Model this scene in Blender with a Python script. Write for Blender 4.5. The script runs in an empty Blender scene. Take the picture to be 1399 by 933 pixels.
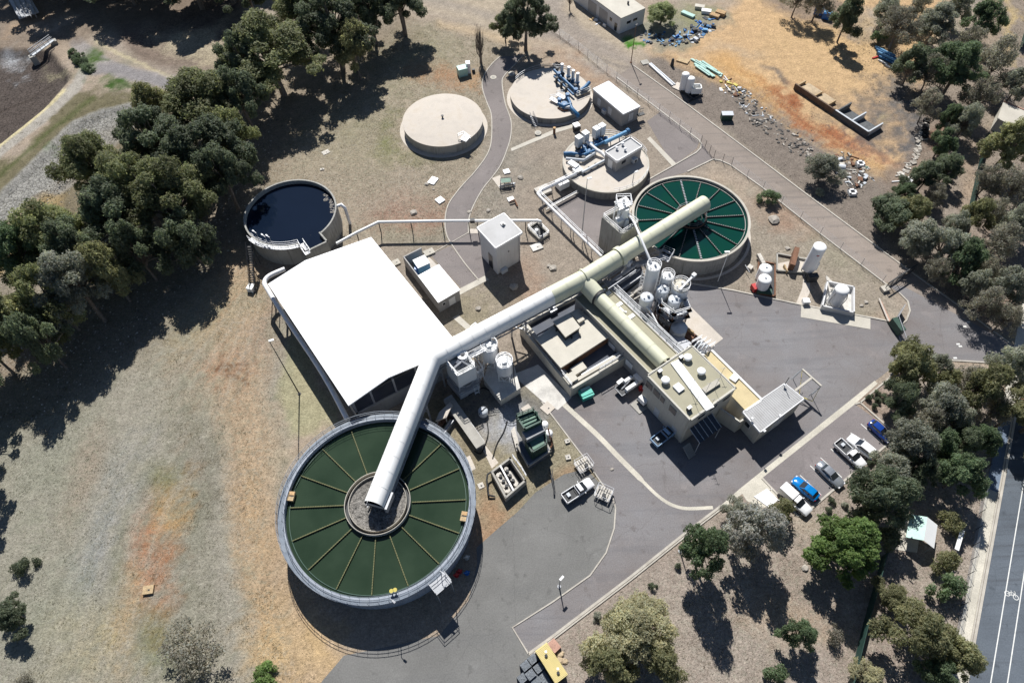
import bpy, math, random
import numpy as np
from mathutils import Vector, Matrix
from mathutils.geometry import tessellate_polygon
random.seed(7)
PI=math.pi
C=bpy.data.collections.new('site'); bpy.context.scene.collection.children.link(C)
sc=bpy.context.scene
# ------------------------------------------------------------------ camera (drone about 100 m up)
H=100.0; TH=math.radians(33.5); RO=math.radians(-2.0); FP=933.0
c_,s_=math.cos(RO),math.sin(RO)
R0=Vector((1,0,0)); U0=Vector((0,math.cos(TH),math.sin(TH))); F0=Vector((0,math.sin(TH),-math.cos(TH)))
RT=c_*R0+s_*U0; UP=-s_*R0+c_*U0
cam_d=bpy.data.cameras.new('camera'); cam=bpy.data.objects.new('camera',cam_d); C.objects.link(cam)
cam_d.sensor_width=36; cam_d.lens=36*FP/1399; cam_d.clip_end=6000; cam_d.clip_start=0.5
m=Matrix((RT,UP,-F0)).transposed().to_4x4(); m.translation=Vector((0,0,H)); cam.matrix_world=m
sc.camera=cam
def G(px,py,z=0.0):
    """survey point: place on the site at height z that the drone photo shows at (px,py)"""
    d=F0+RT*((px-699.5)/FP)-UP*((py-466.5)/FP); k=(H-z)/-d.z
    return Vector((d.x*k,d.y*k,z))
def GL(pts,z=0.0): return [G(x,y,z) for x,y in pts]
# ------------------------------------------------------------------ light
w=bpy.data.worlds.new('World'); sc.world=w; w.use_nodes=True; nt=w.node_tree
SUN=Vector((-0.115,0.885,1.0)).normalized()
el=math.asin(SUN.z); az=math.atan2(SUN.x,SUN.y)
bg=nt.nodes['Background']; sky=nt.nodes.new('ShaderNodeTexSky'); sky.sky_type='NISHITA'; sky.sun_disc=False
sky.sun_elevation=el; sky.sun_rotation=az; bg.inputs[1].default_value=0.06; sky.air_density=.75; sky.dust_density=.25; sky.ozone_density=1.6; sky.altitude=300
nt.links.new(sky.outputs[0],bg.inputs[0])
sd=bpy.data.lights.new('sun','SUN'); sd.energy=5.0; sd.angle=math.radians(0.5); sd.color=(1,.975,.935)
so=bpy.data.objects.new('sun',sd); C.objects.link(so); so.rotation_euler=SUN.to_track_quat('Z','Y').to_euler()
sc.view_settings.view_transform='Standard'; sc.view_settings.look='None'; sc.view_settings.exposure=0.42; sc.view_settings.gamma=1
# ------------------------------------------------------------------ materials
def lin(c): return tuple((x/255/12.92 if x<=10 else ((x/255+.055)/1.055)**2.4) for x in c)
MATS={}
def mat(name,col,rough=.8,var=.12,scale=.6,bump=0.0,bscale=6,metal=0,fine=8,dirt=0,dirtcol=(.12,.1,.08),streak=False,spec=.4,attr=False):
    m=bpy.data.materials.new(name); m.use_nodes=True; n=m.node_tree.nodes; l=m.node_tree.links
    b=n['Principled BSDF']; b.inputs['Roughness'].default_value=rough; b.inputs['Metallic'].default_value=metal
    b.inputs['Specular IOR Level'].default_value=spec
    g=n.new('ShaderNodeNewGeometry'); 
    def noise(s,d=4):
        t=n.new('ShaderNodeTexNoise'); t.inputs['Scale'].default_value=s; t.inputs['Detail'].default_value=d; l.new(g.outputs['Position'],t.inputs['Vector']); return t
    a=noise(scale); f=noise(fine,3)
    add=n.new('ShaderNodeMath'); add.operation='ADD'; l.new(a.outputs['Fac'],add.inputs[0]); l.new(f.outputs['Fac'],add.inputs[1])
    mr=n.new('ShaderNodeMapRange'); mr.inputs[1].default_value=.6; mr.inputs[2].default_value=1.4; mr.inputs[3].default_value=1-var*1.6; mr.inputs[4].default_value=1+var*1.6
    l.new(add.outputs[0],mr.inputs[0])
    mx=n.new('ShaderNodeVectorMath'); mx.operation='SCALE'; mx.inputs[0].default_value=col
    if attr:
        at=n.new('ShaderNodeAttribute'); at.attribute_name='tint'; sx=n.new('ShaderNodeVectorMath'); sx.operation='MULTIPLY'
        sx.inputs[0].default_value=col; l.new(at.outputs['Color'],sx.inputs[1]); l.new(sx.outputs[0],mx.inputs[0])
    l.new(mr.outputs[0],mx.inputs['Scale']); out=mx.outputs[0]
    if dirt>0:
        dn=n.new('ShaderNodeTexNoise'); dn.inputs['Scale'].default_value=1.0; dn.inputs['Detail'].default_value=6; dn.inputs['Roughness'].default_value=.65
        mp=n.new('ShaderNodeMapping'); l.new(g.outputs['Position'],mp.inputs[0]); mp.inputs['Scale'].default_value=(2.2,2.2,.25) if streak else (.35,.35,.35)
        l.new(mp.outputs[0],dn.inputs['Vector'])
        dr=n.new('ShaderNodeMapRange'); dr.inputs[1].default_value=.5; dr.inputs[2].default_value=.72; dr.inputs[4].default_value=dirt; l.new(dn.outputs['Fac'],dr.inputs[0])
        mi=n.new('ShaderNodeMix'); mi.data_type='RGBA'; l.new(dr.outputs[0],mi.inputs['Factor']); l.new(out,mi.inputs['A']); mi.inputs['B'].default_value=(*dirtcol,1); out=mi.outputs['Result']
    l.new(out,b.inputs['Base Color'])
    if bump>0:
        bn=noise(bscale,5); bp=n.new('ShaderNodeBump'); bp.inputs['Strength'].default_value=1; bp.inputs['Distance'].default_value=bump; l.new(bn.outputs['Fac'],bp.inputs['Height']); l.new(bp.outputs[0],b.inputs['Normal'])
    MATS[name]=m; return m
mat('concrete',(.36,.345,.31),.85,.14,.5,.01,6,dirt=.45,dirtcol=(.2,.18,.15))
mat('concrete_pale',(.47,.44,.38),.85,.12,.4,.01,6,dirt=.3,dirtcol=(.3,.27,.21))
mat('concrete_wall',(.33,.325,.3),.85,.12,.5,.01,5,dirt=.65,dirtcol=(.13,.125,.11),streak=True)
mat('bunker_brown',(.13,.09,.065),.9,.25,1.5)
mat('stained_wall',(.24,.24,.23),.85,.15,.5,.01,5,dirt=.85,dirtcol=(.07,.07,.07),streak=True)
mat('tank_wall_grey',(.30,.33,.38),.7,.1,.5,.01,5,dirt=.5,dirtcol=(.16,.17,.19),streak=True)
mat('concrete_tan',(.52,.47,.41),.85,.13,.35,.01,6,dirt=.45,dirtcol=(.34,.28,.2))
mat('kerb_concrete',(.43,.4,.35),.85,.15,.8,dirt=.4,dirtcol=(.25,.21,.17))
mat('slab_splash',(.56,.54,.5),.8,.15,.5,dirt=.7,dirtcol=(.24,.23,.22))
mat('white_paint',(.82,.82,.8),.5,.04,.4,dirt=.12,dirtcol=(.5,.47,.42))
mat('white_roof',(.88,.88,.88),.5,.04,.3,dirt=.12,dirtcol=(.6,.6,.58),streak=True)
mat('white_steel',(.8,.8,.8),.4,.06,.8,dirt=.3,dirtcol=(.4,.39,.37),streak=True)
mat('silo_grey',(.5,.53,.56),.45,.06,.8,dirt=.3,dirtcol=(.3,.3,.3),streak=True)
mat('cream_steel',(.60,.60,.455),.5,.06,.5,dirt=.2,dirtcol=(.4,.38,.28))
mat('cream_roof',(.52,.49,.42),.8,.08,.5,dirt=.3,dirtcol=(.36,.31,.25))
mat('khaki_roof',(.33,.31,.225),.8,.08,.6,dirt=.35,dirtcol=(.3,.27,.2))
mat('yellow_roof',(.52,.43,.25),.8,.1,.7,dirt=.4,dirtcol=(.4,.32,.2))
mat('grey_roof',(.38,.38,.38),.6,.06,.5,dirt=.2)
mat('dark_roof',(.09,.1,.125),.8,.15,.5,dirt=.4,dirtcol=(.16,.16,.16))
mat('wall_cream',(.5,.48,.42),.8,.08,.5,dirt=.35,dirtcol=(.25,.23,.2),streak=True)
mat('wall_grey',(.36,.35,.34),.8,.1,.5,dirt=.35,dirtcol=(.2,.19,.18),streak=True)
mat('wall_white',(.6,.6,.6),.7,.06,.5,dirt=.3,dirtcol=(.4,.38,.36),streak=True)
mat('dark_steel',(.04,.042,.045),.6,.2,1)
mat('mid_steel',(.2,.21,.22),.5,.15,1)
mat('galv_steel',(.36,.37,.39),.45,.12,1,metal=.3)
mat('rust',(.17,.085,.05),.85,.3,2)
mat('dark_glass',(.02,.024,.03),.12,.1,1,spec=.8)
mat('blue_pipe',(.025,.12,.26),.45,.2,1.5,dirt=.2,dirtcol=(.1,.12,.15))
mat('bright_blue',(.02,.13,.42),.4,.1,1)
mat('light_blue',(.12,.3,.5),.5,.15,1)
mat('green_steel',(.028,.07,.05),.55,.2,1,dirt=.3,dirtcol=(.07,.09,.08))
mat('green_top',(.10,.19,.14),.6,.2,1,dirt=.3,dirtcol=(.16,.2,.17))
mat('green_fence',(.02,.055,.045),.7,.15,1)
mat('pale_green',(.36,.55,.49),.5,.12,1)
mat('teal',(.07,.42,.34),.5,.1,1,dirt=.2,dirtcol=(.1,.3,.25))
mat('container_yellow',(.62,.52,.23),.6,.05,.8,dirt=.2,dirtcol=(.45,.36,.2))
mat('container_side',(.10,.085,.035),.7,.1,1)
mat('pallet_dark',(.05,.055,.065),.8,.3,3)
mat('pallet_top',(.20,.22,.24),.8,.35,4)
mat('orange_wood',(.5,.32,.16),.8,.2,2)
mat('timber',(.42,.31,.18),.85,.25,2)
mat('pink_brick',(.42,.25,.19),.85,.2,2)
mat('red_paint',(.42,.03,.03),.5,.15,2)
mat('trough_olive',(.13,.13,.055),.7,.2,2)
mat('walkway_grey',(.15,.18,.22),.5,.25,1.2,dirt=.4,dirtcol=(.3,.32,.34))
mat('silo_blue',(.45,.52,.58),.4,.06,.8,dirt=.2,dirtcol=(.3,.33,.36))
mat('hazard_yellow',(.5,.42,.09),.6,.1,2)
mat('foam',(.165,.155,.14),.9,.8,2.4,.14,4.2,fine=6.5,dirt=.6,dirtcol=(.05,.05,.048))
mat('stone',(.34,.31,.27),.9,.25,1.5,.03,4)
mat('rubble_pale',(.5,.47,.42),.9,.25,2,.02,4)
mat('rubble_dark',(.09,.085,.08),.9,.3,2)
mat('sand',(.42,.33,.22),.95,.2,1.2,.06,3)
mat('coal_gravel',(.1,.105,.11),.95,.3,2,.05,5)
mat('paint_line',(.66,.66,.63),.7,.12,2)
mat('tyre',(.018,.018,.018),.9,.1,2)
mat('rim',(.4,.4,.41),.35,.1,2,metal=.6)
mat('car_white',(.78,.78,.78),.25,.02,1,spec=.6)
mat('car_silver',(.33,.35,.38),.28,.03,1,metal=.5,spec=.6)
mat('car_blue',(.01,.045,.24),.22,.03,1,spec=.7)
mat('car_cyan',(.0,.17,.48),.2,.03,1,spec=.7)
mat('car_paleblue',(.27,.42,.6),.28,.03,1,spec=.6)
mat('lamp_red',(.35,.01,.01),.3,.02,1); mat('lamp_clear',(.7,.7,.72),.1,.02,1)
mat('bark',(.17,.14,.115),.9,.3,2,.02,6); mat('bark_pale',(.4,.35,.3),.9,.3,2)
def pave(name,col,stain=(.1,.1,.1),sv=.35,sc_=.06,stretch=None,tone=None):
    m=bpy.data.materials.new(name); m.use_nodes=True; n=m.node_tree.nodes; l=m.node_tree.links; b=n['Principled BSDF']; b.inputs['Roughness'].default_value=.93; b.inputs['Specular IOR Level'].default_value=.25
    g=n.new('ShaderNodeNewGeometry')
    def noise(s,d,r=.6,src=None):
        t=n.new('ShaderNodeTexNoise'); t.inputs['Scale'].default_value=s; t.inputs['Detail'].default_value=d; t.inputs['Roughness'].default_value=r; l.new(src or g.outputs['Position'],t.inputs['Vector']); return t
    def mix(fac,a,bb):
        x=n.new('ShaderNodeMix'); x.data_type='RGBA'; l.new(fac,x.inputs['Factor'])
        for k,v in (('A',a),('B',bb)):
            if isinstance(v,tuple): x.inputs[k].default_value=(*v,1)
            else: l.new(v,x.inputs[k])
        return x.outputs['Result']
    def rng(o,a,b_,c=0,d=1):
        r=n.new('ShaderNodeMapRange'); r.inputs[1].default_value=a; r.inputs[2].default_value=b_; r.inputs[3].default_value=c; r.inputs[4].default_value=d; l.new(o,r.inputs[0]); return r.outputs[0]
    base=mix(rng(noise(sc_,5).outputs['Fac'],.35,.65),tuple(x*.86 for x in col),tone or tuple(x*1.12 for x in col))
    mp=n.new('ShaderNodeMapping'); l.new(g.outputs['Position'],mp.inputs[0]); a,sx,sy=stretch or (.9,.05,.6); mp.inputs['Rotation'].default_value=(0,0,a); mp.inputs['Scale'].default_value=(sx,sy,1)
    st=rng(noise(1,5,.6,mp.outputs[0]).outputs['Fac'],.5,.75,0,sv); base=mix(st,base,stain)
    base=mix(rng(noise(.25,6,.7).outputs['Fac'],.56,.7,0,.45),base,tuple(min(1,x*1.35) for x in col))
    if name.startswith('asphalt') or name=='hardstand':
        base=mix(rng(noise(.6,3,.5).outputs['Fac'],.62,.7,0,.55),base,tuple(x*.62 for x in col))
        wv=n.new('ShaderNodeTexNoise'); wv.inputs['Scale'].default_value=.5; l.new(g.outputs['Position'],wv.inputs['Vector']); ad=n.new('ShaderNodeVectorMath'); ad.operation='ADD'; l.new(g.outputs['Position'],ad.inputs[0]); l.new(wv.outputs['Color'],ad.inputs[1])
        vc=n.new('ShaderNodeTexVoronoi'); vc.feature='DISTANCE_TO_EDGE'; vc.inputs['Scale'].default_value=.085; l.new(ad.outputs[0],vc.inputs['Vector']); base=mix(rng(vc.outputs['Distance'],.0,.006,.3,0),base,tuple(x*.5 for x in col))
    if name=='hardstand':
        mo=n.new('ShaderNodeMapping'); mo.inputs['Location'].default_value=(16,-36,0); l.new(g.outputs['Position'],mo.inputs[0]); wt=n.new('ShaderNodeTexWave'); wt.wave_type='RINGS'; wt.rings_direction='Z'; wt.inputs['Scale'].default_value=.5; wt.inputs['Distortion'].default_value=3; wt.inputs['Detail'].default_value=3; wt.inputs['Detail Scale'].default_value=.4; l.new(mo.outputs[0],wt.inputs['Vector'])
        base=mix(rng(wt.outputs['Fac'],.6,1,0,.07),base,tuple(x*1.25 for x in col))
    vo=n.new('ShaderNodeTexNoise'); vo.inputs['Scale'].default_value=5.5; vo.inputs['Detail'].default_value=3; l.new(g.outputs['Position'],vo.inputs['Vector'])
    sp=n.new('ShaderNodeVectorMath'); sp.operation='SCALE'; l.new(base,sp.inputs[0]); l.new(rng(vo.outputs['Fac'],.3,.7,.86,1.14),sp.inputs['Scale'])
    l.new(sp.outputs[0],b.inputs['Base Color']); MATS[name]=m; return m
pave('asphalt_yard',(.195,.174,.168),(.12,.12,.13),.6,.07,tone=(.205,.20,.205))
pave('asphalt_road',(.245,.208,.18),(.15,.135,.125),.6,.05,(-.64,.05,.9))
pave('asphalt_park',(.20,.18,.178),(.13,.125,.125),.3)
pave('asphalt_path',(.20,.178,.17),(.16,.15,.15),.35)
pave('hardstand',(.165,.163,.156),(.13,.13,.13),.4,.09)
pave('asphalt_highway',(.085,.10,.12),(.05,.052,.058),.6,.05,(1.33,.03,1.0),tone=(.125,.145,.17))
pave('concrete_path',(.5,.47,.4),(.36,.33,.28),.3,.2)
pave('concrete_path_shaded',(.14,.18,.24),(.09,.12,.17),.3,.2)  # footpath concrete with blue-grey tree shade put into its colour
# ------------------------------------------------------------------ mesh builder (site coordinates)
class MB:
    def __init__(s): s.v=[]; s.f=[]; s.m=[]; s.sm=[]; s.cur=None; s.tint=None
    def mat(s,name): s.cur=name; return s
    def add(s,vs,fs,smooth=False):
        o=len(s.v); s.v+= [tuple(v) for v in vs]
        for f in fs: s.f.append(tuple(i+o for i in f)); s.m.append(s.cur); s.sm.append(smooth)
        return s
    def box(s,c,d,rz=0,top=1.0):
        x,y,z=d[0]/2,d[1]/2,d[2]/2; cr,sr=math.cos(rz),math.sin(rz); vs=[]
        for dz in (-z,z):
            k=top if dz>0 else 1
            for dx,dy in ((-x,-y),(x,-y),(x,y),(-x,y)):
                dx*=k; dy*=k; vs.append((c[0]+dx*cr-dy*sr,c[1]+dx*sr+dy*cr,c[2]+dz))
        return s.add(vs,[(3,2,1,0),(4,5,6,7),(0,1,5,4),(1,2,6,5),(2,3,7,6),(3,0,4,7)])
    def prism(s,pts,z0,z1,top=True,bot=False):
        pts=[Vector((p[0],p[1],0)) for p in pts]
        if sum(a.x*b.y-b.x*a.y for a,b in zip(pts,pts[1:]+pts[:1]))<0: pts=pts[::-1]
        n=len(pts); vs=[(p.x,p.y,z0) for p in pts]+[(p.x,p.y,z1) for p in pts]
        fs=[(i,(i+1)%n,n+(i+1)%n,n+i) for i in range(n)]
        if top: fs+= [tuple(n+i for i in t) for t in tris(pts)]
        if bot: fs+= [tuple(reversed(t)) for t in tris(pts)]
        return s.add(vs,fs)
    def walls(s,pts,z0,z1,t=.3,closed=True,gap=()):
        n=len(pts); 
        for i in range(n if closed else n-1):
            if i in gap: continue
            a,b=Vector(pts[i][:2]),Vector(pts[(i+1)%n][:2]); s.beam((*a,z0),(*b,z0),t,z1-z0,up=True)
        return s
    def beam(s,p,q,wd,h,up=False):
        """bar of width wd, height h from p to q; up=True: stands on the line"""
        p,q=Vector(p),Vector(q); d=(q-p); L=d.length
        if L<1e-6: return s
        d/=L; side=Vector((-d.y,d.x,0)); side=side.normalized() if side.length>1e-4 else Vector((1,0,0)); u=side.cross(d)*-1
        if u.z<0: u=-u
        side=side*wd/2
        lo,hi=(0,h) if up else (-h/2,h/2)
        if up: p=p-d*wd/2*.99; q=q+d*wd/2*.99
        vs=[p-side+u*lo,p+side+u*lo,p+side+u*hi,p-side+u*hi,q-side+u*lo,q+side+u*lo,q+side+u*hi,q-side+u*hi]
        return s.add(vs,[(0,1,2,3),(7,6,5,4),(0,4,5,1),(1,5,6,2),(2,6,7,3),(3,7,4,0)])
    def cyl(s,p,q,r0,r1=None,n=16,caps=True,smooth=True):
        r1=r0 if r1 is None else r1; p,q=Vector(p),Vector(q); d=(q-p).normalized()
        a=d.orthogonal().normalized(); b=d.cross(a); vs=[]
        for c,r in ((p,r0),(q,r1)):
            for i in range(n): t=2*PI*i/n; vs.append(c+a*math.cos(t)*r+b*math.sin(t)*r)
        s.add(vs,[(i,(i+1)%n,n+(i+1)%n,n+i) for i in range(n)],smooth)
        if caps:
            s.add(vs[:n],[tuple(range(n))[::-1]]); s.add(vs[n:],[tuple(range(n))])
        return s
    def tube(s,path,r,n=10,caps=True):
        P=[Vector(p) for p in path]; rings=[]; a=None
        for i,p in enumerate(P):
            d=((P[min(i+1,len(P)-1)]-P[i]).normalized()+(P[i]-P[max(i-1,0)]).normalized()); 
            d=d.normalized() if d.length>1e-5 else (P[-1]-P[0]).normalized()
            a=(a-d*a.dot(d)) if a is not None else d.orthogonal()
            a.normalize(); b=d.cross(a); k=1.0
            rr=r[i] if isinstance(r,(list,tuple)) else r
            if 0<i<len(P)-1:
                cs=(P[i+1]-P[i]).normalized().dot((P[i]-P[i-1]).normalized()); k=1/max(.6,math.sqrt((1+cs)/2))
            rings.append([p+(a*math.cos(2*PI*j/n)+b*math.sin(2*PI*j/n))*rr*(k if k<1.3 else 1.3) for j in range(n)])
        vs=[v for r_ in rings for v in r_]
        s.add(vs,[(i*n+j,i*n+(j+1)%n,(i+1)*n+(j+1)%n,(i+1)*n+j) for i in range(len(P)-1) for j in range(n)],True)
        if caps: s.add(rings[0],[tuple(range(n))[::-1]]); s.add(rings[-1],[tuple(range(n))])
        return s
    def ring(s,c,ri,ro,z0,z1,n=96,a0=0,a1=2*PI,bot=False,smooth=True):
        full=abs(a1-a0-2*PI)<1e-6; k=n if full else n+1; V=[]
        for i in range(k):
            t=a0+(a1-a0)*i/n; ct,st=math.cos(t),math.sin(t)
            V.append(((c[0]+ri*ct,c[1]+ri*st),(c[0]+ro*ct,c[1]+ro*st)))
        def strip(f,A,B): 
            vs=[A(v) for v in V]+[B(v) for v in V]
            s.add(vs,[((i,(i+1)%k,k+(i+1)%k,k+i)) for i in range(n if full else k-1)],f)
        strip(smooth,lambda v:(*v[1],z0),lambda v:(*v[1],z1))
        strip(smooth,lambda v:(*v[0],z1),lambda v:(*v[0],z0))
        strip(False,lambda v:(*v[1],z1),lambda v:(*v[0],z1))
        if bot: strip(False,lambda v:(*v[0],z0),lambda v:(*v[1],z0))
        if not full:
            for v,fl in ((V[0],1),(V[-1],0)):
                q=[(*v[0],z0),(*v[1],z0),(*v[1],z1),(*v[0],z1)]; s.add(q if fl else q[::-1],[(0,1,2,3)])
        return s
    def disk(s,c,r,z,n=96): return s.add([(c[0]+r*math.cos(2*PI*i/n),c[1]+r*math.sin(2*PI*i/n),z) for i in range(n)],[tuple(range(n))])
    def dome(s,c,r,h,n=24,k=6,z0=0):
        vs=[]; 
        for j in range(k):
            t=j/k*PI/2; 
            for i in range(n): a=2*PI*i/n; vs.append((c[0]+r*math.cos(t)*math.cos(a),c[1]+r*math.cos(t)*math.sin(a),c[2]+h*math.sin(t)))
        vs.append((c[0],c[1],c[2]+h)); fs=[(j*n+i,j*n+(i+1)%n,(j+1)*n+(i+1)%n,(j+1)*n+i) for j in range(k-1) for i in range(n)]
        fs+=[((k-1)*n+i,(k-1)*n+(i+1)%n,k*n) for i in range(n)]
        return s.add(vs,fs,True)
    def rail(s,path,h=1.05,sp=2.0,r=.03,closed=False,mid=True):
        P=[Vector(p) for p in path]; 
        if closed: P.append(P[0])
        for z in ((h,h*.5) if mid else (h,)):
            for a,b in zip(P,P[1:]): s.beam(a+Vector((0,0,z)),b+Vector((0,0,z)),2*r,2*r)
        acc=0
        for a,b in zip(P,P[1:]):
            L=(b-a).length; k=max(1,round(L/sp)) if L>sp*.6 else 1
            if L<=sp*.6:
                acc+=L
                if acc<sp: continue
                acc=0
            for i in range(k): p=a.lerp(b,i/k); s.cyl(p,p+Vector((0,0,h)),r,n=4,caps=False)
        return s
    def rock(s,c,r,flat=.6):
        n=8; vs=[]; ph=random.random()*6
        for z,k in ((-.5,.8),(0,1),(.45,.65)):
            for i in range(n): a=2*PI*i/n+ph; q=r*k*random.uniform(.75,1.15); vs.append((c[0]+q*math.cos(a),c[1]+q*math.sin(a),c[2]+z*r*flat*random.uniform(.8,1.2)+r*flat*.4))
        return s.add(vs,[(j*n+i,j*n+(i+1)%n,(j+1)*n+(i+1)%n,(j+1)*n+i) for j in range(2) for i in range(n)]+[tuple(range(2*n,3*n))])
    def build(s,name,parent=None,mt=None,label=None,local=False,loc=None,cat=None,group=None,kind=None,rz=0):
        V=np.array(s.v,dtype=float) if s.v else np.zeros((0,3))
        if parent is not None:
            org=Vector((0,0,0)) if local else parent_origin(parent)
        else:
            if loc is not None: org=Vector((0,0,0)) if local else Vector(loc)
            elif kind=='structure': org=Vector((0,0,0))
            else:
                lo,hi=V.min(0),V.max(0); org=Vector(((lo[0]+hi[0])/2,(lo[1]+hi[1])/2,lo[2]))
        V=V-np.array(org); me=bpy.data.meshes.new(name)
        me.from_pydata(V.tolist(),[],s.f)
        names=[]; idx=[]
        for x in s.m:
            x=x or mt
            if x not in names: names.append(x)
            idx.append(names.index(x))
        for x in names: me.materials.append(MATS[x])
        me.polygons.foreach_set('material_index',idx); me.polygons.foreach_set('use_smooth',s.sm)
        if s.tint is not None:
            ca=me.color_attributes.new('tint','FLOAT_COLOR','POINT'); ca.data.foreach_set('color',np.array(s.tint,dtype=np.float32).ravel())
        me.update(); o=bpy.data.objects.new(name,me); C.objects.link(o)
        if parent is not None: o.parent=parent
        else:
            o.location=Vector(loc) if loc is not None else org; o.rotation_euler.z=rz
        if label: o['label']=label
        if cat: o['category']=cat
        if group: o['group']=group
        if kind: o['kind']=kind
        return o
def tris(pts):
    t=tessellate_polygon([[Vector((p[0],p[1],0)) for p in pts]]); out=[]
    for a,b,c in t:
        A,B,D=pts[a],pts[b],pts[c]; ar=(B[0]-A[0])*(D[1]-A[1])-(B[1]-A[1])*(D[0]-A[0])
        if abs(ar)<1e-9: continue
        out.append((a,b,c) if ar>0 else (a,c,b))
    return out
def parent_origin(p):
    o=Vector((0,0,0))
    while p is not None: o+=p.location; p=p.parent
    return o
def thing(name,label,cat,loc=(0,0,0),rz=0,group=None):
    o=bpy.data.objects.new(name,None); C.objects.link(o); o.location=Vector(loc); o.rotation_euler.z=rz
    o.empty_display_size=.5; o['label']=label; o['category']=cat
    if group: o['group']=group
    return o
def dup(root,loc,rz=0,label=None,group=None,scale=None):
    r=root.copy(); C.objects.link(r); r.location=loc; r.rotation_euler.z=rz
    if scale: r.scale=scale
    if label: r['label']=label
    if group: r['group']=group
    for ch in list(root.children):
        c=ch.copy(); C.objects.link(c); c.parent=r
        for g in ch.children:
            d=g.copy(); C.objects.link(d); d.parent=c
    return r
def smooth(pts,n=6,closed=False):
    """Catmull-Rom through points"""
    P=[Vector(p) for p in pts]; out=[]; m_=len(P)
    for i in range(m_ if closed else m_-1):
        a,b,c,d=(P[(i-1)%m_] if closed or i>0 else P[i]),P[i],P[(i+1)%m_],(P[(i+2)%m_] if closed or i+2<m_ else P[i+1])
        for k in range(n):
            t=k/n; out.append(.5*((2*b)+(c-a)*t+(2*a-5*b+4*c-d)*t*t+(3*b-a-3*c+d)*t**3))
    if not closed: out.append(P[-1])
    return out
def sheet(name,pts,z,mt,world=False):
    P=pts if world else GL(pts,0); b=MB(); b.cur=mt; b.prism(P,z-.12 if z>.02 else z-.003,z)
    return b.build(name,kind='structure')
def kerb(pts,wd=.28,h=.13,mt='kerb_concrete',world=False,z=0,name='kerb'):
    P=[Vector((p[0],p[1],0)) for p in (pts if world else GL(pts,0))]; b=MB(); b.cur=mt; n=len(P); L=[];R=[]
    for i in range(n):
        d=((P[min(i+1,n-1)]-P[i]).normalized()+(P[i]-P[max(i-1,0)]).normalized()).normalized(); sd=Vector((-d.y,d.x,0))*wd/2; L.append(P[i]+sd); R.append(P[i]-sd)
    vs=[]
    for i in range(n):
        for q,zz in ((R[i],z-.05),(R[i],z+h),(L[i],z+h),(L[i],z-.05)): vs.append((q.x,q.y,zz))
    b.add(vs,[(i*4+j,i*4+(j+1)%4,(i+1)*4+(j+1)%4,(i+1)*4+j) for i in range(n-1) for j in range(3)]+[(0,1,2,3),((n-1)*4+3,(n-1)*4+2,(n-1)*4+1,(n-1)*4)])
    # recalc orientation not critical (closed strip)
    return b.build(name,kind='structure')
# ------------------------------------------------------------------ ground: one sheet, soil / grass / mud patches stored as a colour attribute
def axis(a,b,st,ext): 
    core=np.arange(a,b+st/2,st); return np.concatenate([np.array([a-e for e in ext[::-1]]),core,np.array([b+e for e in ext])])
ext=[3,8,18,40,90,200,450,1000,2200]
gx=axis(-160,160,.55,ext); gy=axis(-12,214,.55,ext); X,Y=np.meshgrid(gx,gy); nx,ny=len(gx),len(gy)
rng=np.random.RandomState(3)
LT=rng.rand(256,256)
def vn(x,y):
    xi=np.floor(x).astype(int); yi=np.floor(y).astype(int); fx=x-xi; fy=y-yi; fx=fx*fx*(3-2*fx); fy=fy*fy*(3-2*fy)
    a=LT[xi&255,yi&255]; b=LT[(xi+1)&255,yi&255]; c=LT[xi&255,(yi+1)&255]; d=LT[(xi+1)&255,(yi+1)&255]
    return (a*(1-fx)+b*fx)*(1-fy)+(c*(1-fx)+d*fx)*fy
def fbm(x,y,s,o=4,off=0):
    r=0;a=.5
    for i in range(o): r=r+a*(vn(x*s+off+i*17.3,y*s-off*1.7+i*9.1)-.5)*2; s*=2.03; a*=.55
    return r
def proj(X,Y):
    dx,dy,dz=X,Y,-H; 
    f=F0.x*dx+F0.y*dy+F0.z*dz; f=np.maximum(f,1)
    r=RT.x*dx+RT.y*dy+RT.z*dz; u=UP.x*dx+UP.y*dy+UP.z*dz
    return 699.5+FP*r/f,466.5-FP*u/f
PX,PY=proj(X,Y)
far=(Y<-11)|(np.abs(X)>160)|(Y>214)
n1=fbm(X,Y,.09,5,3); n2=fbm(X,Y,.13,5,40); n3=fbm(X,Y,.6,4,80); n4=fbm(X,Y,1.3,3,11)
n5=fbm(X,Y,.35,5,60); QX=PX+n1*26+n3*7; QY=PY+n2*20+n4*5
K=.77
def cl(c): return np.array(lin(c))*K
col=np.zeros((ny,nx,3)); col[:]=cl((166,155,142))
def blend(wt,c): 
    global col
    wt=np.clip(wt,0,1)[...,None]; col=col*(1-wt)+cl(c)*wt
def ell(cx,cy,rx,ry,rot,c,w=1,soft=.35,q=True):
    x,y=(QX,QY) if q else (PX,PY); a=math.radians(rot); dx,dy=x-cx,y-cy
    e=np.sqrt(((dx*math.cos(a)+dy*math.sin(a))/rx)**2+((-dx*math.sin(a)+dy*math.cos(a))/ry)**2)
    e=e+n3*.5+n4*.45+n1*.25; wt=np.clip((1+soft-e)/(2*soft),0,1); blend(wt*w*np.clip(.85+.8*n5,0,1),c)
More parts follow.
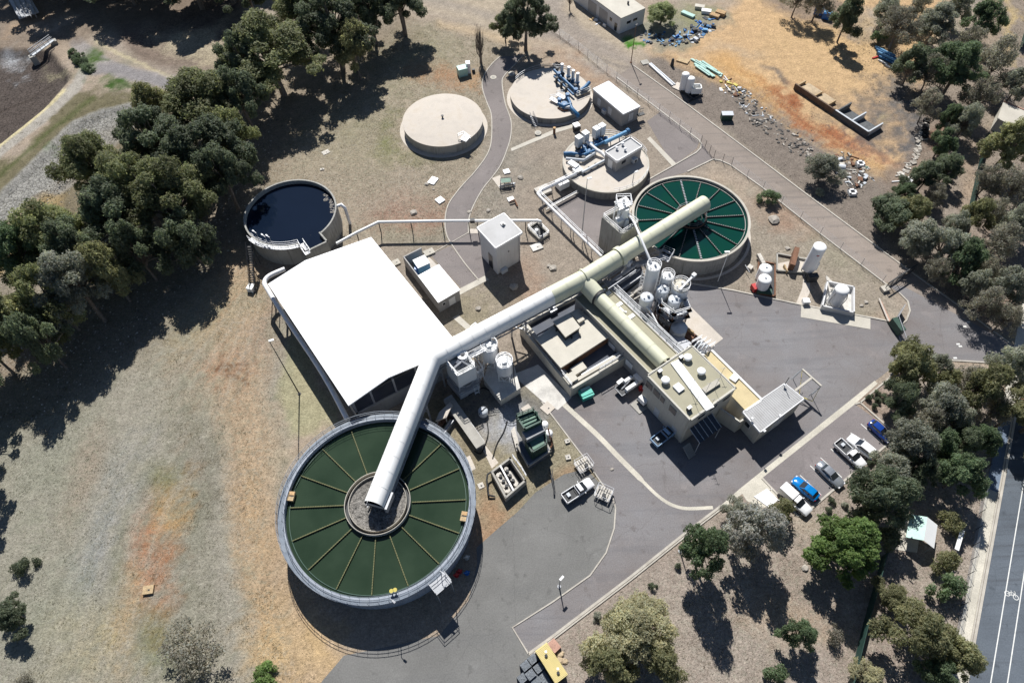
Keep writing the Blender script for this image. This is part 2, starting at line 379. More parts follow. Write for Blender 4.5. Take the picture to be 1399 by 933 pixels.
def poly_sd(x,y,pts):
    inside=np.zeros(x.shape,bool); dm=np.full(x.shape,1e9); n=len(pts)
    for i in range(n):
        x0,y0=pts[i]; x1,y1=pts[(i+1)%n]
        cnd=((y0>y)!=(y1>y)); 
        with np.errstate(divide='ignore',invalid='ignore'): xi=(x1-x0)*(y-y0)/((y1-y0) if y1!=y0 else 1e-9)+x0
        inside^=cnd&(x<xi)
        L=(x1-x0)**2+(y1-y0)**2+1e-9; t=np.clip(((x-x0)*(x1-x0)+(y-y0)*(y1-y0))/L,0,1)
        dm=np.minimum(dm,np.hypot(x-x0-t*(x1-x0),y-y0-t*(y1-y0)))
    return np.where(inside,dm,-dm)
def poly(pts,c,w=1,soft=6,wig=1.0):
    sd=poly_sd(PX+(QX-PX)*wig,PY+(QY-PY)*wig,pts); blend(np.clip(.5+sd/(2*soft),0,1)*w,c)
def line(pts,wd,c,w=1,soft=3,wig=.25):
    x=PX+(QX-PX)*wig; y=PY+(QY-PY)*wig; dm=np.full(x.shape,1e9)
    for (x0,y0),(x1,y1) in zip(pts,pts[1:]):
        L=(x1-x0)**2+(y1-y0)**2; t=np.clip(((x-x0)*(x1-x0)+(y-y0)*(y1-y0))/L,0,1); dm=np.minimum(dm,np.hypot(x-x0-t*(x1-x0),y-y0-t*(y1-y0)))
    blend(np.clip((wd+soft-dm)/(2*soft),0,1)*w,c)
# general variation
blend(.5+.9*n1,(172,156,138)); blend(.35*(n2>0)*np.abs(n2)*3,(150,146,128))
# left meadow
poly([(-400,330),(190,330),(330,330),(390,440),(400,560),(390,700),(440,950),(-400,950)],(158,153,140),.9,25)
poly([(300,330),(345,350),(370,560),(385,720),(450,850),(520,1000),(380,1000),(340,800),(300,560),(270,450)],(184,160,132),.9,18)
ell(400,880,60,60,0,(200,172,130),.9,.5); ell(345,760,26,110,-8,(188,160,124),.7,.5); ell(390,620,30,70,0,(182,165,140),.6,.5)
ell(255,690,34,150,6,(118,118,98),.65,.5); ell(265,600,26,80,-10,(128,120,108),.5,.6)
ell(210,760,30,110,14,(174,126,94),.85,.5); ell(165,830,18,50,10,(194,162,122),.8,.6); ell(235,705,22,34,10,(196,168,112),.5,.6); ell(225,655,26,30,0,(112,118,80),.7,.6)
ell(140,740,26,120,20,(150,152,150),.8,.6); ell(120,650,20,70,20,(168,140,122),.6,.6); ell(160,790,8,80,14,(110,118,90),.6,.7)
ell(60,640,80,130,10,(146,148,132),.6,.6); ell(70,850,70,70,0,(140,146,128),.5,.6); ell(120,880,50,50,0,(190,172,132),.45,.7)
ell(260,510,60,70,-30,(158,152,132),.5,.6); ell(205,880,30,40,0,(104,116,74),.6,.6); ell(275,430,50,30,-35,(148,148,112),.6,.6)
ell(310,505,30,22,0,(176,132,102),.8,.5); poly([(385,470),(420,470),(470,575),(400,600),(392,560)],(168,166,128),.6,6); ell(350,460,18,36,20,(140,128,120),.5,.6); ell(300,470,60,70,0,(182,152,126),.45,.6)
blend(.5*np.clip(n3*1.5,0,1)*(PX<400)*(PY>400),(120,122,104))
# wheel ruts on the slope
for k in range(9): 
    a=k*.7; line([(285+k*3,500+6*math.sin(a)),(312,506+8*math.sin(a*2)),(340,512+14*math.cos(a*1.6))],1.0,(110,76,54),.8,1.2,.1)
line([(325,400),(300,430),(296,470),(312,505),(330,560)],1.6,(150,120,96),.5,2); line([(340,520),(322,560),(318,640),(335,700)],2,(160,130,104),.4,3)
# north meadow between the trees and the round tanks
poly([(330,330),(330,250),(480,90),(560,20),(690,60),(690,330),(520,330)],(162,150,132),.85,20)
ell(480,190,60,45,-20,(144,140,112),.6,.6); ell(560,90,60,40,0,(140,138,108),.55,.6); ell(530,195,16,30,10,(116,122,74),.7,.6); ell(560,215,20,10,20,(118,124,76),.6,.6)
ell(600,108,40,14,10,(178,130,98),.6,.6); ell(440,230,70,30,-20,(170,158,138),.5,.6); ell(575,290,60,24,0,(160,126,108),.8,.6); ell(640,110,20,14,0,(184,146,106),.6,.6)
ell(530,290,50,20,0,(160,146,132),.5,.6); ell(500,260,90,40,0,(164,150,134),.4,.6)
# top dirt track
poly([(560,-60),(600,8),(640,30),(700,44),(745,60),(770,60),(842,100),(866,92),(900,72),(880,40),(830,30),(780,-60)],(182,168,148),.9,6,.4)
line([(760,-60),(745,20),(790,60),(850,96)],22,(160,150,140),.9,5,.25); line([(560,2),(620,14),(690,34),(760,50)],11,(164,154,142),.85,4,.25); line([(880,74),(960,58),(1040,40)],9,(164,150,136),.6,5,.3)
line([(580,10),(640,22),(700,50),(760,64),(850,92)],5,(196,180,156),.5,5); line([(600,34),(660,46),(720,66)],4,(206,182,148),.6,5)
for k in range(6): line([(740+5*k,40+k*3),(800+4*k,66+k*4),(852+3*k,98-k)],.8,(140,132,124),.6,1,.15)
# ground between tanks
poly([(670,90),(840,104),(960,200),(1000,400),(880,500),(700,560),(500,470),(500,330),(640,300)],(154,144,132),.7,12)
ell(715,385,26,40,0,(170,140,118),.6,.6); ell(640,430,40,40,0,(150,142,112),.55,.6); ell(700,190,26,50,0,(158,152,140),.5,.5)
ell(760,80,60,20,35,(170,150,134),.5,.6); ell(800,100,40,14,35,(184,152,124),.5,.6)
ell(580,320,60,12,0,(140,142,122),.5,.6); ell(560,300,50,12,0,(160,122,104),.5,.6)
ell(680,300,30,60,0,(148,144,136),.5,.6)
# around south silos
poly([(560,560),(610,600),(650,740),(700,740),(830,660),(760,560),(700,520)],(150,142,118),.85,8); ell(660,720,30,40,20,(176,138,108),.7,.5); ell(700,560,60,40,0,(96,100,112),.55,.5); ell(640,620,40,40,0,(150,136,112),.5,.5); ell(692,590,30,26,0,(186,190,200),.75,.7); ell(640,560,24,24,0,(120,112,104),.6,.6)  # the dark blue-grey patch paints silo shade into the soil; pale patch is stain
ell(775,650,26,12,-20,(160,118,88),.6,.6); ell(790,600,36,50,-40,(158,152,132),.5,.6)
# east strip and compound
poly([(1025,260),(1205,388),(1240,430),(1090,420),(935,385),(1020,330)],(160,150,136),.85,5,.3); ell(1070,300,40,20,20,(172,138,116),.6,.6); ell(1150,340,50,30,40,(156,152,130),.5,.6)
# stockpile yard
poly([(866,90),(905,72),(960,90),(1090,130),(1240,250),(1290,330),(1379,468),(1234,364),(1106,268)],(134,124,115),.95,5,.5)
poly([(880,66),(980,40),(1010,0),(1000,-80),(1330,-80),(1260,90),(1290,140),(1262,210),(1235,250),(1190,240),(1060,130),(960,96),(900,78)],(202,170,130),.95,8,.6)
ell(950,70,80,10,0,(180,166,148),.6,.6); ell(1010,110,70,14,35,(204,162,108),.7,.6); ell(1050,130,60,12,32,(206,164,112),.6,.6)
ell(1010,20,60,30,-30,(206,174,136),.5,.7); ell(1150,60,90,50,20,(206,176,132),.6,.7)
ell(1120,170,80,13,34,(162,102,70),.95,.4); ell(1195,215,50,9,28,(178,136,106),.8,.5); ell(1110,160,50,7,34,(150,88,60),.6,.5)
ell(1218,165,55,42,25,(120,113,107),1,.5); ell(1250,185,14,62,12,(108,106,106),.95,.4); ell(1230,130,30,16,20,(118,116,114),.7,.5); ell(1066,104,20,7,35,(120,114,108),.8,.5); ell(1100,122,30,8,30,(140,104,80),.7,.5)
ell(1190,175,40,22,30,(112,106,102),.7,.5); ell(1150,148,30,16,30,(150,134,116),.6,.5); ell(1205,160,9,6,0,(198,180,140),.6,.6); ell(1240,235,30,10,-20,(170,136,106),.6,.6); ell(1180,222,50,5,28,(196,158,112),.7,.5)
for k in range(7): line([(905+k*2,76+k*2.3),(980,88+k*4),(1060,132+k*5),(1150,196+k*4),(1215,236+k*2)],.9,(168,132,98) if k%2 else (214,184,138),.4,1.2,.2)
poly([(870,40),(884,20),(980,5),(1000,30),(900,74)],(140,140,124),.8,6); ell(862,60,10,7,0,(70,130,34),1,.4); ell(950,15,30,12,0,(150,150,110),.6,.6)
# north-east and east woodland floor
poly([(1000,-80),(1090,-80),(1200,60),(1260,120),(1300,130),(1300,420),(1240,330),(1200,250),(1265,190),(1240,100),(1180,60),(1060,10)],(140,126,114),.85,8)
poly([(1265,120),(1420,-80),(1700,-80),(1700,500),(1380,468),(1280,390)],(148,136,124),.95,12)
ell(1300,330,50,60,0,(152,142,132),.7,.5); ell(1325,240,16,50,15,(172,152,132),.8,.4); ell(1375,170,30,16,10,(150,140,120),.5,.6); ell(1190,30,30,22,0,(160,152,142),.8,.5); ell(1180,40,10,16,0,(196,168,120),.5,.6); ell(1285,190,14,20,0,(130,88,62),.7,.6); ell(1360,25,16,60,10,(170,152,130),.7,.5); ell(1385,30,6,50,8,(206,182,130),.7,.5); ell(1340,370,40,40,0,(144,100,76),.35,.7)
# south-east gardens
poly([(722,893),(985,700),(1041,660),(1100,705),(1216,600),(1168,552),(1225,500),(1345,500),(1375,560),(1360,700),(1325,900),(1300,1100),(700,1100)],(164,151,140),.95,4,.3)
ell(1110,720,30,20,0,(190,176,154),.6,.6); ell(1100,800,60,60,0,(152,136,122),.5,.6); ell(980,860,90,60,0,(168,158,146),.5,.6); ell(1060,850,60,20,20,(184,160,132),.5,.6); ell(1200,860,40,60,0,(146,130,120),.6,.6); ell(1200,550,30,24,-40,(150,128,112),.7,.5); ell(1270,720,40,40,0,(158,142,126),.6,.6)
blend(.3*np.clip(n3*1.4,0,1)*(PX>730)*(PY>700),(186,178,164))
# north-west ponds and embankment
poly([(-300,230),(40,215),(90,130),(150,120),(240,150),(200,330),(-300,420)],(116,110,86),.95,5)
poly([(-400,300),(0,196),(60,150),(100,105),(75,72),(40,66),(-400,60)],(88,80,76),.95,3,.25)
poly([(-50,345),(0,262),(60,205),(100,165),(140,148),(180,140),(190,170),(60,290),(-50,345)],(164,162,156),1,2,.15)
poly([(-300,420),(-50,345),(60,262),(90,270),(60,330),(-50,420)],(172,148,104),.85,5,.4)
ell(90,100,26,9,12,(150,142,120),.8,.4); ell(15,85,14,8,0,(120,100,84),.6,.6)
line([(-80,300),(0,206),(60,160),(105,118),(120,88),(105,60)],7,(176,170,160),1,1.6,.1); line([(105,58),(130,80),(165,100),(240,112)],9,(158,152,148),1,2,.1); line([(128,96),(160,94),(230,116)],7,(146,142,142),.9,2.5,.15)
line([(-80,292),(0,198),(58,152),(88,124)],2.4,(208,196,156),1,1.2,.1); line([(130,58),(170,80),(250,112)],1.5,(204,192,156),.8,2,.3)
line([(-80,330),(0,240),(70,180),(130,132)],3,(92,98,62),.9,3,.3); ell(165,114,24,6,5,(72,98,48),1,.4); ell(125,86,12,15,30,(74,100,44),1,.4); ell(75,205,5,5,0,(80,110,50),.5)
line([(-10,150),(40,128),(70,110)],.8,(70,62,56),.9,.8,.1)
poly([(150,30),(330,-40),(330,100),(240,100),(180,78)],(118,104,94),.85,8,.6); ell(250,58,46,22,25,(196,184,158),.85,.5); ell(285,35,40,10,-20,(190,176,150),.7,.6); ell(300,95,30,10,20,(160,148,124),.6,.6)
poly([(-400,60),(60,66),(130,50),(240,30),(330,-40),(-400,-200)],(132,118,104),.8,8); ell(20,80,18,14,0,(192,196,200),.7,.5); ell(70,30,30,10,-20,(190,176,160),.6,.6); ell(30,30,30,8,-20,(186,160,132),.6,.6)
# floor under the big tree belt
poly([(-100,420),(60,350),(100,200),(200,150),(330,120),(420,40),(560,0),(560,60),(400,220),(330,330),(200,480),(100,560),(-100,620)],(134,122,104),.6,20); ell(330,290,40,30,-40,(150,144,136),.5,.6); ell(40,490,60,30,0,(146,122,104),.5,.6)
for k in range(11):
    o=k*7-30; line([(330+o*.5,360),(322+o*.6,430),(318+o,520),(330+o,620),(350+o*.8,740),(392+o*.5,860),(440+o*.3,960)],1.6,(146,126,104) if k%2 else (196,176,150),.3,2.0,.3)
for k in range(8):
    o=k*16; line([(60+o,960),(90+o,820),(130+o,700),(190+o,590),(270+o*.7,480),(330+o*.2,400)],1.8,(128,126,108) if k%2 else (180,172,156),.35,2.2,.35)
for k in range(9):
    o=k*9; line([(520+o*.3,240+o*.4),(480+o,225+o*.3),(440+o,250+o*.3)],.8,(140,134,114),.35,1.4,.4)
col*= (1+.10*n3+.12*n4)[...,None]
# low relief; flat under and beside everything that is paved or built
Z=.05*n3+.035*n4
flat=[[(330,230),(480,230),(530,120),(700,70),(760,60),(900,60),(1420,480),(1420,1000),(680,1000),(440,1000),(370,760),(380,560),(340,420)],[(870,-100),(780,-100),(780,60),(1000,60),(1000,-100)]]
sdm=np.full(X.shape,-1e9)
for p in flat: sdm=np.maximum(sdm,poly_sd(PX,PY,p))
Z*=np.clip(-sdm/20,.0,1); Z=np.where(sdm>-2,0,Z)
mic=np.clip(.018*n4+.012*n3,-.03,0); Z=np.where(Z==0,mic-.004,Z)
pond=poly_sd(PX,PY,[(-400,300),(0,198),(60,150),(96,110),(75,72),(40,66),(-400,60)]); Z+= -1.3*np.clip(pond/9,0,1)
pond=poly_sd(PX,PY,[(-50,345),(0,264),(60,208),(100,168),(140,150),(180,142),(188,168),(60,285)]); Z+= -.8*np.clip(pond/8,0,1)
pond=poly_sd(PX,PY,[(160,55),(330,-20),(330,85),(250,92)]); Z+= -.6*np.clip(pond/10,0,1)
_a,_b=G(1331,885),G(1364,703); _d=(_b-_a).normalized(); _o=(X-_a.x)*_d.y-(Y-_a.y)*_d.x; Z=np.where((_o>-6)&(_o<16),np.minimum(Z,0)*0-.02,Z); Z=np.where((np.abs(X+10)<45)&(Y<14),-.02,Z)
Z=np.where(far,-.02,Z); col[far]=cl((150,142,126))
me=bpy.data.meshes.new('ground'); V=np.stack([X,Y,Z],-1).reshape(-1,3)
i0=(np.arange(ny-1)[:,None]*nx+np.arange(nx-1)[None,:]).ravel(); Fq=np.stack([i0,i0+1,i0+1+nx,i0+nx],1)
me.vertices.add(len(V)); me.vertices.foreach_set('co',V.astype(np.float32).ravel())
me.loops.add(Fq.size); me.loops.foreach_set('vertex_index',Fq.astype(np.int32).ravel())
me.polygons.add(len(Fq)); me.polygons.foreach_set('loop_start',np.arange(0,Fq.size,4,dtype=np.int32)); me.polygons.foreach_set('loop_total',np.full(len(Fq),4,dtype=np.int32))
me.update(calc_edges=True); me.polygons.foreach_set('use_smooth',np.ones(len(Fq),bool))
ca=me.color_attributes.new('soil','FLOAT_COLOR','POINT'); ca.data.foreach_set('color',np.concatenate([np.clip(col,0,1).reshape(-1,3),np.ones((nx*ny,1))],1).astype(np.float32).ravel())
mdw=np.clip(poly_sd(PX+QX*0,PY,[(-500,60),(60,66),(110,100),(0,200),(-500,330)])/8,0,1)+np.clip(poly_sd(PX,PY,[(-50,345),(0,264),(60,208),(100,168),(140,150),(188,168),(60,285)])/6,0,1)+np.clip(poly_sd(PX,PY,[(160,55),(330,-20),(330,85),(250,92)])/8,0,.6)
ca=me.color_attributes.new('mud','FLOAT_COLOR','POINT'); 
grs=np.maximum.reduce([np.clip(poly_sd(PX,PY,p_)/12,0,1) for p_ in ([(-400,430),(60,400),(330,330),(390,440),(385,560),(370,700),(380,800),(430,1000),(-400,1000)],[(330,330),(330,250),(480,90),(560,20),(690,60),(690,330),(520,330)],[(722,893),(985,700),(1100,705),(1216,600),(1225,500),(1345,500),(1360,700),(1325,900),(1300,1100),(700,1100)])])
md4=np.stack([np.clip(mdw,0,1),grs,np.clip(mdw,0,1),np.ones_like(grs)],-1); ca.data.foreach_set('color',md4.astype(np.float32).ravel())
gm=bpy.data.materials.new('soil'); gm.use_nodes=True; n=gm.node_tree.nodes; l=gm.node_tree.links; b=n['Principled BSDF']; b.inputs['Roughness'].default_value=1; b.inputs['Specular IOR Level'].default_value=.1
at=n.new('ShaderNodeAttribute'); at.attribute_name='soil'; am=n.new('ShaderNodeAttribute'); am.attribute_name='mud'; g=n.new('ShaderNodeNewGeometry')
def nz(s,d,r=.6):
    t=n.new('ShaderNodeTexNoise'); t.inputs['Scale'].default_value=s; t.inputs['Detail'].default_value=d; t.inputs['Roughness'].default_value=r; l.new(g.outputs['Position'],t.inputs['Vector']); return t.outputs['Fac']
def rg(o,a,b_,c,d):
    r=n.new('ShaderNodeMapRange'); r.inputs[1].default_value=a; r.inputs[2].default_value=b_; r.inputs[3].default_value=c; r.inputs[4].default_value=d; l.new(o,r.inputs[0]); return r.outputs[0]
def mul(a,b_):
    x=n.new('ShaderNodeMath'); x.operation='MULTIPLY'; l.new(a,x.inputs[0]); l.new(b_,x.inputs[1]); return x.outputs[0]
f0=rg(nz(.7,5,.7),.3,.7,.82,1.18); f1=rg(nz(2.6,4,.75),.32,.68,.70,1.30); f2=rg(nz(7,3,.7),.3,.7,.8,1.2); f1=mul(f0,f1); 
vo=n.new('ShaderNodeTexVoronoi'); vo.feature='DISTANCE_TO_EDGE'; vo.inputs['Scale'].default_value=1.25; l.new(g.outputs['Position'],vo.inputs['Vector'])
crack=rg(vo.outputs['Distance'],.0,.09,.35,1); 
cm=n.new('ShaderNodeMix'); cm.data_type='FLOAT'; sep=n.new('ShaderNodeSeparateColor'); l.new(am.outputs['Color'],sep.inputs[0]); l.new(sep.outputs[0],cm.inputs['Factor']); cm.inputs['A'].default_value=1; l.new(crack,cm.inputs['B'])
sc_=n.new('ShaderNodeVectorMath'); sc_.operation='SCALE'; gm_=n.new('ShaderNodeMix'); gm_.data_type='RGBA'; l.new(mul(rg(nz(1.5,6,.72),.5,.58,0,.42),sep.outputs[1]),gm_.inputs['Factor']); l.new(at.outputs['Color'],gm_.inputs['A']); gc=n.new('ShaderNodeMix'); gc.data_type='RGBA'; l.new(rg(nz(.12,4,.6),.4,.6,0,1),gc.inputs['Factor']); gc.inputs['A'].default_value=(.30,.28,.235,1); gc.inputs['B'].default_value=(.235,.235,.175,1); l.new(gc.outputs['Result'],gm_.inputs['B']); l.new(gm_.outputs['Result'],sc_.inputs[0]); l.new(mul(mul(f1,f2),cm.outputs[0]),sc_.inputs['Scale']); l.new(sc_.outputs[0],b.inputs['Base Color'])
bp=n.new('ShaderNodeBump'); bp.inputs['Strength'].default_value=.9; bp.inputs['Distance'].default_value=.16; l.new(nz(4.5,5,.7),bp.inputs['Height']); l.new(bp.outputs[0],b.inputs['Normal'])
me.materials.append(gm); go=bpy.data.objects.new('ground',me); C.objects.link(go); go['kind']='structure'
# ------------------------------------------------------------------ roads, yards, kerbs (4 mm sheets one above the other)
ISL=[(1211,389),(1228,400),(1240,412),(1243,425),(1238,438),(1226,447)]
YN=[(935,386),(1002,397),(1094,416.5),(1189,434),(1214,439),(1226,447)]
sheet('yard',[(740,549),(712,512),(740,470),(800,440),(850,395),(890,375)]+YN+ISL[::-1][1:]+[(1234,391),(1379,468),(1405,484),(1420,505),(1351,495.5),(1291,492),(1222,500),(1195,521),(1010,668),(985,690),(940,724),(860,788),(755,868),(722,893),(700,857),(755,822),(806,786),(828,755),(839,722),(841,694),(826,666),(800,628)],.006,'asphalt_yard')
sheet('hardstand',[(770,648),(800,640),(826,666),(841,694),(839,722),(828,755),(806,786),(755,822),(700,857),(722,893),(738,930),(752,1000),(765,1120),(330,1120),(410,980),(440,930),(470,895),(520,885),(600,868),(640,820),(652,770),(651,748),(680,722),(706,700),(732,672)],.002,'hardstand')
sheet('access_road',[(842,105),(866,90),(916,126.5),(1033,214),(1106,269),(1234,364),(1379,468),(1234,391),(1205,384),(1120,319),(1042,257),(998,226),(974,219),(958,194)],.010,'asphalt_road')
sheet('link_road',[(958,194),(974,219),(939,235),(915,242),(888,250),(868,262),(850,290),(818,349),(748,284),(788,260),(840,268),(884,246),(919,229),(955,203)],.007,'asphalt_path')
sheet('north_pad',[(884,166),(902,153),(955,194),(952,203),(920,227)],.006,'asphalt_path')
PL=[(683,78),(672,88),(661,104),(659,120),(665,140),(671,156),(672,180),(670,200),(663,216),(648,236),(636,249),(624,263),(612,281),(608,302),(610,320),(617,334),(635,360),(654,383)]
PR=[(715,76),(702,90),(689,104),(686,114),(690,141),(698,165),(698,185),(693,204),(684,226),(672,243),(660,258),(648,279),(641,298),(640,319)]
W3=lambda P: [(p.x,p.y) for p in smooth([G(x,y) for x,y in P],4)]
wl,wr=W3(PL),W3(PR)
sheet('service_path',wl+[tuple(G(662,379)[:2]),tuple(G(690,330)[:2]),tuple(G(668,318)[:2])]+wr[::-1],.008,'asphalt_path',world=True)
sheet('west_pad',[(588,348),(616,336),(652,383),(631,395)],.004,'asphalt_path')
sheet('car_park',[(1041,652.5),(1168,552),(1190,568),(1216,588),(1218,600),(1104,697),(1089,704)],.012,'asphalt_park')
sheet('concrete_strip',[(985,690),(1010,668),(1195,520),(1199,524),(1168,552),(1041,653),(1012,676),(988,695)],.016,'concrete_path')
_c=[G(x,y) for x,y in ((769,551),(792,572),(818,596),(846,625),(874,653),(893,672),(908,684),(922,691),(940,694.5),(974,693))]; _c=smooth(_c,5); _l=[];_r=[]
for i in range(len(_c)):
    d=(_c[min(i+1,len(_c)-1)]-_c[max(i-1,0)]).normalized(); sd=Vector((-d.y,d.x,0))*(.42 if i<len(_c)*.45 else .26); _l.append(tuple((_c[i]+sd)[:2])); _r.append(tuple((_c[i]-sd)[:2]))
sheet('drain_strip',_l+_r[::-1],.013,'concrete_path',world=True)
sheet('splash_slab',[(700,512),(735,498),(781,543),(762,560),(742,549)],.014,'slab_splash')
sheet('footing_slab',[(930,406),(988,462.5),(972,474.6),(918,430)],.04,'concrete_tan')
sheet('tank_pad',[(1094.5,417.5),(1094,433.5),(1189,450),(1189,435)],.05,'concrete_pale')
sheet('walkway_slab',[(608,404),(629,394),(662,377),(668,382),(634,400),(615,410)],.03,'concrete_pale')
sheet('walkway_slab',[(618,434),(626,430),(648,450),(642,455)],.03,'concrete_pale')
sheet('walkway_slab',[(573,352),(582,347),(606,371),(597,377)],.03,'concrete_tan')
sheet('walkway_slab',[(698,203),(760,176),(790,168),(792,172),(762,181),(699,207)],.03,'concrete_pale')
sheet('walkway_slab',[(884,190),(888,187),(924,224),(919,228)],.03,'concrete_pale')
sheet('walkway_slab',[(642,313),(654,313),(654,319),(642,319)],.035,'concrete_tan')
sheet('walkway_slab',[(656,607),(660,604),(681,632),(672,640)],.03,'concrete_tan')
sheet('walkway_slab',[(630,628),(642,622),(650,640),(640,646)],.03,'concrete_tan')
sheet('walkway_slab',[(1098,374),(1107,374),(1106,400),(1097,419),(1087,416),(1096,394)],.03,'concrete_tan')
sheet('tank_apron',[(1063,360),(1102,352),(1104,374),(1062,372)],.03,'concrete_tan')
sheet('car_park_apron',[(1010,668),(1041,653),(1062,676),(1056,690),(1040,694),(1020,684)],.02,'concrete_path')
hw=[G(1331,885),G(1364,703)]; hd=(hw[1]-hw[0]).normalized(); hs=Vector((hd.y,-hd.x,0))
def hwy(a,b,o0,o1): 
    p=hw[0]; return [tuple((p+hd*a+hs*o0)[:2]),tuple((p+hd*b+hs*o0)[:2]),tuple((p+hd*b+hs*o1)[:2]),tuple((p+hd*a+hs*o1)[:2])]
sheet('highway',hwy(-60,330,0,13),.003,'asphalt_highway',world=True)
def hoff(px,py): return (G(px,py)-hw[0]).dot(hs)
for o in (hoff(1375,802),hoff(1389,850),hoff(1389,850)+3.3,hoff(1389,850)+6.8): sheet('lane_line',hwy(-60,200,o-.07,o+.07),.009,'paint_line',world=True)
f0,f1_=hoff(1309,869),hoff(1323,882)
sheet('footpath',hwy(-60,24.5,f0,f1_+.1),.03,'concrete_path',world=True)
sheet('footpath',hwy(24.5,38,f0-.1,f1_+.2),.045,'concrete_path_shaded',world=True)  # stretch of path with the tree shadow painted in
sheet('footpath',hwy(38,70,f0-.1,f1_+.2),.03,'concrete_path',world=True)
kerb([tuple((hw[0]+hd*a-hs*.15)[:2]) for a in (-60,0,60,74)],.35,.12,world=True)
kerb([tuple((hw[0]+hd*a-hs*.5)[:2]) for a in (-60,0,60,74)],.2,.1,mt='orange_wood' if False else 'kerb_concrete',world=True)
kerb([(842,106),(900,150),(955,192),(958,197),(957,203),(951,209),(916,229),(884,247)]); kerb([(974,218),(939,235)])
kerb([(974,218),(985,220),(998,226),(1042,257),(1120,319),(1205,384),(1212,390)])
kerb(ISL[1:]); kerb([(865,90),(916,126.5),(1033,214),(1106,269),(1234,364),(1300,411),(1379,469)])
kerb(YN); kerb([(p[0],p[1]) for p in wl],.22,.1,world=True); kerb([(p[0],p[1]) for p in wr],.22,.1,world=True)
kerb([(740,549),(800,628),(826,666),(837,680),(841,694),(839,722),(828,755),(806,786),(755,822),(700,857),(722,893)],.2,.1)
kerb([(722,893),(755,869),(860,789),(940,725),(985,691)],.35,.1); kerb([(724,896),(757,872),(862,792),(942,728),(987,694)],.2,.14)
kerb([(1041,653),(1089,704),(1094,705),(1104,698),(1218,602)],.3,.12); kerb([(1168,552),(1175,550),(1218,588),(1220,596)],.3,.12); kerb([(1175,550),(1215,516),(1222,502)],.25,.12)
kerb([(1291,492),(1351,495.5)],.25,.12); kerb([(588,348),(640,318)],.15,.08)
for a,b_ in (((1176,579),(1206,605)),((1162,591),(1192,617)),((1149,602),(1178,628)),((1135,613),(1165,640)),((1121,625),(1150,652)),((1107,636),(1136,664)),((1093,649),(1122,676)),((1078,661),(1107,688))):
    p,q=G(*a),G(*b_); d=(q-p).normalized(); sd=Vector((-d.y,d.x,0))*.06; sheet('bay_line',[tuple(v[:2]) for v in (p-sd,q-sd,q+sd,p+sd)],.018,'paint_line',world=True)
for x,y in ((1318,446),(1323,440),(1309,470),(1312,473),(1305,489)):
    p=G(x,y); sheet('road_mark',[(p.x-.3,p.y-.15),(p.x+.3,p.y-.15),(p.x+.3,p.y+.15),(p.x-.3,p.y+.15)],.012,'paint_line',world=True)
# bicycle symbol painted in the shoulder
bk=MB(); bk.cur='paint_line'; p=G(1382,813); 
def arcq(c,r,w_,n=14): bk.ring((c.x,c.y),r-w_,r,.008,.0095,n)
hdv=hd
for k in (-.55,.55): arcq(p+hs*k,.38,.09)
for a,b_ in (((-.55,0),(-.15,.45)),((-.15,.45),(.4,.45)),((.4,.45),(0,0)),((0,0),(-.15,.45)),((.55,0),(.35,.7)),((-.55,0),(0,0)),((-.2,.62),(-.05,.62)),((.2,.72),(.4,.7))):
    A=p+hs*a[0]+hd*a[1]; B_=p+hs*b_[0]+hd*b_[1]; bk.beam((A.x,A.y,.0085),(B_.x,B_.y,.0085),.07,.002)
bk.build('bicycle_marking',kind='structure')
def cg(u,h): return (u[0]*(H-h),u[1]*(H-h))
def circ(c,r,z,n,a0=0,a1=2*PI): return [(c[0]+r*math.cos(a0+(a1-a0)*i/n),c[1]+r*math.sin(a0+(a1-a0)*i/n),z) for i in range(n+(0 if abs(a1-a0-2*PI)<1e-6 else 1))]
def part(name,root,mt,fn,parent=None,label=None):
    b=MB(); b.cur=mt; fn(b); return b.build(name,parent or root,label=label)
# water
def water(name,col,rough=.08,bump=.02,spec=.5,patch=None):
    m=bpy.data.materials.new(name); m.use_nodes=True; n=m.node_tree.nodes; l=m.node_tree.links; b=n['Principled BSDF']; b.inputs['Roughness'].default_value=rough; b.inputs['IOR'].default_value=1.33
    g=n.new('ShaderNodeNewGeometry'); t=n.new('ShaderNodeTexNoise'); t.inputs['Scale'].default_value=.18; t.inputs['Detail'].default_value=4; l.new(g.outputs['Position'],t.inputs['Vector'])
    x=n.new('ShaderNodeMix'); x.data_type='RGBA'; r=n.new('ShaderNodeMapRange'); r.inputs[1].default_value=.35; r.inputs[2].default_value=.65; l.new(t.outputs['Fac'],r.inputs[0]); l.new(r.outputs[0],x.inputs['Factor'])
    x.inputs['A'].default_value=(*col,1); x.inputs['B'].default_value=(*(patch or tuple(c*1.12 for c in col)),1); l.new(x.outputs['Result'],b.inputs['Base Color'])
    t2=n.new('ShaderNodeTexNoise'); t2.inputs['Scale'].default_value=2.5; t2.inputs['Detail'].default_value=3; l.new(g.outputs['Position'],t2.inputs['Vector'])
    bp=n.new('ShaderNodeBump'); bp.inputs['Distance'].default_value=bump; bp.inputs['Strength'].default_value=.5; l.new(t2.outputs['Fac'],bp.inputs['Height']); l.new(bp.outputs[0],b.inputs['Normal']); MATS[name]=m
water('water_green',(.019,.034,.020),patch=(.029,.048,.029)); water('water_teal',(.003,.044,.027),.1,.01,patch=(.003,.034,.030)); water('water_dark',(.005,.010,.022),.04,.006)
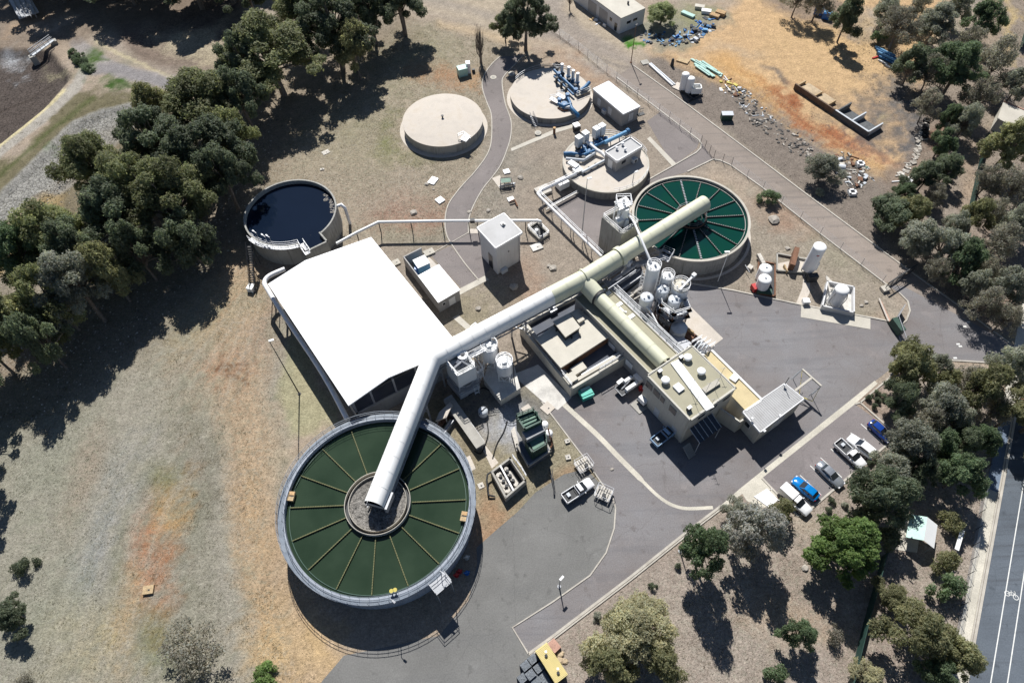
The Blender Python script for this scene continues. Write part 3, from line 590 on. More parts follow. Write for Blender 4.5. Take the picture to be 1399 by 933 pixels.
# ---------------- large clarifier (south-west)
h=5.3; c=cg((-.21406,.37699),h); R=.14037*(H-h)
t=thing('clarifier_tank','largest round open tank, dark olive water with thin radial troughs and pebbly centre well','round tank',(*c,0))
part('wall',t,'tank_wall_grey',lambda b:b.ring(c,R,R+.3,-.1,h,128))
part('water',t,'water_green',lambda b:b.disk(c,R+.01,h-.85,128))
part('walkway',t,'walkway_grey',lambda b:(b.ring(c,R+.31,R+1.0,h-.14,h-.04,128,bot=True),[b.beam((c[0]+(R+.3)*math.cos(a),c[1]+(R+.3)*math.sin(a),h-.2),(c[0]+(R+.98)*math.cos(a),c[1]+(R+.98)*math.sin(a),h-.2),.1,.1) for a in [k*2*PI/40 for k in range(40)]]))
part('handrail',t,'walkway_grey',lambda b:(b.rail(circ(c,R+.95,h,64),1.05,1.3,.028,True),b.rail(circ(c,R+.12,h,64),1.0,1.3,.022,True)))
part('weir_ring',t,'green_steel',lambda b:b.ring(c,R-.55,R-.45,h-.9,h-.72,128))
part('centre_well',t,'concrete_pale',lambda b:(b.ring(c,4.7,4.78,h-2,h-.05,72),b.ring(c,4.15,4.22,h-2,h-.1,72)))
part('well_channel',t,'dark_steel',lambda b:b.ring(c,4.26,4.68,h-1.6,h-.75,72))
part('foam',t,'foam',lambda b:b.disk(c,4.16,h-.55,72))
for k in range(16):
    a=k*PI/8+.012
    if k in (4,): continue
    def f(b):
        p=[(c[0]+r*math.cos(a),c[1]+r*math.sin(a),h-.72) for r in (4.9,R-.5)]
        b.beam(p[0],p[1],.11,.2); n_=22
        for j in range(n_): q=Vector(p[0]).lerp(Vector(p[1]),(j+.5)/n_); b.box((q.x,q.y,h-.6),(.1,.17,.05),a)
    part('trough',t,'trough_olive',f)
for (px,py) in ((398,677),(637,705)):
    p=G(px,py,h); an=math.atan2(p.y-c[1],p.x-c[0]); q=(c[0]+(R-.5)*math.cos(an),c[1]+(R-.5)*math.sin(an))
    part('scum_box',t,'timber',lambda b:(b.box((q[0],q[1],h-.35),(.9,1.4,.5),an),b.mat('dark_steel'),b.box((q[0],q[1],h-.09),(.8,.1,.03),an),b.mat('orange_wood'),b.box((q[0]+.1,q[1]+.35,h-.06),(.7,.5,.06),an)))
p=G(594,787,h); an=math.atan2(p.y-c[1],p.x-c[0])
part('stair_platform',t,'galv_steel',lambda b:(b.box((c[0]+(R+1.8)*math.cos(an),c[1]+(R+1.8)*math.sin(an),h-.1),(1.7,2.6,.1),an),b.rail([(c[0]+(R+rr)*math.cos(an)-tt*math.sin(an),c[1]+(R+rr)*math.sin(an)+tt*math.cos(an),h-.05) for rr,tt in ((1,1.3),(2.6,1.3),(2.6,-1.3),(1,-1.3))],1.05,1.3,.03),
   [b.cyl((c[0]+(R+2.5)*math.cos(an)-s_*1.2*math.sin(an),c[1]+(R+2.5)*math.sin(an)+s_*1.2*math.cos(an),0),(c[0]+(R+2.5)*math.cos(an)-s_*1.2*math.sin(an),c[1]+(R+2.5)*math.sin(an)+s_*1.2*math.cos(an),h-.1),.07,n=8) for s_ in (-1,1)]))
def small_lamp(b,p,h_,arm=(.7,.3)):
    b.cyl(p,(p[0],p[1],p[2]+h_),.05,n=8); b.beam((p[0],p[1],p[2]+h_),(p[0]+arm[0],p[1]+arm[1],p[2]+h_+.1),.07,.07); b.box((p[0]+arm[0],p[1]+arm[1],p[2]+h_+.05),(.5,.25,.12),math.atan2(arm[1],arm[0]))
for a in (an+.06,-1.35): part('walkway_lamp',t,'galv_steel',lambda b:small_lamp(b,(c[0]+(R+.9)*math.cos(a),c[1]+(R+.9)*math.sin(a),h),1.6,(.5,-.4)))
for q in (G(536,809,h),G(541,807.5,h)): part('sludge_valve',t,'hazard_yellow',lambda b:(b.cyl((q.x,q.y,h),(q.x,q.y,h+.8),.09,n=8),b.ring((q.x,q.y),.0,.28,h+.78,h+.84,14)))
BIGC,BIGR=c,R
# ---------------- green clarifier (east)
h=4.1; c=cg((.36336,.94418),h); R=.11576*(H-h)-.38
t=thing('clarifier_tank','round open tank with bright teal green water and dotted dark radial troughs','round tank',(*c,0))
part('wall',t,'concrete_wall',lambda b:(b.ring(c,R,R+.3,-.1,h-.25,112),b.mat('concrete_pale'),b.ring(c,R-.02,R+.42,h-.25,h,112,bot=True),b.mat('concrete_wall'),b.ring(c,R+.3,R+.34,1.9,1.98,112)))
part('water',t,'water_teal',lambda b:b.disk(c,R+.01,h-.6,112))
part('launder_channel',t,'concrete_wall',lambda b:b.ring(c,R-.5,R-.38,h-.7,h-.45,112))
part('centre_well',t,'dark_steel',lambda b:(b.ring(c,2.75,2.85,h-1.5,h-.1,56),b.ring(c,2.1,2.2,h-1.5,h-.2,56),b.ring(c,2.2,2.75,h-1.5,h-.75,56),b.disk(c,2.1,h-.7,40)))
part('scraper_drive',t,'rust',lambda b:([b.beam((c[0]+2.8*math.cos(a),c[1]+2.8*math.sin(a),h-.05),(c[0]-2.8*math.cos(a),c[1]-2.8*math.sin(a),h-.05),.12,.12) for a in (.3,1.3,2.4)],b.ring(c,2.9,3.0,h-.12,h+.02,48),b.cyl((*c,h-.7),(*c,h+.7),.5,n=16)))
part('drive_handrail',t,'mid_steel',lambda b:b.rail(circ(c,2.8,h-.05,24),1.0,1.4,.03,True))
for k in range(16):
    a=k*PI/8+.02; wide=(k in (4,12))
    def f(b):
        p=[(c[0]+r*math.cos(a),c[1]+r*math.sin(a),h-.5) for r in (3.1,R-.45)]
        b.beam(p[0],p[1],.26 if wide else .17,.3); n_=17
        for j in range(n_):
            q=Vector(p[0]).lerp(Vector(p[1]),(j+.5)/n_); b.mat('silo_grey' if wide else 'concrete'); b.box((q.x,q.y,h-.31),(.11,.34 if wide else .15,.07),a)
        b.mat('dark_steel')
    part('trough',t,'dark_steel',f)
p=G(910,349,h); an=math.atan2(p.y-c[1],p.x-c[0])
part('access_platform',t,'galv_steel',lambda b:(b.box((c[0]+(R+.6)*math.cos(an),c[1]+(R+.6)*math.sin(an),h-.05),(2.4,2.0,.1),an),b.rail([(c[0]+(R+rr)*math.cos(an)-tt*math.sin(an),c[1]+(R+rr)*math.sin(an)+tt*math.cos(an),h) for rr,tt in ((-.6,1),(1.8,1),(1.8,-1),(-.6,-1),(-.6,1))],1.05,1,.03)))
part('ring_drain',t,'concrete_tan',lambda b:b.ring(c,R+1.0,R+1.5,-.02,.07,96))
q=G(980.8,384.4,0); 
part('lamp_post',t,'white_paint',lambda b:(b.cyl((q.x,q.y,0),(q.x,q.y,8.3),.08,.05,8),b.box((q.x-.3,q.y,8.3),(.9,.3,.12))))
GRC,GRR=c,R
# ---------------- roofed reservoir
h=2.3; c=cg((-.13791,1.26546),h); R=.09043*(H-h)
t=thing('covered_reservoir','round concrete tank with a smooth cream roof and one small vent at its middle','round tank',(*c,0))
part('wall',t,'concrete_wall',lambda b:b.ring(c,R-.35,R-.12,-.1,h-.12,96))
def f(b):
    k=10; n=96; vs=[]
    for j in range(k):
        r=R*(1-j/k)
        for i in range(n): vs.append((c[0]+r*math.cos(2*PI*i/n),c[1]+r*math.sin(2*PI*i/n),h+.42*(1-(r/R)**2)))
    vs.append((*c,h+.42)); b.add(vs,[(j*n+i,j*n+(i+1)%n,(j+1)*n+(i+1)%n,(j+1)*n+i) for j in range(k-1) for i in range(n)]+[((k-1)*n+i,(k-1)*n+(i+1)%n,k*n) for i in range(n)],True)
    b.ring(c,R-.4,R,h-.16,h,96,bot=True)
part('roof',t,'concrete_tan2' if 'concrete_tan2' in MATS else 'concrete_tan',f)
part('vent',t,'dark_steel',lambda b:(b.cyl((*c,h+.38),(*c,h+.9),.16,n=12),b.cyl((*c,h+.9),(*c,h+1.0),.3,n=12)))
q=G(636,192,h+.3)
part('hatch',t,'white_steel',lambda b:(b.box((q.x-.2,q.y+.3,h+.35),(1.5,1.1,.25),-.6),b.mat('galv_steel'),b.rail([(q.x-1.6,q.y+.9,h+.3),(q.x-.4,q.y+1.7,h+.3),(q.x+1.1,q.y+.2,h+.1)],1.0,1,.05)))
q=G(637.5,199,0)
part('ladder',t,'galv_steel',lambda b:([b.beam((q.x+dx,q.y-.3,-.0),(q.x+dx,q.y-.3,h+.9),.07,.07) for dx in (-.25,.25)],[b.beam((q.x-.25,q.y-.3,z),(q.x+.25,q.y-.3,z),.05,.05) for z in (.3,.7,1.1,1.5,1.9,2.3)],b.mat('white_steel'),b.box((q.x,q.y-.2,h+.1),(1.6,1.4,.12),-.5)))
part('apron',t,'concrete_tan',lambda b:b.ring(c,R-.2,R+.9,-.03,.05,96))
# ---------------- dark water tank
h=5.2; c=cg((-.43988,.99546),h); R=.0932*(H-h)-.3
pa=G(407,332.5,h); pb=G(438.5,319,h); pc=G(446.7,329.5,h); pd=G(417,343.7,h)
aa=math.atan2(pb.y-c[1],pb.x-c[0]); ab=math.atan2(pa.y-c[1],pa.x-c[0])%(2*PI); aa%=2*PI
lo,hi=max(aa,ab),min(aa,ab)  # wall arc runs from the right side of the notch round to its left
t=thing('aeration_tank','round tank of near black water with a square outlet notch beside the huge white roof','round tank',(*c,0))
part('wall',t,'concrete_wall',lambda b:(b.ring(c,R,R+.3,-.1,h,100,lo,hi+2*PI),b.walls([(c[0]+R*math.cos(lo),c[1]+R*math.sin(lo)),(pc.x,pc.y),(pd.x,pd.y),(c[0]+R*math.cos(hi),c[1]+R*math.sin(hi))],-.1,h,.3,False)))
wp=[(c[0]+(R+.02)*math.cos(lo+(hi+2*PI-lo)*i/90),c[1]+(R+.02)*math.sin(lo+(hi+2*PI-lo)*i/90)) for i in range(91)]
part('water',t,'water_dark',lambda b:b.prism(wp+[(pd.x,pd.y),(pc.x,pc.y)],h-1.0,h-.9))
for r,a,s_ in [(R-random.uniform(.3,1.1),random.uniform(.0,.75),random.uniform(.1,.32)) for _ in range(34)]+[(R-random.uniform(.5,1.4),random.uniform(1.4,3.6),random.uniform(.04,.13)) for _ in range(26)]+[(R-random.uniform(.2,1.6),random.uniform(4.6,5.4),random.uniform(.04,.14)) for _ in range(22)]+[(R-1.3,.55,.5)]: part('scum_clump',t,'foam',lambda b:b.rock((c[0]+r*math.cos(a),c[1]+r*math.sin(a),h-.93),s_,.25))
a1=math.atan2(G(343,325,h).y-c[1],G(343,325,h).x-c[0])%(2*PI)
part('walkway',t,'galv_steel',lambda b:(b.ring(c,R+.2,R+1.1,h-.12,h-.02,30,a1,ab,bot=True),b.rail([(x,y,h) for x,y,_ in circ(c,R+1.05,h,24,a1,ab)],1.05,1.2,.035),b.rail([(x,y,h) for x,y,_ in circ(c,R+.15,h,24,a1,ab)],1.05,1.2,.03),
   b.beam((pa.x+.6,pa.y-.2,h-.05),(pd.x+.6,pd.y-.6,h-.05),1.0,.1),b.rail([(pa.x+.1,pa.y,h),(pd.x+.0,pd.y-.6,h)],1.05,1.2,.035),b.rail([(pa.x+1.1,pa.y+.2,h),(pd.x+1.1,pd.y-.3,h)],1.05,1.2,.035)))
def f(b):
    a=G(344,334,h); e=G(352,392,0); a.z=h; 
    top=Vector((a.x-.4,a.y-.2,h-.1)); bot=Vector((a.x-.1,a.y-7.4,0)); n_=20
    for s_ in (-.45,.45): b.beam(top+Vector((s_,0,0)),bot+Vector((s_,0,0)),.08,.25)
    for i in range(n_): q=top.lerp(bot,(i+.5)/n_); b.box(q,(.9,.28,.05))
    for s_ in (-.45,.45): b.rail([top+Vector((s_,0,0)),bot+Vector((s_,0,0))],1.0,1.0,.035)
    for k in (.02,.5): q=top.lerp(bot,k); b.cyl((q.x-.4,q.y,0),(q.x-.4,q.y,q.z),.07,n=6); b.cyl((q.x+.4,q.y,0),(q.x+.4,q.y,q.z),.07,n=6)
part('stair',t,'dark_steel',f)
q0=G(459,279,h); q1=G(467,276,h+.2); q2=G(471,286,3.6)
part('overflow_pipe',t,'white_steel',lambda b:b.tube([(q0.x,q0.y,h-.6),(q0.x+.9,q0.y+.2,h-.4),(q0.x+1.5,q0.y-.1,h-1.0),(q0.x+1.6,q0.y-.3,h-2),(q0.x+1.6,q0.y-.3,0)],.3,12))
for px,py in ((354,327),(366,332),(372,333)): part('rim_lamp',t,'galv_steel',lambda b:small_lamp(b,(*G(px,py,h)[:2],h),1.7,(-.6,.5)))
DKC,DKR=c,R
# ---------------- north slab tank with blue pipework
h=1.5; A=G(697.3,124,h); B_=G(806.6,129,h); c=((A.x+B_.x)/2,(A.y+B_.y)/2); R=(B_-A).length/2
t=thing('slab_tank','round low tank with a bare beige slab, partly shaded by the dark tree','round tank',(*c,0))
part('wall',t,'stained_wall',lambda b:b.ring(c,R-.4,R-.05,-.1,h-.15,96))
part('slab',t,'concrete_tan',lambda b:(b.disk(c,R-.35,h,96),b.ring(c,R-.37,R,h-.16,h+.003,96)))
part('kerb_rail',t,'galv_steel',lambda b:b.rail([(x,y,h) for x,y,_ in circ(c,R-.1,h,30,.9,2.6)],1.0,1.6,.035))
part('apron',t,'concrete_tan',lambda b:b.ring(c,R,R+.8,-.03,.05,96))
NTC,NTR=c,R
def ladder_steps(b,p,q,wd=.8,n_=7):
    p,q=Vector(p),Vector(q); d=(q-p).normalized(); sd=Vector((-d.y,d.x,0)).normalized()*wd/2
    for s_ in (-1,1): b.beam(p+sd*s_,q+sd*s_,.08,.2); b.rail([p+sd*s_,q+sd*s_],1.0,1.0,.03)
    for i in range(n_): k=p.lerp(q,(i+.5)/n_); b.box(k,(.28,wd,.05),math.atan2(d.y,d.x))
part('stair',t,'galv_steel',lambda b:ladder_steps(b,(*G(726,158,h)[:2],h),(*G(733,173,0)[:2],0)))
# pump set: vertical motors along a blue manifold
def motor(b,p,hh,r,capm='white_steel'):
    b.mat('blue_pipe').cyl((p[0],p[1],p[2]),(p[0],p[1],p[2]+.7),r*1.2,n=14); b.cyl((p[0],p[1],p[2]+.7),(p[0],p[1],p[2]+.85),r*1.6,n=14)
    b.mat('silo_grey').cyl((p[0],p[1],p[2]+.85),(p[0],p[1],p[2]+hh),r,n=14); b.mat(capm).cyl((p[0],p[1],p[2]+hh),(p[0],p[1],p[2]+hh+.12),r*1.08,n=14)
ps=thing('pump_set','row of white topped vertical pumps on a blue manifold, right of the bare beige slab','pumps',(*G(778,125,h)[:2],h))
m0=G(757,96,h+.8); m1=G(790,127,h+.8); dirp=(m1-m0).normalized(); sdp=Vector((-dirp.y,dirp.x,0))
part('manifold',ps,'blue_pipe',lambda b:(b.tube([m0+Vector((0,0,0)),m1],.32,12),b.tube([m0-sdp*1.3+dirp*2,m1-sdp*1.3],.25,12),b.tube([G(793,124,h+1),G(800,119,h+1.2),G(805,113,h+1.2)],.42,14),[b.ring((q.x,q.y),.0,.5,q.z-.5,q.z+.5,12) for q in [m0.lerp(m1,k) for k in (.2,.9)]]))
for k,(px,py) in enumerate(((767,101),(776,105),(782,109.5),(788,113.5))):
    q=G(px,py,h); b=MB(); motor(b,(q.x,q.y-.8,h),3.0,.36); b.build('pump_motor',ps)
for q in [m0.lerp(m1,k)-sdp*1.6 for k in (.35,.55,.75)]+[m0.lerp(m1,k)+sdp*.5 for k in (.05,.3,.55,.8)]: part('valve',ps,'dark_steel',lambda b:(b.cyl((q.x,q.y,h),(q.x,q.y,h+1.3),.3,n=10),b.box((q.x,q.y,h+1.4),(.6,.6,.3),.5)))
part('walkway',ps,'concrete_pale',lambda b:(b.beam((*G(776,118,h)[:2],h+.25),(*G(789,130,h)[:2],h+.25),.9,.12),b.beam((*G(786,132,h)[:2],h+.5),(*G(806,124,h)[:2],h+.5),1.5,.12),b.mat('galv_steel'),b.rail([(*G(787,133.5,h)[:2],h+.5),(*G(807,125.5,h)[:2],h+.5)],1,1.5,.03)))
ps=thing('pump_set','compact blue pumps with two pale cover plates near the beige slab front edge','pumps',(*G(773,140,h)[:2],h))
part('pump_body',ps,'blue_pipe',lambda b:([b.cyl((q.x,q.y,h),(q.x,q.y,h+z),r,n=14) for q,z,r in ((G(764,141,h),1.2,.45),(G(775,136,h),1.5,.5),(G(771,145,h),.8,.7))],b.tube([G(763,142,h+.7),G(770,146,h+.7),G(779,143,h+.7),G(781,148,h+.7),G(789,157,h+.7),G(790,160,h+.2)],.38,12),b.tube([G(776,134,h+1),G(780,143,h+.9)],.3,12)))
for px,py in ((757.5,137),(766.5,131.5)):
    q=G(px,py,h+.5); part('cover_plate',ps,'white_steel',lambda b:(b.box((q.x,q.y,h+.5),(2.3,1.1,.12),-.75),b.mat('galv_steel'),b.rail([(q.x-1,q.y+.6,h+.5),(q.x+.5,q.y+.9,h+.5)],.9,1,.04)))
part('bracket',ps,'rust',lambda b:b.tube([G(762,147,h+.2),G(768,151,h+.2),G(776,151,h+.2)],.14,8))
b=MB(); q=G(775,156,0); b.mat('white_steel').box((q.x,q.y,1.1),(1.8,.9,2.2),.05,.97); b.mat('silo_grey').box((q.x,q.y,2.28),(1.9,1,.16),.05); b.mat('dark_steel').box((q.x,q.y-.46,1.3),(.9,.05,.6),.05)
b.build('control_cabinet',label='grey control cabinet at the foot of the beige slab tank, beside the blue pipe end',cat='cabinet')
b=MB(); q=G(787,177,0); b.mat('dark_steel').box((q.x,q.y,.55),(1.2,1.2,1.1),.4); b.mat('white_steel').box((q.x,q.y,1.2),(1.4,1.4,.3),.4)
b.build('control_cabinet',label='small white lidded box between the two slab tanks',cat='cabinet')
# ---------------- second slab tank with pump house
h=2.0; A=G(768.6,221,h); B_=G(887,222,h); c=((A.x+B_.x)/2,(A.y+B_.y)/2); R=(B_-A).length/2
t=thing('slab_tank','round low tank whose tan slab carries a grey pump house and blue pipes','round tank',(*c,0))
part('wall',t,'stained_wall',lambda b:b.ring(c,R-.4,R-.05,-.1,h-.15,96)); part('slab',t,'concrete_tan',lambda b:(b.disk(c,R-.35,h,96),b.mat('concrete_pale'),b.ring(c,R-.4,R,h-.2,h+.06,96)))
part('kerb_rail',t,'galv_steel',lambda b:(b.rail([(x,y,h) for x,y,_ in circ(c,R-.1,h,26,-1.5,-.35)],1.0,1.5,.035),b.rail([(x,y,h) for x,y,_ in circ(c,R-.1,h,26,.2,1.75)],1.0,1.5,.035)))
STC,STR=c,R
# pump house on it
hz=h+3.1
P=[G(833,202.5,hz),G(843,220.5,hz),G(878.5,199.5,hz),G(861.5,186.5,hz)]
ax=(P[2]-P[1]); Lx=ax.length; ax.normalize(); ay=Vector((-ax.y,ax.x,0)); Ly=abs((P[3]-P[2]).dot(ay)); o=P[1].copy(); ang=math.atan2(ax.y,ax.x)
def rect(o,ax,ay,x0,x1,y0,y1): return [(o.x+ax.x*x+ay.x*y,o.y+ax.y*x+ay.y*y) for x,y in ((x0,y0),(x1,y0),(x1,y1),(x0,y1))]
def loc_(o,ax,ay,x,y,z): return (o.x+ax.x*x+ay.x*y,o.y+ax.y*x+ay.y*y,z)
ph=thing('pump_house','small grey pump house with parapet roof and vents, standing on the tan round slab','pump house',(*loc_(o,ax,ay,Lx/2,Ly/2,h),))
part('wall',ph,'wall_grey',lambda b:b.walls(rect(o,ax,ay,.25,Lx-.25,.25,Ly-.25),h,hz-.4,.25)); part('roof',ph,'grey_roof',lambda b:b.prism(rect(o,ax,ay,.2,Lx-.2,.2,Ly-.2),hz-.42,hz-.25))
part('parapet',ph,'white_steel',lambda b:b.walls(rect(o,ax,ay,.1,Lx-.1,.1,Ly-.1),hz-.6,hz,.18))
for x,y in ((.35,.75),(.6,.8),(.5,.4)): q=loc_(o,ax,ay,Lx*x,Ly*y,hz-.25); part('roof_vent',ph,'white_steel',lambda b:(b.cyl(q,(q[0],q[1],q[2]+.5),.2,n=12),b.dome((q[0],q[1],q[2]+.5),.34,.2,14,4)))
q=loc_(o,ax,ay,-.02+.1,Ly*.5,h+1.1); part('door',ph,'white_paint',lambda b:b.box(q,(.06,1.3,2.1),ang))
q=loc_(o,ax,ay,Lx*.68,-.3,h+.9); part('air_conditioner',ph,'silo_grey',lambda b:(b.box(q,(1.2,.8,.9),ang),b.mat('dark_steel'),b.cyl((q[0]-ax.y*-.0+ay.x*-.41,q[1]+ay.y*-.41,q[2]),(q[0]+ay.x*-.45,q[1]+ay.y*-.45,q[2]),.32,n=16)))
q=loc_(o,ax,ay,Lx*.3,.1,h+1.6); part('window',ph,'dark_glass',lambda b:b.box(q,(1.1,.05,.7),ang))
# four filter cabinets + pumps on the slab
ps=thing('pump_set','pair of tall white cabinets over a blue pump, left end of the tan round slab','pumps',(*G(795,205,h)[:2],h))
for px,py in ((791,187.5),(800,181.5)):
    q=G(px,py,h+3); part('motor_cabinet',ps,'silo_grey',lambda b:(b.box((q.x,q.y,h+1.9),(1.2,1.2,2.3),ang),b.mat('white_paint'),b.box((q.x,q.y,h+3.1),(1.3,1.3,.1),ang),b.mat('dark_steel'),b.box((q.x,q.y,h+.4),(.9,.9,.8),ang)))
part('pump_body',ps,'blue_pipe',lambda b:([b.cyl((*G(px,py,h)[:2],h),(*G(px,py,h)[:2],h+z),r,n=14) for px,py,z,r in ((798,206,1.3,.55),(806,203,1.4,.5),(803,209,.9,.5),(795,210,.9,.5))],b.tube([G(770,210,h+.5),G(780,209.5,h+.5),G(797,212,h+.5)],.36,12),b.tube([G(795,203,h+.8),G(808,210,h+.8)],.3,12),b.tube([G(797,212,h+.9),G(812,206,h+.9)],.34,12),b.tube([G(799,201,h+1),G(802,209,h+1)],.26,12)))
ps=thing('pump_set','pair of tall white cabinets over a blue pump, nearer the grey pump house','pumps',(*G(820,197,h)[:2],h))
for px,py in ((815,175.5),(822.5,171.5)):
    q=G(px,py,h+3); part('motor_cabinet',ps,'silo_grey',lambda b:(b.box((q.x,q.y,h+1.9),(1.2,1.2,2.3),ang),b.mat('white_paint'),b.box((q.x,q.y,h+3.1),(1.3,1.3,.1),ang),b.mat('dark_steel'),b.box((q.x,q.y,h+.4),(.9,.9,.8),ang)))
part('pump_body',ps,'blue_pipe',lambda b:([b.cyl((*G(px,py,h)[:2],h),(*G(px,py,h)[:2],h+z),r,n=14) for px,py,z,r in ((820,196,1.3,.5),(827,194,1.2,.45),(814,199,1.0,.5))],b.tube([G(812,200,h+.8),G(830,192,h+.8)],.34,12)))
b=MB(); b.mat('light_blue').tube([G(826,195,h+1.2),G(857,180,h+1.2)],.42,14); b.mat('blue_pipe').cyl(G(856,180.5,h+1.2),G(859,178.8,h+1.2),.62,n=16); b.mat('rust'); [b.cyl((*G(px,py,h)[:2],h),G(px,py,h+1),.1,n=6) for px,py in ((834,194),(846,188))]
b.build('blue_pipe',label='thick light blue pipe running towards the handrail behind the grey pump house',cat='pipe')
b=MB(); b.mat('silo_grey').tube([G(773,217,h+.6),G(797,219.5,h+.6),G(813,209,h+.6)],.34,12); b.mat('dark_steel'); [b.ring(G(px,py,h)[:2],0,.42,h+.2,h+1.05,10) for px,py in ((788,218.5),(797,219.5),(806,213.5))]
b.build('bent_pipe',label='bent grey pipe with dark flanges along the front of the left blue pump',cat='pipe')
b=MB(); b.mat('white_steel').tube([G(802,194,h+1.3),G(815,205,h+1.1),G(822,209,h+.9),G(829,216,h+.6)],.36,12)
b.build('white_pipe',label='white pipe curving from the left cabinets to the grey pump house door',cat='pipe')
b=MB(); b.mat('silo_grey').tube([G(795,236,h+.5),G(828,218.5,h+.5)],.3,12); b.mat('dark_steel'); [b.box((*G(px,py,h)[:2],h+.15),(.3,1.0,.3),ang) for px,py in ((797,237),(806,231),(815,226))]
b.mat('white_steel'); b.box((*G(783,229,h)[:2],h+.8),(2.2,1.2,.5),-.8); b.box((*G(789,235,h)[:2],h+.5),(1.8,1.4,.5),.5)
b.build('outlet_pipe',label='straight grey outlet pipe with white valve boxes on the tan slab edge',cat='pipe')
# ---------------- generic building
def bldg(name,label,cat,P,hz,wallm,roofm,inset=.35,thick=.22,fascia=None,wz=0):
    """P: roof corners (world) in order; walls stand inset from the eaves"""
    cx=sum((p for p in P),Vector())/len(P); t=thing(name,label,cat,(cx.x,cx.y,0))
    Q=[(p.x+(cx.x-p.x)*inset/max(.1,(cx-p).to_2d().length)*1.3,p.y+(cx.y-p.y)*inset/max(.1,(cx-p).to_2d().length)*1.3) for p in P]
    part('wall',t,wallm,lambda b:b.walls(Q,wz-.05,hz-thick,.22))
    part('roof',t,roofm,lambda b:b.prism([(p.x,p.y) for p in P],hz-thick,hz,bot=True))
    if fascia: part('fascia',t,fascia,lambda b:b.walls([(p.x,p.y) for p in P],hz-thick-.15,hz+.04,.12))
    return t,Q
def on_wall(Q,i,u,z,wd,hh,out=.13):
    a,b_=Vector(Q[i]),Vector(Q[(i+1)%len(Q)]); p=a.lerp(b_,u); d=(b_-a).normalized(); nrm=Vector((d.y,-d.x)); cc=Vector((sum(q[0] for q in Q)/len(Q),sum(q[1] for q in Q)/len(Q)))
    if nrm.dot(p-cc)<0: nrm=-nrm
    q=p+nrm*out; return (q.x,q.y,z),(wd,.06,hh),math.atan2(d.y,d.x)
def opening(t,Q,i,u,z,wd,hh,name='window',mt='dark_glass',frame='white_steel',out=.13):
    c1,d1,r1=on_wall(Q,i,u,z,wd,hh,out); o=part(name,t,frame,lambda b:b.box(c1,(wd+.16,.05,hh+.16),r1)); c2,_,_=on_wall(Q,i,u,z,wd,hh,out+.035)
    part('pane' if name=='window' else 'door_leaf',t,mt,lambda b:b.box(c2,(wd,.04,hh),r1),parent=o); return o
# tower pump building
P=[G(651.5,310.8,7.9),G(677,339,7.9),G(713.6,317.5,7.9),G(688.5,291,7.9)]
t,Q=bldg('pump_tower','tall square grey block with pale flat roof and one black doorway, under the thin pipe','building',P,7.9,'wall_white','grey_roof',.45,.3,'white_steel')
opening(t,Q,0,.62,1.9,1.3,3.6,'door','dark_glass','wall_grey'); part('roof_vent',t,'white_paint',lambda b:(b.box((*G(687,307,7.9)[:2],8.05),(.7,.7,.3),.5),b.mat('dark_steel'),b.box((*G(687.5,307.5,8.1)[:2],8.25),(.35,.35,.2),.5)))
part('air_conditioner',t,'silo_grey',lambda b:b.box(on_wall(Q,1,.22,.6,1,1,.5)[0],(1.3,.7,.9),on_wall(Q,1,.2,1,1,1)[2])); part('wall_light',t,'dark_steel',lambda b:b.box(on_wall(Q,1,.5,4.6,.3,.3)[0],(.25,.15,.2),.5))
part('drain_pipe',t,'galv_steel',lambda b:b.cyl((*on_wall(Q,1,.97,0,1,1,.2)[0][:2],0),(*on_wall(Q,1,.97,0,1,1,.2)[0][:2],7.5),.06,n=6))
# blower house with white roof and open bay
P=[G(570.8,376.5,3.3),G(598.6,413.5,3.3),G(628.9,395.8,3.3),G(599.5,361,3.3)]
t,Q=bldg('blower_house','low block building with white roof and open walled bay, right of the huge white roof','building',P,3.3,'wall_grey','white_roof',.3,.2)
opening(t,Q,1,.62,1.2,1.2,1.7,'door','white_paint'); opening(t,Q,1,.22,1.8,.5,.5,'window')
B1=[G(551.5,350.8,2.6),G(575,339,2.6),G(588,353,2.6)]
part('bay_wall',t,'wall_grey',lambda b:(b.walls([(Q[0][0],Q[0][1]),(B1[0].x,B1[0].y),(B1[1].x,B1[1].y)],0,2.6,.2,False)))
q=G(575.5,357.5,2.2); part('blower_unit',t,'light_blue',lambda b:(b.box((q.x,q.y,1.3),(2.4,2.2,1.7),.5),b.mat('white_paint'),b.box((q.x,q.y,2.2),(2.5,2.3,.12),.5),b.mat('bright_blue'),b.cyl((*G(569,368,1.2)[:2],0),(*G(569,368,1.2)[:2],1.6),.4,n=12)))
# switch room (container like) beside north tank
P=[G(810,121.5,3.5),G(851.5,156,3.5),G(874.5,145.5,3.5),G(831.5,111,3.5)]
t,Q=bldg('switch_room','long grey room with plain white roof beside the access road, between the slab tanks','building',P,3.5,'wall_grey','white_roof',.25,.18,'white_steel',)
for u in (.22,.6): opening(t,Q,0,u,1.5,.9,1.5,'door','wall_white')
opening(t,Q,1,.55,1.5,1.0,1.7,'door','wall_white'); part('wall_unit',t,'silo_grey',lambda b:b.box(on_wall(Q,0,.45,.6,1,1,.45)[0],(1.1,.6,1),on_wall(Q,0,.4,1,1,1)[2]))
part('side_frame',t,'dark_steel',lambda b:(b.rail([on_wall(Q,1,1.05,0,1,1,.4)[0][:2]+(1.4,),on_wall(Q,1,1.25,0,1,1,.6)[0][:2]+(1.4,)],1.4,1,.05),b.walls([on_wall(Q,1,1.05,0,1,1,.4)[0][:2],on_wall(Q,1,1.22,0,1,1,.5)[0][:2]],1.2,1.4,.9,False)))
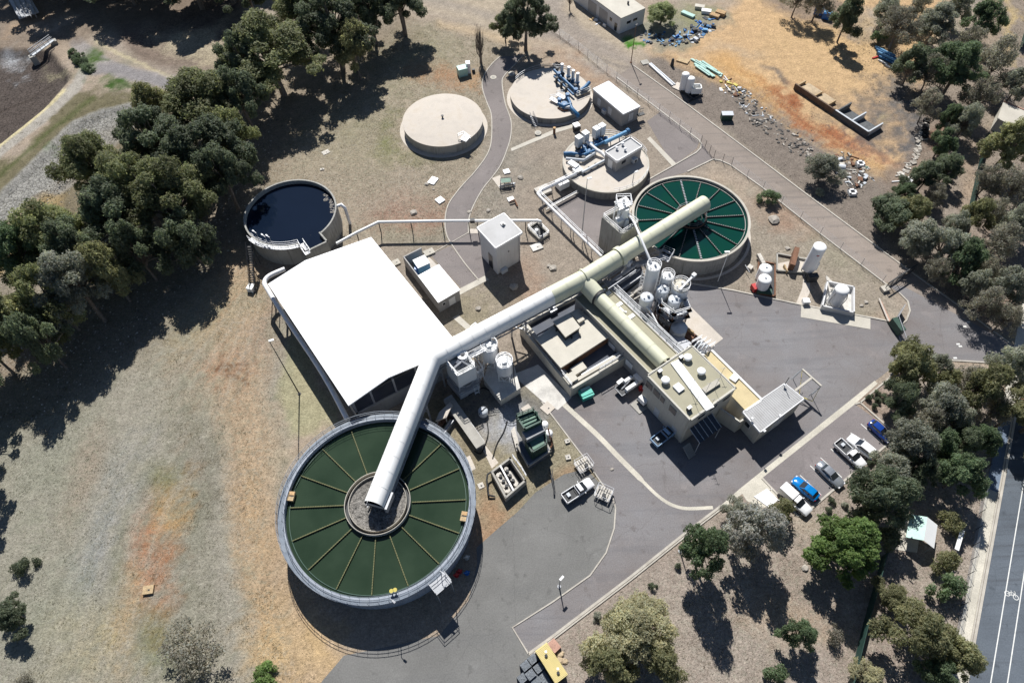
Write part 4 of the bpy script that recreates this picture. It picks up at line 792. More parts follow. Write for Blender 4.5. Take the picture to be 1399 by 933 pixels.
# workshop at the top
P=[G(813.8,0,4.2),G(848.6,25.2,4.2),G(882,11.3,4.2)]; d=P[0]-P[1]; P0=P[1]+d*1.9; P3=P[2]+d*1.9
t,Q=bldg('workshop','white walled workshop with cream roof at the top edge, beside the blue scrap heap','building',[P0,P[1],P[2],P3],4.2,'wall_white','cream_roof',.15,.18)
for u in (.42,.66): opening(t,Q,0,u,1.7,3.4,3.2,'door','wall_grey')
opening(t,Q,0,.82,2.2,.9,.9); opening(t,Q,0,.93,1.2,1,2.1,'door','dark_glass'); opening(t,Q,1,.35,2.2,1.3,.7); opening(t,Q,1,.62,2.2,1.3,.7)
for u in ((858,6),): part('roof_vent',t,'dark_steel',lambda b:b.cyl((*G(*u,4.2)[:2],4.2),(*G(*u,4.2)[:2],4.9),.25,n=10))
# ---------------- big white roofed filter shed
hz=7.7; A=G(366,388,hz); B_=G(507,324,hz); D=G(476,554,hz); K=G(416.5,356,8.5); dv=D-A; Cc=B_+dv
t=thing('filter_shed','huge open sided shed with a blank bright white roof beside the largest tank','shed',((A+Cc)/2).to_2d().to_3d()[:])
t.location=Vector(((A.x+Cc.x)/2,(A.y+Cc.y)/2,0))
def f(b):
    K2=K+dv; vs=[A,D,K2,K,B_,Cc]; lo=[v-Vector((0,0,.25)) for v in vs]; b.add(vs+lo,[(0,1,2,3),(3,2,5,4),(6,9,8,7),(9,10,11,8),(0,3,9,6),(3,4,10,9),(4,5,11,10),(5,2,8,11),(2,1,7,8),(1,0,6,7)])
part('roof',t,'white_roof',f)
def base(u,v,z=0): p=A+(B_-A)*u+dv*v; return (p.x,p.y,z)
part('lower_wall',t,'wall_grey',lambda b:b.walls([base(.04,.02)[:2],base(.04,.98)[:2],base(.96,.98)[:2],base(.96,.02)[:2]],-.05,3.4,.3))
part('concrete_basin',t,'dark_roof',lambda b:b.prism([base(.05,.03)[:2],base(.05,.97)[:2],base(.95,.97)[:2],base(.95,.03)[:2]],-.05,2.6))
for i in range(8):
    for u in (.045,.955): q=base(u,.03+.94*i/7); part('column',t,'galv_steel',lambda b:b.box((q[0],q[1],(3.4+7.45)/2),(.3,.3,4.0),.5))
for u in (.2,.4,.6,.8): q=base(u,.975); part('column',t,'galv_steel',lambda b:b.box((q[0],q[1],(3.4+7.6)/2),(.3,.3,4.1),.5))
part('truss',t,'dark_steel',lambda b:[b.beam(base(.04,v,7.2),base(.96,v,7.2),.25,.4) for v in (.03,.34,.66,.97)])
pts=[G(389,367.6,5.2),G(368,377,5.4),G(361.5,386,5.4),G(366,396,5.4),G(388,431,5.2),G(440,509,4.6),G(474,572,3.6)]
b=MB(); b.mat('white_steel').tube(smooth(pts,4),.42,14); b.mat('dark_steel')
for k in (.42,.62,.8): q=Vector(pts[4]).lerp(Vector(pts[5]),(k-.42)/.4) ; b.cyl((q.x-.2,q.y,0),(q.x-.2,q.y,q.z),.08,n=6)
for q in (pts[2],pts[3],pts[4]): b.cyl((q.x-.3,q.y,0),(q.x-.3,q.y,q.z),.09,n=6); b.cyl((q.x+.5,q.y+.3,0),(q.x+.5,q.y+.3,q.z),.09,n=6)
b.build('feed_pipe',label='thick white pipe bending round the left corner of the huge white roof',cat='pipe')
# ---------------- covered conveyor gallery
def arch(b,P,r,mt,rib=None,floor=True,seg=11,closed_ends=False,drop=.75):
    """half-round roof on short side walls following a path (axis at spring line)"""
    P=[Vector(p) for p in P]; n=len(P); rings=[]
    for i in range(n):
        d=((P[min(i+1,n-1)]-P[i]).normalized()+(P[i]-P[max(i-1,0)]).normalized()).normalized(); dd=(P[min(i+1,n-1)]-P[max(i-1,0)]).normalized()
        sd=Vector((-d.y,d.x,0)).normalized(); k=1.0
        if 0<i<n-1:
            cs=(P[i+1]-P[i]).normalized().dot((P[i]-P[i-1]).normalized()); k=1/max(.7,math.sqrt((1+cs)/2))
        up=Vector((0,0,1)); R_=[P[i]-sd*r*k-up*drop]
        for j in range(seg+1): t=PI*j/seg; R_.append(P[i]-sd*r*k*math.cos(t)+up*r*math.sin(t))
        R_.append(P[i]+sd*r*k-up*drop); rings.append(R_)
    m_=len(rings[0]); vs=[v for R_ in rings for v in R_]
    b.mat(mt).add(vs,[(i*m_+j,(i+1)*m_+j,(i+1)*m_+j+1,i*m_+j+1) for i in range(n-1) for j in range(m_-1)],True)
def gallery_part(root,name,P,r,mt,ribs=0,label=None,ends=(False,False)):
    b=MB(); arch(b,P,r,mt); arch(b,P,r-.06,'dark_steel')
    if ribs:
        for a,q in zip(P,P[1:]):
            a,q=Vector(a),Vector(q); L=(q-a).length; d=(q-a)/L; k=int(L/ribs)
            for i in range(1,k+1): u=a+d*(i*ribs); arch(b,[u-d*.05,u+d*.05],r+.035,mt)
    return b.build(name,root,label=label)
zA,zB,zC=7.5,8.3,7.9
gA=G(511,690,7.3); gB=G(590,489,zB); gM=G(752,404,zC); gC=G(798,380,zC); gJ=G(846,350,7.6); gD=G(963,277,6.9)
t=thing('covered_gallery','long half round covered gallery, white then cream, bending between the two clarifiers','conveyor gallery',(*G(700,560)[:2],0)); t.location=Vector((gB.x,gB.y,0))
gallery_part(t,'white_cover',[gA,gB,gM],1.47,'white_paint',2.4); gallery_part(t,'cream_cover',[gM,gC,gJ],1.5,'cream_steel',3.0); gallery_part(t,'cream_cover',[gJ+(gD-gJ).normalized()*.3,gD],1.43,'cream_steel',3.4)
d=(gD-gJ).normalized(); part('joint_band',t,'cream_steel',lambda b:arch(b,[gJ-d*.5,gJ+d*.5],1.75,'cream_steel'))
part('joint_band',t,'cream_steel',lambda b:arch(b,[gC+(gC-gM).normalized()*-.2,gC+(gC-gM).normalized()*.2],1.7,'cream_steel'))
def f(b):
    for P_ in ([gA,gB,gM,gC,gJ,gD],):
        for a,q in zip(P_,P_[1:]): b.beam(a-Vector((0,0,.95)),q-Vector((0,0,.95)),2.7,.2); 
part('floor',t,'dark_steel',f)
def f(b):
    for a,q in ((gA,gB),(gB,gM),(gM,gC),(gC,gJ)):
        d=(q-a).normalized(); sd=Vector((-d.y,d.x,0)).normalized()*1.4
        for s_ in (-1,1):
            b.beam(a+sd*s_-Vector((0,0,1.1)),q+sd*s_-Vector((0,0,1.1)),.18,.25); b.beam(a+sd*s_-Vector((0,0,2.0)),q+sd*s_-Vector((0,0,2.0)),.15,.2)
            L=(q-a).length; k=max(1,int(L/2.4))
            for i in range(k): u=a+d*(L*i/k)+sd*s_; v=a+d*(L*(i+1)/k)+sd*s_; b.beam(u-Vector((0,0,1.1)),v-Vector((0,0,2.0)),.08,.08); b.beam(v-Vector((0,0,1.1)),v-Vector((0,0,2.0)),.08,.08)
part('truss',t,'galv_steel',f)
d1=(gB-gA).normalized(); sd=Vector((-d1.y,d1.x,0)).normalized()
part('end_box',t,'galv_steel',lambda b:(b.box(gA+d1*1.2-sd*1.75-Vector((0,0,.8)),(2.6,.35,1.4),math.atan2(d1.y,d1.x)),b.box(gA+d1*.1-Vector((0,0,.55)),(.1,2.6,.9),math.atan2(d1.y,d1.x))))
for k,q in ((0,gB),(1,gB.lerp(gM,.35)),(2,gB.lerp(gM,.72)),(3,gC.lerp(gJ,.55)),(4,gA.lerp(gB,.72))):
    part('support_frame',t,'galv_steel',lambda b:([b.beam((q.x+s_*1.3,q.y-s_*.5,0),(q.x+s_*1.1,q.y-s_*.4,q.z-2),.25,.25) for s_ in (-1,1)],b.beam((q.x-1.2,q.y+.45,3.4),(q.x+1.2,q.y-.45,3.4),.15,.2)))
# ---------------- crossing branch over the filter building
bA=G(799,385,7.6); bJ=G(817,405,6.6); bB=G(908,496,6.3)
t=thing('branch_gallery','narrower straight cream covered gallery lying along the khaki roofed filter building','conveyor gallery',(bJ.x,bJ.y,0))
gallery_part(t,'cream_cover',[bA,bJ],1.45,'cream_steel'); gallery_part(t,'cream_cover',[bJ+(bB-bJ).normalized()*.35,bB],1.15,'cream_steel',3.2)
d=(bB-bJ).normalized(); part('joint_band',t,'dark_steel',lambda b:arch(b,[bJ+d*.0,bJ+d*.5],1.36,'dark_steel'))
# ---------------- frame helper for oblique rectangular blocks
class Fr:
    def __init__(s,o,px,z=0):  # origin world, direction world
        s.o=Vector(o); s.ax=(Vector(px)-s.o); s.ax.z=0; s.ax.normalize(); s.ay=Vector((-s.ax.y,s.ax.x,0)); s.a=math.atan2(s.ax.y,s.ax.x)
    def p(s,x,y,z=0): return Vector((s.o.x+s.ax.x*x+s.ay.x*y,s.o.y+s.ax.y*x+s.ay.y*y,z))
    def r(s,x0,x1,y0,y1): return [s.p(x,y)[:2] for x,y in ((x0,y0),(x1,y0),(x1,y1),(x0,y1))]
    def uv(s,P): d=P-s.o; return d.dot(s.ax),d.dot(s.ay)
# ---------------- filter building under the branch
hz=5.0; F=Fr(G(925.5,484,hz),G(829.5,391.5,hz)); 
# x runs back towards the gallery, y towards the lower left face
L=F.uv(G(829.5,391.5,hz))[0]; Wd=F.uv(G(890,513,hz))[1]; sg=1 if Wd>0 else -1
t=thing('filter_building','long low building with khaki roof and white cross strips under the cream branch gallery','building',(*F.p(L/2,Wd/2)[:2],0))
part('wall',t,'wall_grey',lambda b:b.walls(F.r(.2,L+1.2,sg*.2,Wd-sg*.2),-.05,hz-.25,.25)); part('roof',t,'khaki_roof',lambda b:b.prism(F.r(0,L+1.5,0,Wd),hz-.3,hz,bot=True))
part('parapet',t,'wall_cream',lambda b:b.walls(F.r(.0,L+1.5,0,Wd),hz-.02,hz+.22,.16))
for i,x in enumerate((.93*L,.76*L,.58*L)): part('roof_strip',t,'white_paint',lambda b:b.prism(F.r(x-.35,x+.35,sg*.3,sg*2.9),hz+.003,hz+.12))
for x,y in ((.97,.12),(.86,.30),(.70,.32),(.64,.16),(.53,.4)): q=F.p(L*x,Wd*y+sg*.4,hz); part('roof_vent',t,'dark_steel',lambda b:(b.cyl(q,q+Vector((0,0,.5)),.14,n=8),b.mat('white_paint'),b.cyl(q+Vector((0,0,.5)),q+Vector((0,0,.62)),.2,n=8)))
q=F.p(L*.69,Wd*.3,hz); part('roof_hatch',t,'white_paint',lambda b:b.box((q.x,q.y,hz+.2),(1.1,1.1,.4),F.a))
for u in (.25,.5,.62): q=F.p(L*u,Wd+sg*.06,2.2); part('wall_panel',t,'white_steel',lambda b:b.box(q,(1.6,.06,1.4),F.a))
t2=thing('handrail_walkway','narrow steel walkway with handrails along the khaki roof beside the slim silos','walkway',(*F.p(L/2,-sg*1,0)[:2],0))
part('deck',t2,'galv_steel',lambda b:b.prism(F.r(-.2,L+1.5,-sg*.35,-sg*1.1),hz-.3,hz-.2,bot=True)); part('handrail',t2,'galv_steel',lambda b:(b.rail([F.p(-.2,-sg*.4,hz-.2),F.p(L+1.5,-sg*.4,hz-.2)],1.1,1.6,.05),b.rail([F.p(-.2,-sg*1.05,hz-.2),F.p(L+1.5,-sg*1.05,hz-.2)],1.1,1.6,.05)))
for i in range(7): part('post',t2,'galv_steel',lambda b:b.beam(F.p(L*i/6,-sg*1.0,0),F.p(L*i/6,-sg*1.0,hz-.3),.15,.15))
b=MB(); b.mat('white_steel').tube([F.p(-.2,-sg*1.3,hz+.3),F.p(L*.35,-sg*1.3,hz+.3),F.p(L*.42,-sg*1.6,hz+.6),F.p(L*.50,-sg*1.9,hz+.9),F.p(L*.6,-sg*1.7,hz+1.4),F.p(L*.66,-sg*2.6,hz+1.2)],.17,8)
b.build('bent_pipe',label='thin white pipe curling up from the handrail walkway to the silos',cat='pipe')
# ---------------- flat building with cream roof terrace
zp=2.6; F=Fr(G(712.5,445,zp),G(781,530,zp)); L=F.uv(G(781,530,zp))[0]; Wd=F.uv(G(845,459,zp))[1]
t=thing('thickener_building','square building with a stepped cream roof inside a sunken dark terrace, centre of the plant','building',(*F.p(L/2,Wd/2)[:2],0))
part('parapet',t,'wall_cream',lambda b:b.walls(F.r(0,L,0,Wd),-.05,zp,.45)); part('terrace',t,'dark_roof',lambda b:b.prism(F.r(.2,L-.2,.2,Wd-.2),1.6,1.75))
rim=F.r(-.05,L+.05,-.05,Wd+.05); part('ledge',t,'cream_roof',lambda b:b.walls(F.r(.75,L-.75,.75,Wd-.75),1.7,zp+.15,.6,True,gap=(2,3)))
zr=3.9; U=[G(732,463,zr),G(766,502.5,zr),G(836,457.5,zr),G(818,437,zr),G(812,439,zr),G(790,421,zr),G(772,431,zr)]
part('upper_wall',t,'rust',lambda b:b.walls([tuple((p+(sum(U,Vector())/7-p).normalized()*.4)[:2]) for p in U],1.7,zr-.3,.3)); part('roof',t,'cream_roof',lambda b:b.prism([p[:2] for p in U],zr-.32,zr,bot=True))
U2=[G(755.5,439,5.2),G(772.6,460.6,5.2),G(793,447,5.2),G(778,427.5,5.2)]
part('roof_hut',t,'cream_roof',lambda b:(b.prism([p[:2] for p in U2],4.95,5.2,bot=True),b.mat('dark_steel'),b.walls([tuple((p+(sum(U2,Vector())/4-p).normalized()*.25)[:2]) for p in U2],zr-.01,4.96,.1)))
part('roof_hut',t,'cream_roof',lambda b:b.prism([G(x,y,4.5)[:2] for x,y in ((779,428),(791,441),(799,436),(788,424))],zr-.01,4.5))
for x,y in ((789,447),(760,452),(781,462),(792,459)): q=G(x,y,zr); part('roof_vent',t,'dark_steel',lambda b:b.cyl(q,q+Vector((0,0,.45)),.16,n=8))
part('ridge_strip',t,'cream_roof',lambda b:(b.beam(G(735,461,zr+.04),G(755,449,zr+.04),.25,.12),b.beam(G(783,430,zr+.04),G(800,424,zr+.04),.25,.12)))
part('step_block',t,'cream_roof',lambda b:(b.prism([G(x,y,3.1)[:2] for x,y in ((769,515),(777,525),(790,517),(782,507))],0,3.1),b.prism([G(x,y,2.9)[:2] for x,y in ((779,503),(786,512),(802,502),(795,493))],0,2.9)))
part('handrail',t,'galv_steel',lambda b:(b.rail([F.p(.2,.2,zp),F.p(L-.2,.2,zp)],1.0,1.5,.04),b.rail([F.p(L-.2,Wd*.45,zp),F.p(L-.2,Wd-.2,zp),F.p(L*.2,Wd-.2,zp)],1.0,1.5,.045)))
q=G(753,424,1.8); part('pump_unit',t,'galv_steel',lambda b:(b.box((q.x,q.y,2.2),(1.8,1.4,.9),F.a),b.cyl((q.x,q.y,2.6),(q.x,q.y,3.1),.3,n=10)))
q=G(841,447,2.6); part('sluice_gear',t,'dark_steel',lambda b:(b.box((q.x,q.y,3.3),(1.2,1.0,1.4),F.a),b.beam((q.x-1.8,q.y-1.2,3.2),(q.x+.4,q.y+.4,4.2),.2,.2),b.cyl((q.x+.5,q.y,2.6),(q.x+.5,q.y,4.6),.12,n=6)))
# canopy frame beside it
b=MB(); b.mat('white_steel').beam(G(794,512,2.4),G(856,476,2.4),.2,.25); b.mat('galv_steel'); [b.cyl((*G(794+62*k,512-36*k,2.4)[:2],0),G(794+62*k,512-36*k,2.4),.07,n=6) for k in (0,.33,.66,1)]
b.build('pipe_rail',label='long straight white rail over the shaded trench in front of the cream roofed building',cat='rail')
sheet('paving_strip',[(806,510),(838,490),(842,500),(803,523)],.03,'pink_brick')
# ---------------- control building
hz=8.0; F=Fr(G(943.5,574,hz),G(884.5,512.6,hz)); L=F.uv(G(884.5,512.6,hz))[0]; Wd=F.uv(G(1005.5,530,hz))[1]; sg=1 if Wd>0 else -1
t=thing('control_building','two storey block with a khaki flat roof, white roof strip, round vents and dark windows','building',(*F.p(L/2,Wd/2)[:2],0))
R_=F.r(0,L,0,Wd); part('wall',t,'wall_cream',lambda b:b.walls(F.r(.12,L-.12,sg*.12,Wd-sg*.12),-.05,hz-.1,.25)); part('roof',t,'khaki_roof',lambda b:b.prism(F.r(.1,L-.1,sg*.1,Wd-sg*.1),hz-.35,hz-.12))
part('parapet',t,'wall_cream',lambda b:b.walls(R_,hz-.35,hz+.03,.22))
s0=F.uv(G(924,498,hz)); s1=F.uv(G(970,552,hz))
part('roof_strip',t,'white_paint',lambda b:(b.beam((*G(921.5,494,hz)[:2],hz+.02),(*G(970,559,hz)[:2],hz+.02),1.5,.3)))
for x,y in ((909,520),(958,508),(939.5,489)): q=G(x,y,hz+.3); part('roof_ventilator',t,'white_paint',lambda b:(b.cyl((q.x,q.y,hz-.12),(q.x,q.y,hz+.45),.42,n=20),b.cyl((q.x,q.y,hz+.45),(q.x,q.y,hz+.6),.68,n=24),b.dome((q.x,q.y,hz+.6),.68,.22,24,4)))
for x,y in ((901,509),(941,559),(930,490)): q=G(x,y,hz); part('roof_duct',t,'dark_steel' ,lambda b:(b.box((q.x,q.y,hz+.25),(.45,.7,.75),F.a),b.mat('white_steel'),b.box((q.x,q.y,hz+.65),(.5,.75,.08),F.a)))
q=G(927,530,hz); part('skylight',t,'white_steel',lambda b:b.box((q.x,q.y,hz+.05),(1.4,1.2,.4),F.a)); 
part('skylight',t,'concrete_pale',lambda b:b.beam((*G(961,535,hz)[:2],hz+.1),(*G(981,522,hz)[:2],hz+.1),.9,.45))
for (x,y),h_ in (((943,532),3),((950,551),2.2),((976,530),3),((970,556),2.6),((984,513),2.4),((962,540),4)): q=G(x,y,hz); part('antenna',t,'galv_steel',lambda b:(b.cyl((q.x,q.y,hz-.1),(q.x+.1,q.y,hz+h_),.03,n=5),b.beam((q.x-.4,q.y,hz+h_*.9),(q.x+.4,q.y,hz+h_*.9),.04,.04)))
for u,wd,hh in ((.91,1.35,1.5),(.73,1.35,1.5),(.59,.8,1.3),(.35,1.35,1.5)):
    c1=F.p(L*u,-sg*.02,6.0); fr=part('window',t,'mid_steel',lambda b:b.box(c1,(wd+.12,.06,hh+.12),F.a)); c2=F.p(L*u,-sg*.065,6.0); part('pane',t,'dark_glass',lambda b:b.box(c2,(wd,.04,hh),F.a),parent=fr)
for v in (.28,.55,.85):
    c1=F.p(-.02,Wd*v,6.3); fr=part('window',t,'wall_cream',lambda b:b.box(c1,(.06,1.6,.9),F.a)); c2=F.p(-.065,Wd*v,6.3); part('pane',t,'dark_glass',lambda b:b.box(c2,(.04,1.45,.75),F.a),parent=fr)
for u in (.62,.2): c1=F.p(L*u,-sg*.02,1.3); part('door',t,'silo_grey',lambda b:b.box(c1,(1.1,.06,2.2),F.a))
part('drain_pipe',t,'wall_cream',lambda b:b.cyl(F.p(.3,-sg*.1,0),F.p(.3,-sg*.1,7.8),.06,n=6))
# glazed lean-to porch
part('porch_roof',t,'dark_glass',lambda b:b.add([F.p(-.1,sg*.6,4.6),F.p(-.1,sg*5.2,4.6),F.p(-2.6,sg*5.2,3.7),F.p(-2.6,sg*.6,3.7)],[(0,1,2,3)])); part('porch_frame',t,'silo_grey',lambda b:([b.beam(F.p(-.1,sg*(.6+i*.92),4.65),F.p(-2.6,sg*(.6+i*.92),3.75),.07,.08) for i in range(6)],[b.cyl(F.p(-2.5,sg*y,0),F.p(-2.5,sg*y,3.7),.06,n=6) for y in (.7,5.1)]))
q=F.p(-2.4,-sg*.3,0); part('stair',t,'concrete',lambda b:[b.box(F.p(-1.2-.25*i,-sg*.2,1.4-.2*i),(.3,1.4,.1),F.a) for i in range(7)])
FC=F;CL=L;CW=Wd;csg=sg
# lower wing with yellow roof
zy=4.3; Y=[G(962,483,zy),G(972,479,zy),G(1041,547,zy),G(1019,561,zy),G(1000,541,zy)]
t=thing('low_wing','low wing with a yellowish roof and white edge gutter, behind the control building','building',(*G(1005,520,0)[:2],0))
part('wall',t,'wall_cream',lambda b:b.walls([tuple((p+(sum(Y,Vector())/5-p).normalized()*.2)[:2]) for p in Y],-.05,zy-.2,.2)); part('roof',t,'yellow_roof',lambda b:b.prism([p[:2] for p in Y],zy-.2,zy,bot=True))
part('gutter',t,'white_paint',lambda b:(b.beam(Y[1]+Vector((0,0,.1)),Y[2]+Vector((0,0,.1)),.35,.25),b.beam(Y[2]+Vector((0,0,.05)),Y[3]+Vector((0,0,.05)),.2,.2)))
part('roof_hatch',t,'white_steel',lambda b:b.box((*G(1003,517,zy)[:2],zy+.15),(1.3,1.1,.3),.8))
part('link_wall',t,'wall_cream',lambda b:b.walls([F.p(-.2,Wd*.8)[:2],G(1012,574,4)[:2],G(1028,563,4)[:2]],0,3.6,.25,False)); 
zg=4.4; P=[G(1072,523.5,zg),G(1098.5,544.5,zg),G(1038.5,590.3,zg),G(1014.6,562.5,zg)]
t,Q=bldg('grey_roof_building','low block with ribbed pale grey roof beside the open steel frame','building',P,zg,'wall_cream','grey_roof',.25,.22,'white_steel')
part('roof_rib',t,'grey_roof',lambda b:[b.beam(P[0].lerp(P[3],i/24)+Vector((0,0,.02)),P[1].lerp(P[2],i/24)+Vector((0,0,.02)),.06,.03) for i in range(1,24)])
for x,y in ((1071,528),(1043,591),(1026,574),(1064,570)): q=G(x,y,zg); part('roof_lamp',t,'white_steel',lambda b:(b.cyl((q.x,q.y,zg),(q.x,q.y,zg+.6),.05,n=6),b.box((q.x,q.y,zg+.6),(.4,.3,.25),.6)))
part('chimney_pipe',t,'dark_steel',lambda b:b.cyl((*G(1071,527,zg)[:2],zg),(*G(1071,527,zg)[:2],zg+2.6),.06,n=6))
opening(t,Q,1,.5,1.6,2.4,2.6,'door','wall_white'); opening(t,Q,2,.6,2.6,1,1)
t=thing('steel_frame','open pale steel frame with a hanging beam, beyond the grey roofed block','frame',(*G(1105,535)[:2],0))
z_=3.8; a_,b_,c_2=G(1096,504.5,z_),G(1122,527.5,z_),G(1108,517,z_); d_=G(1086,534,z_)
part('cross_beam',t,'concrete_pale',lambda b:b.beam(a_,b_,.28,.28)); part('jib_beam',t,'concrete_pale',lambda b:b.beam(d_,c_2,.35,.35))
for q in (a_,b_): part('leg',t,'silo_grey',lambda b:(b.beam((q.x-2.2,q.y-.8,0),q,.09,.09),b.beam((q.x-.2,q.y+.4,0),q,.09,.09)))
part('brace',t,'hazard_yellow',lambda b:(b.beam(G(1092,541,1),G(1110,548,1),.1,.1),b.beam(G(1092,541,1),G(1096,505,3),.06,.06),b.beam(G(1110,548,1),G(1121,528,3.5),.06,.06)))
t=thing('loading_rack','cluttered white pipe rack with handrails behind the far corner of the control building','rack',(*G(955,478)[:2],0))
part('frame',t,'white_steel',lambda b:([b.rail([G(944+i*6,470+i*3,4.2+k),G(958+i*6,462+i*3,4.2+k)],1.0,1.5,.05) for i in range(4) for k in (0,)],[b.cyl((*G(x,y,5)[:2],0),G(x,y,5),.09,n=6) for x,y in ((944,470),(958,462),(966,480),(976,472))],b.beam(G(940,474,4.2),G(966,484,4.2),.8,.1)))
part('pipework',t,'silo_grey',lambda b:[b.tube([G(948+i*5,474+2*i,4.6),G(955+i*4,466+2*i,5.0+.2*i),G(962+i*3,470+2*i,4.4)],.13,6) for i in range(4)])
# ---------------- inlet tower
zt=8.0; T=[G(824,297,zt),G(849.5,319.5,zt),G(871,305.5,zt),G(846,285.5,zt)]
t=thing('inlet_tower','tall open concrete box beside the teal clarifier with white machinery inside its top','tower',(*((T[0]+T[2])/2)[:2],0))
part('wall',t,'concrete_wall',lambda b:b.walls([p[:2] for p in T],-.05,zt,.35)); part('deck',t,'slab_splash',lambda b:b.prism([p[:2] for p in T],zt-1.5,zt-1.3))
part('handrail',t,'white_steel',lambda b:b.rail([*T,T[0]],1.0,1.6,.04))
q=(T[1]+T[2]+T[3]*2)/4; 
part('grit_screen',t,'white_paint',lambda b:(b.cyl((q.x,q.y,zt-1.2),(q.x,q.y,zt+2.6),.75,.55,16),b.box((q.x-1.0,q.y-.5,zt-.4),(1.3,1.2,1.8),.4),b.cyl((q.x-.8,q.y+.8,zt-1),(q.x-.8,q.y+.8,zt+1.5),.3,n=10),b.mat('silo_grey'),b.cyl((q.x+.3,q.y-1.0,zt-1.2),(q.x+.3,q.y-1,zt+.8),.6,.3,14),b.mat('dark_steel'),b.cyl((q.x+.3,q.y-1.6,zt-1.2),(q.x+.3,q.y-1.6,zt-1.1),.9,n=20)))
qt=G(852,277,11); part('top_platform',t,'white_steel',lambda b:(b.box((qt.x,qt.y,10.9),(2.6,2.2,.12),.5),b.rail([(qt.x-1.3,qt.y-1.1,11),(qt.x+1.3,qt.y-1.1,11),(qt.x+1.3,qt.y+1.1,11),(qt.x-1.3,qt.y+1.1,11),(qt.x-1.3,qt.y-1.1,11)],1.05,1.2,.045),[b.beam((qt.x+sx*1.0,qt.y+sy*.9,zt-1),(qt.x+sx*1.0,qt.y+sy*.9,10.9),.12,.12) for sx in (-1,1) for sy in (-1,1)],b.cyl((qt.x,qt.y,9),(qt.x,qt.y,12),.25,n=10),b.beam((qt.x-1,qt.y-.9,9),(qt.x+1,qt.y-.9,10.8),.07,.07)))
part('ladder',t,'white_steel',lambda b:(b.beam((qt.x-1.5,qt.y-.6,zt-1),(qt.x-1.5,qt.y-.6,12),.06,.06),b.beam((qt.x-1.5,qt.y-.1,zt-1),(qt.x-1.5,qt.y-.1,12),.06,.06),[b.beam((qt.x-1.5,qt.y-.6,zt-1+.35*i),(qt.x-1.5,qt.y-.1,zt-1+.35*i),.05,.05) for i in range(14)]))
b=MB(); b.mat('white_steel').tube([G(859,293,9.5),G(867,305,9.8),G(889,358,10.6),G(891,362,10)],.19,10)
b.build('transfer_pipe',label='long thin white pipe slanting over the cream gallery from inlet tower to silo tops',cat='pipe')
# steelwork round the joint
t=thing('junction_steelwork','tangle of dark grey beams, ducts and handrails under the gallery joint by the inlet tower','steelwork',(*G(850,385)[:2],0))
part('beam',t,'galv_steel',lambda b:(b.beam(G(815,398,5),G(872,360,5),.3,.4),b.beam(G(820,405,4),G(874,368,4),.25,.3),b.beam(G(826,411,4.5),G(876,377,4.5),.25,.3),b.beam(G(855,352,6.2),G(880,345,4.2),.5,.5)))
part('duct',t,'silo_grey',lambda b:(b.tube([G(852,345,8),G(857,352,7),G(858,364,5),G(852,374,3)],.5,12),b.tube([G(866,357,3),G(872,370,1.5),G(876,376,1)],.16,8),b.ring(G(856,356,6)[:2],.0,1.0,5.5,6.3,18)))
part('handrail',t,'galv_steel',lambda b:(b.rail([G(830,400,5),G(868,374,5)],1.1,1.2,.05),b.rail([G(868,360,4),G(905,345,4.1),G(914,350,4.1)],1.05,1.2,.04),b.rail([G(870,368,4),G(908,357,4.1)],1.05,1.2,.04)))
part('deck',t,'dark_roof',lambda b:b.prism([G(x,y,3)[:2] for x,y in ((812,398),(874,356),(880,378),(834,412))],2.8,3.0,bot=True))
part('bridge',t,'galv_steel',lambda b:b.beam(G(866,362,4),G(912,350,4.05),1.1,.12))
part('white_rod',t,'white_paint',lambda b:b.beam(G(863,354,3),G(869,374,3),.14,.14))
part('wall',t,'wall_grey',lambda b:b.walls([G(x,y,3)[:2] for x,y in ((814,399),(838,415),(880,381),(872,357))],0,2.8,.3))
